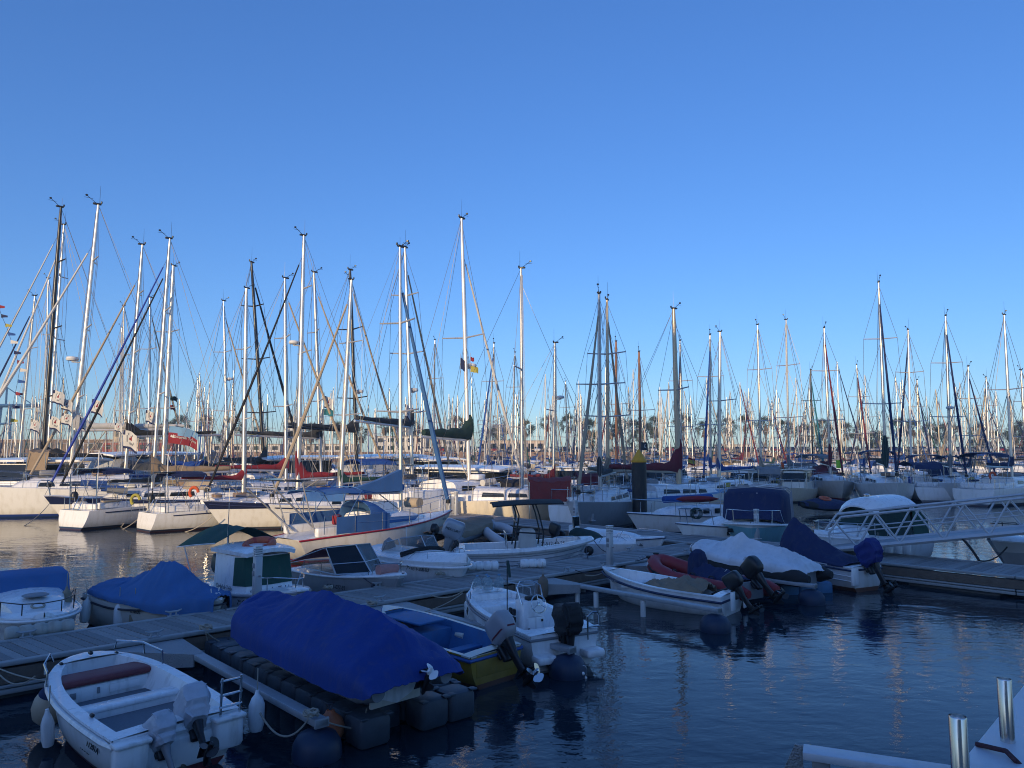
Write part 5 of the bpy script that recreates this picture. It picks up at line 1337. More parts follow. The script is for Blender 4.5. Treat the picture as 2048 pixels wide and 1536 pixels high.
# J
L = 4.6; t = bowat('covered_boat', 'cream boat under a peaked mid blue cover beside the pontoon', 'boat', (446,1203), .72, L, -27)
HJ = hull_mat('cream_cover_boat_hull', (.60,.58,.52), boot=(.15,.15,.15), anti=(.05,.05,.05), zb=.0, zs=.03)
rg = small_hull(t, 'J', HJ, GEL, L=L, B=1.95, fb=.92, fm=.72, fs=.82, draft=.25, tr=.82, rake=.45, p=2.4, qq=.75, bluff=.03, e=.48, k=8)
rub_rail(rg, t, mat('dark_rubbing_strake', (.03,.025,.035), .5), .03, -.13, .025)
cover_sheet('boat_cover', t, 'faded_blue', L*.98, [(0,.62,.86,.88,.92,1),(.06,.84,.82,.94,1.08,.8),(.2,.95,.78,.92,1.14,.8),(.35,1.0,.74,.90,1.36,.9),(.48,1.01,.72,.90,1.62,.8),(.58,1.01,.68,.90,1.66,.8),(.64,.98,.62,.90,1.60,.8),(.8,.88,.58,.92,1.26,.9),(.93,.60,.52,.96,1.06,1),(1,.28,.52,.92,.98,1)], 80, 39, 2, .03)
fl_t = [W(238,1228,.4), W(269,1228,.42), W(172,1210,.5)]
for i, (p, lb) in enumerate(zip(fl_t, ('white fender on the blue covered boat, middle of its three', 'brown stained fender on the blue covered boat, nearest its bow', 'long white fender at the stern corner of the blue covered boat'))):
    fender(lb, (p.x,p.y-.0,.36), .10, .46, GEL if i == 0 else mat('stained_fender', (.30,.24,.16)) if i == 1 else WHP, tilt=R(-10) if i == 2 else 0)
text('boat_name', 'TITINA', .13, BLK, t, (.2,-1.0,.60), (R(86),0,0))
q = MB(); q.box((L/2-.28,0,.98),(.22,.16,.12), bev=.03); q.tube([(L/2-.3,.1,1.0),(L/2-.3,.14,1.14)], .015, 5); q.tube([(L/2-.3,-.1,1.0),(L/2-.3,-.14,1.14)], .015, 5); q.build('bow_bitt', WHP, t)
rescale(t, 4.6, .77, 1., .85)
# K
L = 5.2; t = bowat('cabin_boat', 'white wheelhouse boat with green canvas windows and lifebuoy on its roof', 'boat', (606,1186), .80, L, -45)
HK = hull_mat('wheelhouse_boat_hull', (.82,.82,.82), boot=(.10,.12,.15), anti=(.03,.05,.05), zb=.0, zs=.03)
rg = small_hull(t, 'K', HK, L=L, B=2.15, fb=1.0, fm=.72, fs=.68, draft=.3, tr=.84, rake=.5, p=2.4, qq=.75, bluff=.03, e=.5, k=8)
rub_rail(rg, t, GRYP, .03, -.06, .03)
hb = [(-1.1,.92),(.62,.80)]
def slab(pts_b, pts_t): return [Vector(p) for p in pts_b], [Vector(p) for p in pts_t]
def house(parent, x0, x1, w0, w1, z0, z1, lean_f=.35, lean_a=.0, tum=.06, m=GELC, name='wheelhouse'):
    q = MB(); bt = [Vector((x0,-w0,z0)),Vector((x1*.7+x0*.3,-w0*.99,z0)),Vector((x1,-w1,z0)),Vector((x1+.12,0,z0)),Vector((x1,w1,z0)),Vector((x1*.7+x0*.3,w0*.99,z0)),Vector((x0,w0,z0))]
    def lev(z):
        f = (z-z0)/(z1-z0); out = []
        for p in bt:
            fx = p.x+(lean_a*f if p.x < (x0+x1)/2-.01 else -lean_f*f if p.x > x1-.3 else 0)
            out.append(Vector((fx, p.y*(1-tum*f), z)))
        return out
    q.loft([lev(z0), lev(z1)], 0, True, True, True); o = q.build(name, m, parent); return o, lev
o, lev = house(t, -1.1,.72,.92,.74,.60,1.66, .30)
q = MB(); A, B_ = lev(.94), lev(1.64); off = 1.02
q.loft([[Vector((p.x*1.0+(.02 if p.x > 0 else 0), p.y*off, p.z)) for p in A[1:-1]], [Vector((p.x+(.02 if p.x > 0 else 0), p.y*off, p.z)) for p in B_[1:-1]]], 0, False); q.build('window_canvas', FAB['green'], o)
q = MB(); g = []
for i in range(9):
    f = i/8; x = lerp(-1.35,.72,f); wv = lerp(.98,.80,f**2); row = []
    if i in (0,8): wv *= .94
    for j in range(9): u = 2*j/8-1; row.append(Vector((x+(.10*(1-u*u) if i == 8 else 0), u*wv, 1.80-.10*u*u-.05*(f-.4)**2-(.02 if i in (0,8) else 0))))
    g.append(row)
q.sheet(g, 0, .10); q.build('roof', GELC, t)
rescale(t, 5.2, .75, 1., .86); rp = t.matrix_world@Vector((-.05,0,1.82)); bt = thing('lifebuoy', 'orange lifebuoy lying on the white wheelhouse roof', 'lifebuoy', rp, .3); bt.rotation_euler = (R(14),R(-6),.3); bt.scale = (1.1,1.1,1.1)
ORG = mat('orange_buoy_plastic', (.55,.12,.05), .5, var=.15, dirt=.2)
q = MB(); q.tube([(.27*math.cos(a), .27*math.sin(a), .05) for a in [2*PI*k/28 for k in range(28)]], .075, 10, loop=True); q.build('ring', ORG, bt)
q = MB()
for k in range(4):
    a = PI/2*k+.4; q.tube([(.27*math.cos(a+d), .27*math.sin(a+d), .05) for d in (-.12,0,.12)], .081, 10)
q.build('band', mat('faded_red_band', (.45,.06,.04), .5), bt)
tubes(t, [[(.9,s*.72,.78),(1.3,s*.66,1.22),(1.9,s*.42,1.26),(2.45,s*.1,1.26)] for s in (-1,1)]+[[(2.45,-.1,1.26),(2.45,.1,1.26)]]+[[(x,s*y,.86),(x,s*y,1.25)] for s in (-1,1) for x, y in ((1.6,.55),(2.4,.12))], .018, STEEL, 'bow_rail')
q = MB(); q.box((2.35,0,1.0),(.62,.34,.07), bev=.03); q.build('bow_platform', GELC, t)
text('boat_name', 'Ciudad de Telde', .20, mat('navy_letters', (.01,.02,.07)), t, (.80,.0,.80), (R(72),0,R(90)))
text('boat_name', 'Ciudad de Telde', .16, GRYP, t, (-.35,-.93,.85), (R(87),0,0))
text('registration_number', '7ª GC-01-253-07', .17, BLK, t, (1.35,-.83,.62), (R(82),0,R(22)))
q = MB(); q.tube([(-.9,.5,1.82),(-.9,.5,1.98)], .02, 6); q.lathe([(.03,0),(.07,.04),(.03,.2),(.05,.24)], (-1.0,.45,1.92), 10, axis='x'); q.tube([(-.95,-.6,1.78),(-.85,-.62,3.0)], .012, 5); q.build('horn_and_aerial', STEEL, t)
q = MB(); g = []
for i in range(9):
    f = i/8; row = []
    for j in range(9):
        u = 2*j/8-1; row.append(Vector((lerp(-2.9,-.9,f), u*lerp(1.35,1.0,f), 1.92+.34*(1-abs(u)**1.4)-.22*(1-f)*abs(u)+.02*math.sin(i*2+j))))
    g.append(row)
q.sheet(g, 0, .012); q.build('stern_awning', FAB['green'], t)
tubes(t, [[(-2.9,1.35,1.70),(-1.9,1.18,1.82),(-.9,1.0,1.92)],[(-2.9,-1.35,1.70),(-1.9,-1.18,1.82),(-.9,-1.0,1.92)],[(-2.2,0,.7),(-2.2,0,2.2)],[(-2.3,1.0,.65),(-2.5,1.28,1.74)],[(-2.3,-1.0,.65),(-2.5,-1.28,1.74)]], .02, WHP, 'awning_pole')
outboard(t, (-L/2-.02,0,.8), R(12), 1.15, BLK, BLK)
# L
L = 5.0; t = bowat('cabin_boat', 'grey hulled boat with large framed windscreen and pink fender on its bow', 'boat', (806,1150), .84, L, -44)
HLm = hull_mat('grey_runabout_hull', (.30,.31,.33), boot=(.06,.06,.07), anti=(.05,.05,.05), zb=.0, zs=.04, top2=(.66,.67,.68), z2=.86)
rg = small_hull(t, 'L', HLm, L=L, B=2.05, fb=.98, fm=.76, fs=.72, draft=.3, tr=.88, rake=.6, p=2.3, qq=.8, bluff=.1, e=.5, k=8)
rub_rail(rg, t, GELC, .02, -.02, .03)
# windscreen: two large panes meeting on the centreline, raked aft
for s in (-1,1):
    winframe(t, [(.95,0,.86),(.40,s*.86,.84),(-.28,s*.80,1.50),(.12,0,1.56)], DGLASS, .022, ALU, 'windscreen_pane', bars=(.38,))
    winframe(t, [(.38,s*.87,.84),(-1.5,s*.90,.86),(-1.35,s*.88,1.08),(-.05,s*.83,1.22)], CGLASS, .016, ALU, 'side_window')
    tubes(t, [[(-2.3,s*.9,.95),(-.3,s*.82,1.5)],[(-2.3,s*.9,.9),(-1.2,s*.9,1.1)]], .014, ALU, 'hood_bow')
q = MB(); q.sheet([[Vector((x, y, z-.04*(abs(y)/.8)**2)) for y in (-.8,-.4,0,.4,.8)] for x, z in ((-.28,1.50),(-.9,1.46),(-1.6,1.22),(-2.2,1.0))], 0, .02); q.build('folded_hood', FAB['dark_red'], t)
q = MB(); q.tube([(1.75,-.32,1.03),(1.75,.32,1.03)], .15, 12); q.build('pink_fender', mat('faded_pink_fender', (.55,.25,.22), .6, var=.2, dirt=.2), t)
tubes(t, [[(1.7,s*.5,.92),(1.75,s*.48,1.2),(2.1,s*.3,1.24),(2.35,0,1.24)] for s in (-1,1)]+[[(2.3,.08,.98),(2.3,.08,1.24)]], .016, STEEL, 'bow_rail')
text('registration_number', 'GC-1-027-93', .15, BLK, t, (.6,-.99,.54), (R(86),0,R(8)))
q = MB(); q.tube([(1.9,-.60+.05*math.cos(a),.62+.09*math.sin(a)) for a in [2*PI*k/12 for k in range(12)]], .03, 6, loop=True); q.tube([(1.6,-.72,.86),(1.9,-.6,.7)], .014, 5); q.build('rope_bundle', ROPED, t)
tubes(t, [[(.95,-.1,.9),(1.45,-.45,.9)]], .012, BLK, 'wiper')
p = W(642,1162,.5); fender('tiny white fender on the grey hulled boat', (p.x,p.y,.5), .07, .22, GEL)
rescale(t, 5.0, .82, 1., .88)
# M
L = 5.8; t = bowat('bowrider', 'white rounded speedboat with black folded hood under a clear windscreen', 'boat', (934,1134), .82, L, -50)
rg = small_hull(t, 'M', HS, L=L, B=2.2, fb=1.0, fm=.9, fs=.85, draft=.3, tr=.9, rake=.8, p=2.3, qq=.6, bluff=.02, e=.48, k=8, camber=.24)
rub_rail(rg, t, GELC, .02, -.14, .035)
for s in (-1,1):
    winframe(t, [(.35,0,1.20),(.05,s*.80,1.10),(-.25,s*.74,1.44),(.02,0,1.50)], CGLASS, .020, ALU)
    winframe(t, [(.02,s*.82,1.10),(-1.2,s*.95,1.0),(-.9,s*.9,1.30),(-.3,s*.78,1.42)], CGLASS, .016, ALU, 'side_window')
q = MB(); q.tube([(.12,-.95,1.02),(.42,-.5,1.14),(.52,0,1.17),(.42,.5,1.14),(.12,.95,1.02)], .07, 8); q.build('folded_hood', FAB['black'], t)
tubes(t, [[(.6,s*.92,.95),(1.0,s*.85,1.16),(2.0,s*.5,1.24),(2.5,s*.2,1.22)] for s in (-1,1)]+[[(1.5,s*.68,1.0),(1.5,s*.70,1.2)] for s in (-1,1)], .014, STEEL, 'bow_rail')
text('registration_number', '7ª-TE-1-200-03', .17, BLK, t, (1.28,-.95,.74), (R(80),0,R(16)))
q = MB(); q.box((2.72,0,.92),(.2,.14,.1), bev=.03); q.build('bow_fitting', STEEL, t)
q = MB(); q.lathe([(0,.42),(.2,.3),(.28,.1),(.3,0)], (-1.6,-.4,.95), 12); q.build('seat_cover', GRYP, t)
tubes(t, [[(-1.9,.6,.9),(-1.95,.6,1.6)]], .014, WHP, 'flag_staff')
p = W(958,1138,.6); lay_fender('long white ribbed fender on the pontoon edge at the speedboat bow', (p.x,p.y,.68), R(8), 1.05, .13, GEL)
rescale(t, 5.8, .74, 1., .95)
# N
L = 5.0; t = place('console_boat', 'white ribbed workboat with black sun top and silver outboard', 'boat', (1180,1088), .80, (912,1092), .78, SG, ext=(.05,0)); t, L = t
HN = hull_mat('ribbed_boat_hull', (.74,.77,.81), boot=(.40,.42,.46), anti=(.1,.1,.12), zb=.0, zs=.03)
mb, rg = open_hull([HN, GELC, GELC, GREYD], gw=.14, floor=.25, i0=1, i1=13, flr=.84, L=L, B=1.95, fb=1.02, fm=.74, fs=.72, draft=.25, tr=.92, rake=.75, p=2.6, qq=.75, bluff=.03, e=.5, k=8)
mb.build('hull', [HN, GELC, GELC, GREYD], t)
rub_rail(rg, t, GELC, .05, -.06, .075)
for dz in (-.22,-.34,-.46):
    pts = [Vector((r[0].x-.03*max(0,k-8), lerp(r[0].y, r[0].y*.90, -dz*1.2), r[0].z+dz)) for k, r in enumerate(rg[:15])]
    tubes(t, [[p+Vector((0,-.012,0)) for p in pts]], .012, mat('hull_groove_grey', (.30,.33,.38), .5), 'hull_strake', 4)
q = MB(); g = [[Vector((x, u, 2.17-.07*(u/.85)**2-.03*(x-.0)**2+.04*x)) for u in (-.85,-.5,0,.5,.85)] for x in (-1.05,-.9,-.5,0,.5,.95,1.15)]; q.sheet(g, 0, .035); q.build('sun_top', FAB['black'], t)
tubes(t, [[(a,s*.55,.75),(a+.05,s*.56,1.2),(b_,s*.6,1.75),(b_-.12,s*.6,2.10)] for a, b_ in ((-.35,-.22),(.5,.42)) for s in (-1,1)]+[[(-.32,s*.56,1.25),(.5,s*.56,1.2)] for s in (-1,1)]+[[(-.3,-.58,1.55),(-.3,.58,1.55)]], .026, BLK, 'sun_top_frame')
q = MB(); q.box((.10,0,.82),(.62,.72,.95), bev=.08, taper=.72); q.build('console_cover', FAB['white'], t)
tubes(t, [[(-.55,-.4,.7),(-.62,-.4,1.2),(-.62,.4,1.2),(-.55,.4,.7)],[(.95,-.3,.8),(1.0,-.32,1.05),(1.5,-.30,1.08)]], .018, STEEL, 'grab_rail')
o = outboard(t, (-L/2+.05,.0,.92), R(20), 1.25, mat('silver_cowl', (.34,.37,.42), .3, .3, var=.08), GRYP, label='silver outboard motor', rz=0)
text('motor_name', 'MERCURY', .085, BLK, o, (-.22,-.172,.24), (R(90),0,0))
outboard(t, (-L/2-.0,.62,.62), R(16), .62, GRYP, GRYP, label='small auxiliary outboard')
text('registration_number', '7ª-512-49-25', .15, BLK, t, (L/2-1.35,-.80,.92), (R(88),0,R(12)))
text('maker_mark', 'L 500  - -- -', .12, GRYP, t, (-1.2,-1.0,.30), (R(88),0,0))
q = MB(); q.lathe([(.12,0),(.15,.02),(.15,.1),(.1,.12)], (L/2-.1,-.12,.6), 10, axis='y'); q.build('bow_eye', BLK, t)
p = W(1066,1128,.65); lay_fender('short white fender on the pontoon below the ribbed workboat', (p.x,p.y,.67), R(8), .72, .12, GEL, 3)
# O, O2
L = 4.6; t = bowat('runabout', 'small white runabout with green screen cover behind the pedestal', 'boat', (1272,1088), .72, L, -38)
rg = small_hull(t, 'O', HS, L=L, B=1.9, fb=.88, fm=.78, fs=.72, draft=.25, tr=.9, rake=.6, p=2.3, qq=.62, bluff=.02, e=.5, k=8, camber=.2)
q = MB(); q.loft(cabin_mesh(-1.1,.45,1.5,.9,.42,.30,.80,slope=.8), 0, False, True, True); q.build('screen_cover', FAB['dark_green'], t)
q = MB(); q.box((-1.3,.1,1.05),(.4,.5,.7), bev=.05); q.build('console', GELC, t)
tubes(t, [[(-1.1,s*.3,1.3),(-1.15,s*.3,1.75)] for s in (-1,1)]+[[(-1.15,-.3,1.75),(-1.15,.3,1.75)]], .022, STEEL, 'console_arch')
q = MB(); q.box((-1.12,.0,1.52),(.03,.55,.42)); q.build('dark_screen', DGLASS, t)
tubes(t, [[(.7,s*.78,.85),(.9,s*.74,1.12),(1.7,s*.4,1.12),(2.0,s*.15,.9)] for s in (-1,1)], .014, STEEL, 'bow_rail')
outboard(t, (-L/2,0,.85), R(14), 1.1, BLK, BLK)
outboard(t, (-L/2-.02,.55,.7), R(20), .7, BLK, BLK, label='smaller second outboard motor')
rescale(t, 4.6, .68, 1., .85)
L = 4.4; t = bowat('runabout', 'white boat with thin navy stripe, its bow nearest the cross pontoon', 'boat', (1330,1075), .80, L, -38)
rg = small_hull(t, 'O2', HS, L=L, B=1.8, fb=.92, fm=.75, fs=.7, draft=.25, tr=.85, rake=.5, p=2.3, qq=.78, bluff=.08, e=.5, k=8)
rub_rail(rg, t, mat('navy_rail', (.015,.03,.09)), .02, -.05, .022, 'navy_stripe')
q = MB(); q.loft(cabin_mesh(-1.8,1.2,1.2,.6,.25,.18,.76,slope=1.), 0, False, True, True); q.build('cuddy_roof', GELC, t)
tubes(t, [[(.3,s*.75,.8),(.5,s*.72,1.1),(1.6,s*.35,1.12),(2.1,s*.05,1.1)] for s in (-1,1)], .014, STEEL, 'bow_rail')
text('registration_number', '7ª GC-1-4-86', .15, BLK, t, (1.0,-.66,.60), (R(84),0,R(16)))
rescale(t, 4.4, .78, 1., .9)
# P, Q: grey inflatables
t, L = place('inflatable_boat', 'grey inflatable with tarpaulin and outboard beside the red striped hull', 'boat', (972,1046), .5, (868,1080), .4, SG)
rib_tubes(t, L, .62, .22, TUBG, .35, .55)
cover_sheet('tarpaulin', t, 'tan', L*.98, [(0,.78,.36,.60,.66,1),(.4,.86,.36,.62,.80,1),(.75,.8,.40,.68,.82,1),(1,.4,.5,.72,.76,1)], 40, 21, 9, .05)
outboard(t, (-L/2+.1,0,.55), R(35), .75, BLK, BLK)
t, L = place('inflatable_boat', 'small pale grey dinghy between the grey inflatable and the workboat', 'boat', (985,1052), .45, (1030,1080), .4, SG, ext=(0,.3))
rib_tubes(t, L, .55, .2, mat('pale_inflatable_rubber', (.45,.47,.50), .5), .32, .45)
q = MB(); q.box((0,0,.38),(.25,1.0,.05), bev=.02); q.build('thwart', GRYP, t); outboard(t, (-L/2+.1,0,.5), R(30), .65, BLK, BLK)

# ================================================================== R: red striped sailboat
bR, sR = W(903,1022,1.25), W(566,1078,.85); bR.z = sR.z = 0; dR = (bR-sR); LR = dR.length
hR = math.atan2(dR.y, dR.x); t = thing('sailboat', 'white sailboat with red rail stripe, blue canvas and blue furled headsail', 'sailboat', (bR+sR)/2, hR, 'sailing boats moored in the marina')
HR = hull_mat('red_striped_hull', (.76,.73,.66), boot=(.35,.02,.03), anti=(.12,.08,.06), zb=.06, zs=.13)
me, rg = hull_mesh('R', [HR, GEL], L=LR, B=2.75, fb=1.30, fm=.98, fs=.86, draft=.4, tr=.62, rake=.9, srake=.75, n=19, k=8, e=.6, p=2.0); link('hull', me, t)
rub_rail(rg, t, mat('red_stripe_paint', (.36,.02,.035), .4), .012, -.03, .032, 'red_stripe', close=False)
q = MB(); q.loft(cabin_mesh(-.9,2.3,1.75,1.0,.46,.34,1.0,slope=1.0), 0, False, True, True); cb_ = q.build('cabin', GEL, t)
q = MB()
for s in (-1,1): q.add([(-.7,s*.90,1.12),(1.2,s*.80,1.14),(1.45,s*.76,1.30),(-.7,s*.875,1.36)], [(0,1,2,3)])
q.build('blue_window_cloth', FAB['faded_blue'], cb_)
q = MB()
for s in (-1,1): q.box((-2.3,s*.85,1.05),(2.4,.2,.3), bev=.05)
q.build('cockpit_coaming', GEL, t)
q = MB(); q.lathe([(0,0),(.13,0),(.13,.02),(0,.02)], (-LR/2+.42,-.45,.66), 16, d=(-.85,-.1,.45)); q.build('stern_port', BLK, t)
for s in (-1,1):
    q = MB(); q.sheet([[Vector((x, s*1.28, z)) for z in (.98,1.25,1.55)] for x in (-3.0,-2.2,-1.4,-.6)], 0, .015); q.build('lee_cloth', FAB['faded_blue'], t)
o = sprayhood('faded_blue', t, x=-.9, w=1.75, z=1.25, h=.72, l=1.2)
bimini('faded_blue', t, -3.4, -1.5, 1.9, 2.35, .16)
t_mat = Matrix.Translation((bR+sR)/2)@Matrix.Rotation(hR,4,'Z'); inv = t_mat.inverted()
tr_ = .645; fw = sR.lerp(bR, tr_); mp_top = atY(800,494,fw.y); tl = inv@mp_top; fl_ = inv@fw
fst = inv@atY(808,600,fw.y)
rig(t, (fl_.x,0,1.35), tl, ALUM, (LR/2-.1,0,1.3), (-LR/2+.2,0,1.0), beam=1.2, zdeck=1.05, spr=2, r=.075, jib='faded_blue', jibr=.085, jibtop=.87, boomL=2.7, boomz=2.15, cover='faded_blue', cr=.14, cup=.0, wire=.006, jibfoot=None, whip=.4)
q = MB()   # tall triangular sail bag on the boom
xm = fl_.x
vs = [(xm-.05,-.14,2.22),(xm-.05,-.10,3.05),(xm-1.3,-.10,2.66),(xm-2.65,-.08,2.34),(xm-2.65,-.10,2.2)]
q.add(vs+[(x,-y,z) for x,y,z in vs], [(0,1,2,3,4),(9,8,7,6,5),(0,5,6,1),(1,6,7,2),(2,7,8,3),(3,8,9,4),(4,9,5,0)]); q.build('sail_bag', FAB['faded_blue'], t)
q = MB()
for s in (-1,1):
    top = []
    for x, y in ((-3.4,1.15),(-2.2,1.3),(-1.0,1.36),(.4,1.3),(1.8,1.02),(3.0,.6)):
        z = 1.0 if x < 1 else 1.1+.07*(x-1); q.tube([(x,s*y,z),(x,s*y,z+.6)], .013, 5); top.append((x,s*y,z+.6))
    q.tube(top, .006, 4); q.tube([(a,b,c-.3) for a,b,c in top], .005, 4)
bx = LR/2
q.tube([(bx-.95,.42,1.8),(bx-.3,.2,1.92),(bx-.05,0,1.95),(bx-.3,-.2,1.92),(bx-.95,-.42,1.8)], .016, 6); q.tube([(bx-.3,.2,1.2),(bx-.3,.2,1.92)], .014, 5); q.tube([(bx-.3,-.2,1.2),(bx-.3,-.2,1.92)], .014, 5)
q.build('guard_rail', STEEL, t)
q = MB()
for s in (-1,1): q.tube([(-LR/2+.75,s*.75,.9),(-LR/2+.1,s*.8,2.75)], .024, 6); q.tube([(-LR/2+.9,s*.7,1.0),(-LR/2-.9,s*.8,2.55)], .03, 6)
q.tube([(-LR/2+.1,-.8,2.75),(-LR/2+.1,.8,2.75)], .02, 6); q.tube([(-LR/2-.9,-.8,2.55),(-LR/2-.9,.8,2.55)], .03, 6); q.build('stern_davit', ALUG, t)
q = MB(); q.box((-LR/2-.1,0,2.80),(.95,1.8,.035)); q.build('solar_panel', mat('solar_panel_glass', (.012,.016,.035), .15), t)
q = MB(); q.box((-2.1,-.2,1.35),(.3,.22,.36), bev=.05); q.build('red_fuel_can', FAB['red'], t)
q = MB(); q.tube([(1.9,-.35,1.72),(1.9,.35,1.72)], .20, 12); q.build('liferaft_roll', FAB['beige'], t)
q = MB(); q.tube([(LR/2-.8,-.35,1.35),(LR/2-.85,-.36,1.75),(LR/2-.98,-.36,1.88),(LR/2-1.1,-.36,1.75),(LR/2-1.15,-.36,1.35)], .04, 8); q.build('horseshoe_buoy', WHP, t)
text('maker_mark', 'PUMA 26'[:0]+'marina', .14, GRYP, t, (LR/2-.9,-.42,1.02), (R(80),0,R(20)))
p = W(736,1072,.55); fender('royal blue fender hanging on the red striped hull', (p.x,p.y-.15,.62), .14, .62, mat('blue_fender', (.03,.10,.30), .5), None)

# ================================================================== far side of the cross pontoon
# S turquoise boat
L = 5.6; t = bowat('cabin_boat', 'turquoise hulled boat under a large navy canopy', 'boat', (1502,1080), .55, L, -112, 'boats moored to the cross pontoon')
HT = hull_mat('turquoise_hull', (.20,.45,.52), boot=(.6,.6,.6), anti=(.05,.1,.12), zb=.0, zs=.03, top2=(.66,.68,.68), z2=.92)
rg = small_hull(t, 'S', HT, L=L, B=2.5, fb=1.10, fm=.86, fs=.8, draft=.3, tr=.88, rake=.5, p=2.4, qq=.75, bluff=.03, e=.5, k=8)
rub_rail(rg, t, GELC, .02, -.05, .03)
q = MB(); g = []
for i, (x, w, zt) in enumerate(((1.25,.95,1.10),(1.0,1.05,2.00),(.9,1.08,2.10),(.2,1.15,2.20),(-1.2,1.15,2.16),(-2.6,1.05,2.02),(-2.7,1.05,.95))):
    row = []
    for j in range(13):
        u = 2*j/12-1; a = abs(u)
        if a > .6: y = w*(.92+.08*(a-.6)/.4)*(1 if u > 0 else -1); z = lerp(zt-.08, .92, (a-.6)/.4)
        else: y = w*.92*u/.6; z = zt-.08*(a/.6)**3
        row.append(Vector((x+noise.noise(Vector((i,j*.7,1)))*.03, y+noise.noise(Vector((i*2,j,3)))*.03, z)))
    g.append(row)
q.sheet(g, 0, .02); cnp = q.build('canopy', FAB['navy'], t)
q = MB()
for x in (.55,-.5,-1.6):
    q.tube([(x,-1.19,.95),(x,-1.14,2.0),(x,-1.0,2.14),(x,0,2.24),(x,1.0,2.14),(x,1.14,2.0),(x,1.19,.95)], .017, 5)
q.tube([(1.1,-.4,1.2),(.98,-.38,2.0)], .015, 5); q.tube([(1.1,.1,1.2),(.98,.1,2.05)], .015, 5); q.build('zip_piping', mat('pale_piping', (.4,.42,.45), .7), cnp)
tubes(t, [[(1.2,s*.95,1.0),(1.5,s*.85,1.45),(2.3,s*.45,1.5),(2.7,0,1.5)] for s in (-1,1)]+[[(2.0,s*.6,1.0),(2.0,s*.62,1.48)] for s in (-1,1)], .016, STEEL, 'bow_rail')
q = MB(); q.box((2.0,-.70,.74),(.03,.2,.14)); q.build('hull_port', DGLASS, t)
rescale(t, 5.6, 1.14, 1., 1.05)
pc = W(1640,1000,.85); tc_ = thing('covered_boat', 'low navy covered dinghy right of the turquoise boat canopy', 'boat', (pc.x+.5,pc.y+.4,0), R(200), 'boats moored to the cross pontoon')
rib_tubes(tc_, 3.4, .6, .22, BLKM, .4, .6); cover_sheet('boat_cover', tc_, 'navy', 3.6, [(0,.6,.4,.6,.64,1),(.3,.84,.35,.66,.86,1),(.7,.84,.35,.70,.92,1),(1,.3,.5,.7,.76,1)], 40, 21, 12, .04)
rb = thing('lifebuoy', 'orange lifebuoy resting on the navy covered dinghy', 'lifebuoy', (pc.x+.4,pc.y+.2,.93), .4); rb.rotation_euler = (R(14),0,.4)
q = MB(); q.tube([(.30*math.cos(a), .30*math.sin(a), 0) for a in [2*PI*k/24 for k in range(24)]], .07, 8, loop=True); q.build('ring', ORG, rb)
# white day sailer left of it
L = 5.8; t = bowat('day_sailer', 'white sailing boat bow with small dark port left of the turquoise boat', 'sailboat', (1352,1052), .9, L, -155, 'boats moored to the cross pontoon')
rg = small_hull(t, 'DS', HW, GEL, L=L, B=2.3, fb=1.02, fm=.8, fs=.78, draft=.35, tr=.7, rake=.7, p=2., qq=.9, e=.55, k=8)
rub_rail(rg, t, mat('navy_rail', (.015,.03,.09)), .015, -.03, .02, 'navy_stripe')
q = MB(); q.loft(cabin_mesh(-1.2,1.5,1.5,.9,.38,.25,.84,slope=.9), 0, False, True, True); q.build('cabin', GELC, t)
q = MB(); q.box((1.0,.86,.62),(.34,.04,.14), bev=.02); q.build('hull_port', DGLASS, t)
tubes(t, [[(1.6,s*.62,.95),(1.7,s*.6,1.5),(2.4,s*.3,1.55),(2.8,0,1.55)] for s in (-1,1)]+[[(2.5,s*.2,1.0),(2.6,s*.2,1.55)] for s in (-1,1)], .018, STEEL, 'pulpit')
q = MB()
for k in range(5): q.tube([(2.2+.22*math.cos(a), .25+.05*k, 1.38+.2*math.sin(a)) for a in [2*PI*i/14 for i in range(14)]], .015, 4, loop=True)
q.build('hanging_hose', FAB['dark_green'], t)
# T white boat with green canvas
L = 6.4; t = bowat('cabin_boat', 'white motor boat with curved white roof and dark green canvas behind the gangway', 'boat', (1628,1090), .75, L, -150, 'boats moored to the cross pontoon')
rg = small_hull(t, 'T', HS, L=L, B=2.5, fb=1.18, fm=.95, fs=.9, draft=.3, tr=.9, rake=.8, p=2.3, qq=.75, bluff=.03, e=.5, k=8, camber=.16)
rub_rail(rg, t, GELC, .02, -.08, .04)
q = MB(); q.loft(cabin_mesh(-.6,2.2,1.9,1.1,.34,.24,1.02,slope=1.1), 0, False, True, True); q.build('cuddy_roof', GELC, t)
o, lev = house(t, -1.9,1.0,.98,.72,1.0,1.92, .85, .1, .1, FAB['dark_green'], 'canvas_wheelhouse')
q = MB(); g = []
for i in range(9):
    f = i/8; x = lerp(-2.1,.42,f); wv = 1.02-.18*f**2; row = []
    for j in range(9): u = 2*j/8-1; row.append(Vector((x+(.12*(1-u*u) if i == 8 else 0), u*wv, 2.30-.30*abs(u)**2.5-.10*f*f-(.22 if i == 8 else 0))))
    g.append(row)
q.sheet(g, 0, .06); q.build('roof', GELC, t)
q = MB(); q.sheet([[Vector((x, y, z)) for y in (-.95,-.5,0,.5,.95)] for x, z in ((-1.95,1.98),(-2.5,1.9),(-3.0,1.6),(-3.1,.95))], 0, .015)
for s in (-1,1): q.add([(-1.95,s*.96,1.98),(-2.5,s*.96,1.9),(-3.0,s*.96,1.6),(-3.1,s*.96,.95),(-1.95,s*.96,.95)], [(0,1,2,3,4)])
q.build('stern_canvas', FAB['green'], t)
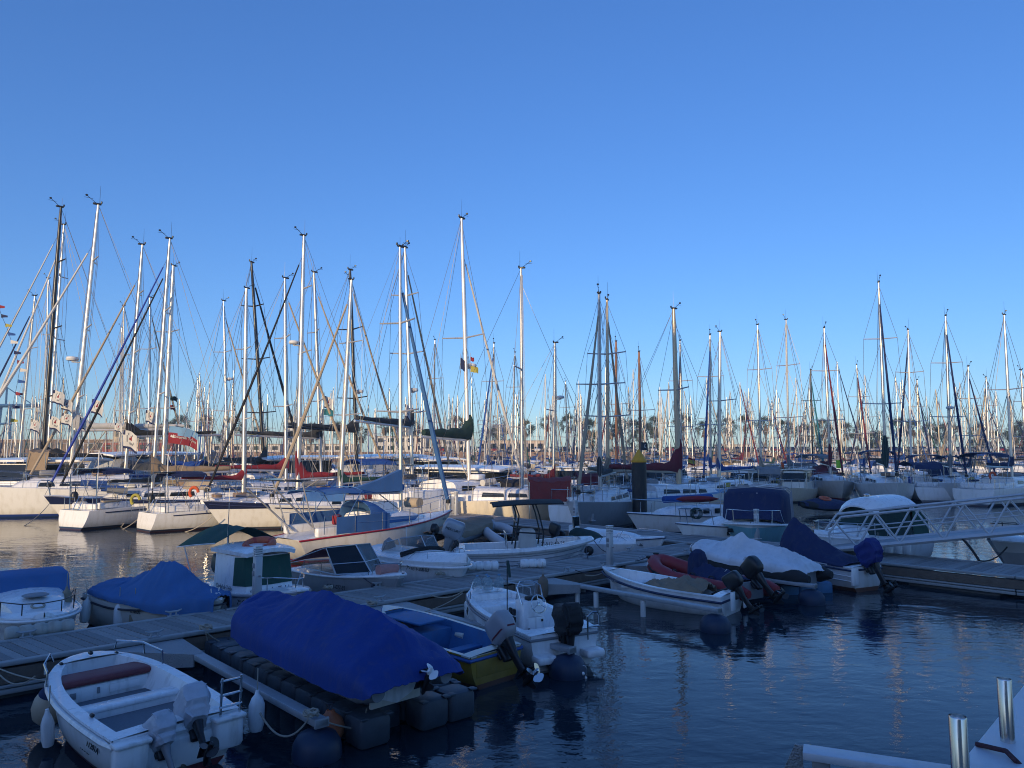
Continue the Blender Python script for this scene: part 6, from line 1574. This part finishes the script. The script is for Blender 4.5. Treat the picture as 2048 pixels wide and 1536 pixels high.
tubes(t, [[(-.2,s*1.12,1.0),(0,s*1.1,1.42),(1.6,s*.95,1.5),(2.7,s*.4,1.55),(3.0,0,1.55)] for s in (-1,1)]+[[(x,s*y,1.0),(x,s*y,1.5)] for s in (-1,1) for x, y in ((.8,1.06),(1.7,.92),(2.6,.45))], .016, STEEL, 'bow_rail')
q = MB(); q.lathe([(.05,0),(.12,.03),(.12,.09),(.04,.12)], (.0,.2,2.32), 12); q.build('searchlight', STEEL, t)
rescale(t, 6.4, .80, 1., .95)
for k in range(4):
    p = t.matrix_world@Vector((.9-.62*k, 1.25, .52)); fender('white fender in a row along the green canvas motor boat', p, .13, .62, GEL, 'row of white fenders on the green canvas motor boat')
# V at the right edge
L = 5.0; t = bowat('runabout', 'white pointed bow at the right edge below the gangway', 'boat', (1978,1092), .80, L, -168, 'boats moored to the cross pontoon')
rg = small_hull(t, 'V', hull_mat('grey_sided_hull', (.42,.44,.48), boot=(.2,.2,.22), anti=(.05,.05,.06), zb=0, zs=.03, top2=(.70,.71,.72), z2=.62), L=L, B=2.1, fb=1.0, fm=.85, fs=.8, draft=.3, tr=.9, rake=.7, p=2.2, qq=.8, bluff=.08, e=.5, k=8, camber=.2)
tubes(t, [[(.2,s*.95,.9),(.5,s*.92,1.4),(1.8,s*.5,1.5),(2.4,0,1.5)] for s in (-1,1)]+[[(1.2,s*.74,.95),(1.2,s*.76,1.46)] for s in (-1,1)], .016, BLK, 'bow_rail')
q = MB(); q.loft(cabin_mesh(-1.4,1.0,1.6,.9,.42,.3,.92,slope=1.), 0, False, True, True); q.build('cuddy_roof', GELC, t)

# ================================================================== gangway
gA = Vector((9.85,23.15,.72)); gB = Vector((14.67,21.5,1.43)); gd = gB-gA; gL = 2.3*gd.length; gx = gd.normalized(); gy = Vector((-gx.y, gx.x, 0)).normalized(); gz = gx.cross(gy)
t = thing('gangway', 'white aluminium truss gangway rising to the right from the cross pontoon', 'gangway', gA, 0); PNTW = mat('white_gangway_paint', (.52,.54,.57), .5, .1, var=.06, dirt=.2)
def gp(a, b_, c): return gx*a+gy*b_+gz*c
def bar(q, a, b_, w): q.tube([a, b_], w, 4)
for s, nm in ((0,'truss'),(1.25,'truss')):
    q = MB(); Hh = .95; n = 10; st = gL/n
    q.tube([gp(.42,s,Hh), gp(gL,s,Hh)], .04, 4); q.tube([gp(-.1,s,.0), gp(gL,s,.0)], .075, 4); q.tube([gp(.0,s,.0), gp(.0,s,.50), gp(.42,s,Hh)], .035, 4); q.tube([gp(.02,s,.48), gp(gL,s,.48)], .02, 4)
    for k in range(n):
        a0 = .42+st*k if k else .2
        q.tube([gp(.25+st*k,s,Hh*.85 if k == 0 else Hh), gp(st*(k+.62),s,.0)], .03, 4)
        q.tube([gp(st*(k+.62),s,.0), gp(.25+st*(k+1),s,Hh)], .03, 4)
    q.build(nm, PNTW, t)
q = MB(); v = [gp(-.15,.08,.02), gp(gL,.08,.02), gp(gL,1.17,.02), gp(-.15,1.17,.02)]; q.add(v+[p-gz*.05 for p in v], [(0,1,2,3),(7,6,5,4),(0,4,5,1),(1,5,6,2),(2,6,7,3),(3,7,4,0)]); q.build('walkway', GALV, t)
# black hose looped below the gangway
a = W(1955,1062,1.0); line('black hose hanging from the gangway onto the cross pontoon', gA+gp(3.55,0,0), (13.4,21.6,.62), -.05, .035, BLKM, name='water_hose', group=None)
line('black hose lying across the walkway to the right edge boat', (13.4,21.6,.62), (14.5,22.0,.95), .15, .02, BLKM, name='water_hose', group=None)

# air between the viewer and the far quay
hz = MB(); hz.box((0,118,14.5), (520,250,33)); hm_ = bpy.data.materials.new('thin_sea_haze'); hm_.use_nodes = True; hn = hm_.node_tree; hn.nodes.clear()
ho = hn.nodes.new('ShaderNodeOutputMaterial'); hv = hn.nodes.new('ShaderNodeVolumePrincipled'); hv.inputs['Color'].default_value = (.72,.90,1.0,1); hv.inputs['Density'].default_value = .0007; hv.inputs['Anisotropy'].default_value = .2
hn.links.new(hv.outputs[0], ho.inputs['Volume'])
ob = hz.build('haze', hm_); ob['kind'] = 'stuff'
# ================================================================== middle ground: catamarans, cruisers and awnings
CATG = 'big multihulls and cruisers behind the first rows'
def catamaran(label, px, py, d, L, head, B=6.0, roofc=GELC, glass=DGLASS, roofz=3.1, fly=False):
    p = atY(px, py, d); t = thing('catamaran', label, 'catamaran', (p.x, d, 0), R(head), CATG); s = L/12
    for sd in (-1,1):
        def f():
            me, _ = hull_mesh('cat', [HWB, GEL], L=12, B=1.7, fb=1.75, fm=1.6, fs=1.1, draft=.4, tr=.75, rake=.35, p=2.2, e=.45); return me
        o = link('hull', cached('cathull', f), t, (0, sd*(B/2-.85), 0)); o.scale = (s,1,1)
    q = MB(); q.box((-.5*s,0,1.35),(8.4*s,B-1.6,.75), bev=.1); q.build('bridge_deck', GEL, t)
    o, lev = house(t, -3.6*s,2.6*s,B/2-1.2,B/2-2.0,1.7,roofz-.1,1.0,.0,.12, GEL, 'saloon')
    q = MB(); A, B_ = lev(1.95), lev(roofz-.15); k = 1.015
    q.loft([[Vector((v.x*k, v.y*k, v.z)) for v in A], [Vector((v.x*k, v.y*k, v.z)) for v in B_]], 0, True); q.build('saloon_window', glass, o)
    q = MB(); g = []
    for i in range(9):
        f = i/8; x = lerp(-5.2*s,2.4*s,f); wv = (B/2-.75)*(1-.28*f**2); g.append([Vector((x, u*wv, roofz+.18-.14*u*u-.25*max(0,f-.6)**1.5*2)) for u in (-1,-.9,-.5,0,.5,.9,1)])
    q.sheet(g, 0, .12); q.build('roof', roofc, t)
    tubes(t, [[(-5.0*s,sd*(B/2-.9),1.2),(-5.0*s,sd*(B/2-.95),roofz)] for sd in (-1,1)], .04, STEEL, 'roof_post')
    q = MB()
    for sd in (-1,1):
        top = []
        for k2 in range(7):
            x = lerp(-5*s,5.4*s,k2/6); q.tube([(x,sd*(B/2-.25),1.5),(x,sd*(B/2-.25),2.2)], .014, 4); top.append((x,sd*(B/2-.25),2.18))
        q.tube(top, .01, 4); q.tube([(a,b,c-.33) for a,b,c in top], .008, 4)
    q.build('guard_rail', STEEL, t)
    return t
catamaran('big white catamaran with curved white roof and dark saloon windows', 968, 960, 46, 10.5, -32, 5.6, roofz=2.65)
catamaran('white catamaran with glazed saloon behind the blue furled headsail', 880, 925, 62, 11, -60, 6.0)
catamaran('white catamaran at the left edge with its side in sunlight', 20, 980, 47.5, 12, 186, 6.2)
catamaran('catamaran with clear side windows behind the navy striped ketch', 245, 925, 55, 12, 250, 6.4, glass=CGLASS, roofz=3.5)
catamaran('pale catamaran behind the dark red sail covers', 560, 925, 58, 12, 235, 6.2, roofz=3.2)
catamaran('pale catamaran left of the tallest central mast', 740, 925, 60, 11.5, 240, 6.2, roofz=3.3, glass=CGLASS)

def cruiser(label, px, d, L, head, hullm=HW, wheel=GEL, bim=None, glass=DGLASS, zroof=2.7):
    p = atY(px, 930, d); t = thing('motor_cruiser', label, 'motor boat', (p.x, d, 0), R(head), CATG, L/10)
    me, _ = std(hullm.name+GEL.name, [hullm, GEL]); link('hull', me, t)
    o, lev = house(t, -2.2,1.6,1.25,.95,1.05,zroof,.7,.1,.1, wheel); q = MB(); A, B_ = lev(1.75), lev(zroof-.18)
    q.loft([[Vector((v.x*1.012+.01, v.y*1.012, v.z)) for v in A], [Vector((v.x*1.012+.01, v.y*1.012, v.z)) for v in B_]], 0, True); q.build('window', glass, o)
    q = MB(); q.sheet([[Vector((x, y, zroof+.1-.06*(y/1.3)**2)) for y in (-1.3,-.7,0,.7,1.3)] for x in (-3.2,-1.5,0,1.05)], 0, .07); q.build('roof', wheel, t)
    tubes(t, [[(.3,s*1.5,1.15),(.5,s*1.48,1.85),(3.2,s*.8,2.05),(4.9,0,2.05)] for s in (-1,1)]+[[(x,s*y,1.2),(x,s*y,2.0)] for s in (-1,1) for x, y in ((1.8,1.2),(3.2,.8),(4.3,.35))], .02, STEEL, 'bow_rail')
    tubes(t, [[(-1.,.4,zroof),(-1.1,.4,zroof+1.6)],[(-1.,-.3,zroof),(-1,-.3,zroof+.7)]], .02, WHP, 'aerial')
    if bim: bimini(bim, t, -4.8, -2.6, 2.4, 2.7, .2)
    return t
cruiser('cream wheelhouse cruiser behind the black pile', 1246, 48, 9, -70, HCR, CREAM)
cruiser('white cruiser with sloped radar arch right of the black pile', 1340, 66, 9.5, -60, HW, GEL, 'navy')
cruiser('white cruiser with blue bimini right of the tallest central mast', 1000, 66, 9, -80, HW, GEL, 'blue')
cruiser('white cruiser among the slim masts behind the awning', 1140, 60, 9, -65, HW, GEL, 'blue')
cruiser('navy hulled cruiser in the shaded row behind the pile', 1300, 58, 9, -100, HNV, GEL, 'navy')
cruiser('low cruiser with beige bimini behind the yacht with the red headsail', 1600, 72, 9, -75, HW, GEL, 'beige')
cruiser('white cruiser left of the catamaran with the glazed saloon', 800, 68, 9, -110, HW, GEL, 'navy')
cruiser('white cruiser with grey bimini behind the long black headsail', 520, 66, 9.5, 250, HW, GEL, 'grey')
cruiser('white cruiser with navy bimini near the left edge', 40, 64, 9.5, 250, HW, GEL, 'navy')
cruiser('pale blue cruiser between the two tall left masts', 180, 66, 9, 255, HLB, GEL, 'blue')
cruiser('white cruiser half hidden by the gangway boats', 1490, 58, 8.5, 225, HW, GEL, 'grey')
cruiser('cream cruiser with blue bimini right of the greenish mast', 1590, 58, 8.5, 240, HCR, CREAM, 'navy')

def awning(name, label, px0, px1, pyt, pyb, d, fab, depth=2.2, sag=.12, group='canvas awnings over the moored yachts', ridge=.25):
    a, b_ = atY(px0, pyt, d), atY(px1, pyt, d); zb = atY(px0, pyb, d).z; w = b_.x-a.x
    t = thing(name, label, 'awning', ((a.x+b_.x)/2, d, 0), 0, group); q = MB(); g = []
    for i in range(13):
        u = i/12; x = -w/2+w*u; row = []
        for j in range(9):
            v = j/8; y = -depth/2+depth*v
            z = a.z+ridge*(1-abs(2*v-1)**1.3)-sag*math.sin(PI*u)*.8+.03*math.sin(u*19+v*5)
            if v < .12: z = lerp(zb, z, v/.12)
            row.append(Vector((x, y, z)))
        g.append(row)
    q.sheet(g, 0, .012); q.build('canvas', FAB[fab], t)
    for x in (-w/2+.05,w/2-.05):
        for y in (-depth/2,depth/2): tubes(t, [[(x,y,zb-.9),(x,y,a.z)]], .018, STEEL, 'awning_post')
    return t
awning('cockpit_awning', 'brick red awning draped over the cockpit in front of the slim grey mast', 1056, 1140, 962, 1000, 38, 'brick_red', 2.6)
awning('cockpit_awning', 'dull red awning right of the brick red one', 1150, 1196, 953, 968, 41, 'dark_red', 2.4)
awning('cockpit_awning', 'long navy awning under the dark boom tents at left', 335, 468, 940, 950, 46, 'navy', 2.6)
awning('cockpit_awning', 'dark grey awning left of the navy awning', 258, 330, 928, 940, 50, 'dark_grey', 2.4)
awning('cockpit_awning', 'beige awning beside the black carbon mast', 74, 114, 905, 940, 46, 'tan', 2.)
awning('cockpit_awning', 'bright blue awning behind the red sail covers', 340, 410, 928, 933, 52, 'blue', 2.)
awning('cockpit_awning', 'faded blue awning over the stern beside the red striped boat', 618, 700, 985, 1000, 33, 'faded_blue', 2.)
awning('cockpit_awning', 'black awning under the white catamaran roof', 1000, 1046, 965, 985, 41, 'black', 2.)
awning('cockpit_awning', 'grey boom tent right of the yellow pile cap', 1505, 1552, 938, 948, 55, 'grey', 2.2)
awning('cockpit_awning', 'navy arched awning near the right edge masts', 1808, 1868, 930, 938, 52, 'navy', 2.4)

# red kayak, dinghy and cloth bundles on the yacht beside the pile
t = thing('kayak', 'red kayak lying on the deck right of the black pile', 'kayak', atY(1395,998,34), R(6)); q = MB()
q.loft([[Vector((x, math.cos(a)*r, math.sin(a)*r*.6)) for a in [2*PI*k/10 for k in range(10)]] for x, r in ((-1.0,.03),(-.7,.2),(0,.26),(.6,.2),(1.0,.03))], 0, True, True, True); q.build('hull', FAB['red'], t)
p = atY(1345,990,33.5); t = thing('day_sailer', 'small white sailing boat with stern ladder and blue cloths beside the black pile', 'sailboat', (p.x+1.2,p.y+1.6,0), R(200), 'boats moored to the cross pontoon')
rg = small_hull(t, 'DS2', HW, GEL, L=6.8, B=2.4, fb=1.0, fm=.8, fs=.78, draft=.35, tr=.75, rake=.7, p=2., qq=.9, e=.55, k=8)
rub_rail(rg, t, mat('navy_rail', (.015,.03,.09)), .012, -.03, .022, 'navy_stripe')
q = MB(); q.loft(cabin_mesh(-2.0,2.0,1.7,1.0,.42,.3,.82,slope=.9), 0, False, True, True); q.build('cabin', GELC, t)
tubes(t, [[(-2.6,s*1.0,.85),(-2.6,s*1.0,1.4),(0,s*1.12,1.4),(2.0,s*.7,1.5),(3.2,0,1.6)] for s in (-1,1)]+[[(x,s*y,.85),(x,s*y,1.42)] for s in (-1,1) for x, y in ((-1.2,1.08),(.4,1.08),(1.4,.9),(2.4,.5))], .014, STEEL, 'guard_rail')
q = MB(); q.tube([(-2.6,.2,1.1),(-1.6,.3,1.25),(-1.2,-.2,1.3)], .2, 8); q.build('folded_sail', FAB['beige'], t)
q = MB(); q.box((-2.4,-.5,1.15),(.5,.4,.4), bev=.06); q.build('deck_box', TEAK, t)

q = MB(); q.tube([(-1.5,-.5,1.55),(1.2,-.45,1.5)], .16, 8); q.build('rolled_canvas', FAB['blue'], t)
tubes(t, [[(-1.3,1.25,.9),(-1.3,1.25,2.3)],[(-1.0,1.25,.9),(-1.0,1.25,2.3)]]+[[(-1.3,1.25,z),(-1.0,1.25,z)] for z in (1.2,1.5,1.8,2.1)], .022, STEEL, 'ladder')
for k in range(3):
    q = MB(); q.box((-.9+.6*k,.83-.04*k,1.02),(.34,.04,.22), bev=.02); q.build('cabin_window', DGLASS, t)
q = MB(); q.lathe([(0,0),(.24,0),(.25,.03),(0,.05)], (-3.2,-.9,1.7), 16, d=(.2,-1,0)); q.build('satellite_dome', WHP, t)

# ================================================================== flags
def arc(u, v):
    if v > .82 or (u < .18 and v < .3): return 1
    e = ((u-.52)/.26)**2+((v-.42)/.30)**2
    if .68 < e < 1.0: return 1
    if e < .16: return 2
    return 0
FLG = (['white','navy','red','grey'], lambda u, v: (3 if arc(u, v) == 1 and v < .8 and not (u < .18 and v < .3) else arc(u, v)))
def pflag(label, px, py, d, wpx, hpx, body, seed, rz=0., droop=.35, group='rally flags on the halyards at left'):
    return flag('flag', label, atY(px, py, d), body, wpx*d/FPX, hpx*d/FPX, rz=rz, seed=seed, droop=droop, group=group)
for i, (px, py, w, h, lb) in enumerate(((106,780,24,26,'highest rally flag beside the black carbon mast'),(124,797,22,22,'rally flag second from top beside the black carbon mast'),(124,826,22,22,'rally flag third down beside the black carbon mast'),(100,832,24,26,'lowest rally flag touching the black carbon mast'),
    (184,798,24,28,'white rally flag with navy band right of the white mast'),(160,834,14,22,'half furled rally flag on the white mast'),(247,860,32,36,'biggest white rally flag with emblem before the dark boom tent'),(292,820,20,24,'rally flag on the mast left of the ketch'),(230,846,16,16,'small rally flag left of the beige headsail mast'),(62,838,18,22,'drooping rally flag near the left edge'))):
    pflag(lb, px, py, 40+i*.3, w, h, FLG, i*3+1)
pflag('green pennant above the red banner', 341, 792, 41, 15, 9, 'dark_green', 41, group=None); pflag('dark red pennant above the red banner', 341, 810, 41, 10, 9, 'dark_red', 42, group=None)
pflag('white and navy rally flag beside the grey mast', 649, 792, 48, 18, 24, FLG, 51); pflag('pale green flag below a rally flag on the grey mast', 647, 818, 48, 22, 12, 'teal', 52, group=None)
pflag('navy and white rally flag behind the red striped boat mast', 810, 808, 44, 12, 26, FLG, 53)
pflag('navy flag on the tallest central mast', 921, 716, 42, 10, 22, 'navy', 54, group=None); pflag('yellow green flag on the tallest central mast', 941, 732, 42, 17, 12, 'yellow', 55, group=None); pflag('small red flag on the tallest central mast', 941, 714, 42, 8, 8, 'red', 56, group=None)
pflag('yellow and red flag right of the black pile', 1376, 915, 45, 16, 14, (['yellow','red'], lambda u, v: 1 if v < .28 or v > .72 else 0), 57, group=None)
pflag('small orange flag among the covers left of the greenish mast', 1562, 924, 55, 6, 10, 'orange', 58, group=None)
pflag('lime green cloth hung behind the red cockpit covers', 1672, 920, 58, 12, 16, 'lime', 59, group=None, droop=.05)
pflag('small spanish striped flag left of the leaning black mast', 500, 862, 50, 12, 10, (['yellow','red'], lambda u, v: 1 if v < .28 or v > .72 else 0), 60, group=None)
def banner(u, v): return 1 if v > .34+.12*math.sin(u*3) else 0
t, P = flag('banner_flag', 'red and grey banner with white bird and lettering on the ketch', atY(338,852,37), (['light_blue','red'], banner), 62*37/FPX, 34*37/FPX, droop=.42, seed=7)
txt = text('lettering', 'Gwennili Trust', .19, FAB['white'], t, (0,0,0), (R(90),0,0), ext=.003)
for v in txt.data.vertices:   # the letters follow the cloth
    u = .58+v.co.x/(62*37/FPX); vv = .58-v.co.y/(34*37/FPX); p = P(min(1,max(0,u)), vv); v.co.x, v.co.y, v.co.z = p.x, p.z, -p.y+.02+v.co.z
q = MB(); f = [(0.07,.62),(.10,.50),(.16,.56),(.19,.46),(.22,.60),(.26,.64),(.18,.68)]; vs = [P(u, v)+Vector((0,-.012,0)) for u, v in f]; q.add(vs, [(0,1,2),(2,3,4),(0,2,4,6),(4,5,6)]); q.build('bird_emblem', FAB['white'], t)
# bunting at the left edge
t = thing('bunting', 'string of small signal pennants at the left edge', 'bunting', (0,0,0)); pts = [atY(x, y, 44) for x, y in ((-6,600),(2,628),(14,656),(22,680),(32,712),(40,736),(34,770),(26,810),(20,850))]
q = MB(); q.tube(pts, .012, 4); q.build('line', ROPED, t)
bc = ['red','navy','yellow','blue','white','navy','red','white','blue','red','navy','yellow']
for k in range(12):
    f = (k+.5)/12*(len(pts)-1); i = int(f); p = pts[i].lerp(pts[i+1], f-i); q = MB(); q.sheet([[p+Vector((u*.42, .03*math.sin(u*5+k), -v*.22*(1-.5*u)-.1*u)) for v in (0,.5,1)] for u in (0,.33,.66,1)], 0, .005); q.build('pennant', FAB[bc[k]], t)
# mirrored sail number on a flag behind the pile
t, P = flag('flag', 'dark burgee with a pale mirrored 3 behind the brown mast', atY(1282,884,55), 'dark_grey', .55, .6, seed=3, droop=.1)
o = text('lettering', '3', .36, FAB['white'], t, (.28,-.1,-.32), (R(90),0,0)); o.scale = (-1,1,1)

# ================================================================== mooring lines, ropes, fenders in front
p0 = W(0,1345,.6); pz = P0
def edge(s, y=0.05, z=.62): p = P0+U*s-V*y; return Vector((p.x,p.y,z))
line('pale rope from the boom end to the red seat dinghy stern', W(520,1425,.5), W(618,1436,.46), .25, .012)
rope_coil('knot of pale rope on the near boom end', W(622,1437,.48), .10, 3)
line('rope from the near boom end to the corner of the cube dock', W(640,1440,.47), W(735,1460,.12), .02, .011)
line('rope down the corner of the cube dock from the covered inflatable', W(733,1418,.45), W(722,1462,.06), .01, .010)
rope_coil('bunch of pale rope on the pontoon edge left of the royal blue cover', W(412,1262,.6), .12, 5)
line('rope hanging over the pontoon edge left of the royal blue cover', W(412,1264,.6), W(418,1296,.2), .02, .012)
line('slanting rope from the pontoon edge to the cube dock', W(414,1266,.6), W(452,1288,.3), .02, .010)
rope_coil('bunch of rope on the pontoon edge beyond the grey hulled boat', W(656,1180,.6), .12, 6)
rope_coil('bunch of rope at the speedboat bow', W(880,1152,.6), .14, 7)
rope_coil('rope heap on the pontoon edge before the blue and yellow boat', W(745,1212,.62), .12, 8)
line('bow rope of the console boat to the pontoon', W(930,1180,.85), W(862,1190,.6), .10, .012)
line('second bow rope of the console boat', W(926,1186,.8), W(800,1228,.6), .12, .010)
line('rope from the rowing boat bow to the pontoon', W(1205,1145,.6), W(1150,1140,.62), .05, .012, ROPED)
line('rope from the rowing boat bow round the pontoon edge', W(1205,1146,.6), W(1170,1150,.6), .04, .012)
line('sagging rope below the pontoon edge at left', W(0,1350,.55), W(70,1352,.55), .12, .010)
line('rope along the pontoon edge at left', W(0,1338,.62), W(100,1362,.5), .03, .010)
line('mooring rope of the red inflatable', W(1300,1112,.75), W(1270,1122,.6), .02, .012, ROPED)
line('bow rope of the ribbed workboat', W(1172,1092,.85), W(1176,1118,.6), .05, .014, ROPED)
line('second bow rope of the ribbed workboat to the small runabout', W(1186,1078,.95), W(1220,1106,.6), .1, .012, ROPED)
line('long mooring line from the catamaran hull into the water', atY(112,990,43), W(48,1052,0), .2, .02)
line('mooring line from the ketch bow into the water', atY(160,995,38), W(118,1040,0), .2, .02)
line('second mooring line from the ketch into the water', atY(262,1020,38), W(242,1054,0), .1, .02)
line('pair mooring line beside the ketch stern', atY(292,1022,37), W(246,1058,0), .1, .02)
line('mooring line from the boat right of the ketch', atY(424,1034,35), W(370,1064,0), .1, .02)
p = W(1086,1180,.35); fender('brown worn fender hanging on the pontoon behind the console boat', (p.x,p.y,.42), .13, .5, mat('worn_brown_fender', (.20,.15,.11), .7, dirt=.4), None, tilt=R(12))
p = W(660,1446,.28); t = thing('mooring_buoy', 'round orange buoy tied at the near boom end', 'buoy', (p.x,p.y,.22)); q = MB(); q.lathe([(0,-.19),(.11,-.16),(.175,-.07),(.185,.02),(.15,.12),(.07,.18),(.05,.22),(0,.22)], n=20); q.build('ball', mat('faded_orange_buoy', (.48,.13,.05), .55, var=.2, scale=4, dirt=.4), t)
q = MB(); q.tube([(0,0,.2),(-.03,0,.3),(.03,0,.3),(0,0,.2)], .012, 5); q.build('eye', ROPED, t)

# ================================================================== quay gangway parapet, bottom right
PAR = mat('white_painted_steel', (.58,.60,.64), .45, .05, var=.06, dirt=.3)
a, b_ = Vector((2.06,3.33,2.38)), Vector((2.56,3.86,2.38)); dd = (b_-a).normalized(); nn = Vector((-dd.y, dd.x, 0))
t = thing('quay_parapet', 'white flat parapet beam carrying two steel posts, bottom right corner', 'parapet', (a.x,a.y,0), math.atan2(dd.y, dd.x))
q = MB(); q.box((.1,-.02,2.32),(7.0,.21,.12), bev=.012); q.build('beam', PAR, t)
q = MB(); q.box((.2,-.02,2.10),(6.8,.05,.36)); q.build('web', GALV, t)
for px, py, dep, r in ((1915,1432,2.72,.0305),(2008,1357,3.42,.030)):
    rv = ray(px, py); p = Vector((0,0,EYE))+rv*dep; lp = Matrix.Rotation(-math.atan2(dd.y,dd.x),3,'Z')@(p-Vector((a.x,a.y,0)))
    q = MB(); q.lathe([(0,2.25),(r,2.25),(r,lp.z-.004),(r*.93,lp.z),(r*.9,lp.z-.012),(0,lp.z-.014)], (lp.x,lp.y,0), 28); q.build('post', STEEL, t)
lq = [W(1952,1488,2.39), W(1990,1497,2.395), W(2012,1502,2.40), W(2032,1522,2.39), W(2046,1536,2.36)]
q = MB(); q.tube(lq, .011, 8); tag(q.build('lashing_rope', mat('maroon_rope', (.08,.03,.04), .9, bump=.6, bscale=90)), 'dark maroon lashing across the white parapet beam', 'rope')
q = MB(); q.tube([W(1990,1536,2.3), W(2020,1508,2.36), W(2070,1475,2.36)], .02, 8); q.tube([W(2010,1545,2.28), W(2040,1515,2.33), W(2080,1490,2.33)], .018, 8); tag(q.build('handrail_tube', STEEL), 'pair of steel tubes under the maroon lashing', 'handrail')
a, b_ = Vector((1.83,4.70,1.90)), Vector((2.62,4.36,1.90)); dd = (b_-a).normalized()
t = thing('landing_frame', 'white steel landing frame with flat top bar, bottom right', 'frame', (a.x,a.y,0), math.atan2(dd.y, dd.x))
q = MB(); q.box((1.1,0,1.875),(2.3,.15,.045), bev=.004); q.build('top_bar', PAR, t)
q = MB(); q.box((.05,.0,1.1),(.10,.12,1.50), bev=.006); q.build('leg', mat('dark_galvanised_steel', (.20,.21,.22), .5, .3, dirt=.2), t)
q = MB(); q.add([(-.10,.075,1.89),(-.055,.075,1.89),(-.055,.075,1.30),(-.36,.075,1.30),(-.10,.06,1.89),(-.055,.06,1.89),(-.055,.06,1.30),(-.36,.06,1.30)], [(0,1,2,3),(7,6,5,4),(0,4,5,1),(1,5,6,2),(2,6,7,3),(3,7,4,0)]); q.build('side_plate', CHECK, t)
q = MB(); q.box((1.2,-.2,.9),(2.4,.12,.1)); q.build('lower_bar', GALV, t)

# loose gear on the two boats seen over their sterns
for px, py, d, nm, lb, fb_ in ((271,1000,36.2,'horseshoe_buoy','yellow horseshoe buoy on the stern rail left of the thick silver mast','yellow'),(388,985,35.6,'horseshoe_buoy','orange horseshoe buoy among the stern davits of the red covered yacht','orange'),(1985,952,52,'horseshoe_buoy','orange horseshoe buoy on the stern rail at the right edge','orange')):
    p = atY(px, py, d); h = thing(nm, lb, 'lifebuoy', p, 0); q = MB(); q.tube([(.2*math.cos(a), 0, .25*math.sin(a)) for a in [PI*1.15-PI*1.3*k/10*1.0+PI*.15 for k in range(11)]], .075, 8); q.build('buoy', FAB[fb_], h)
    q = MB(); q.tube([(-.2,.06,-.25),(-.2,.06,-.9)], .015, 5); q.tube([(.2,.06,-.25),(.2,.06,-.9)], .015, 5); q.build('bracket', STEEL, h)
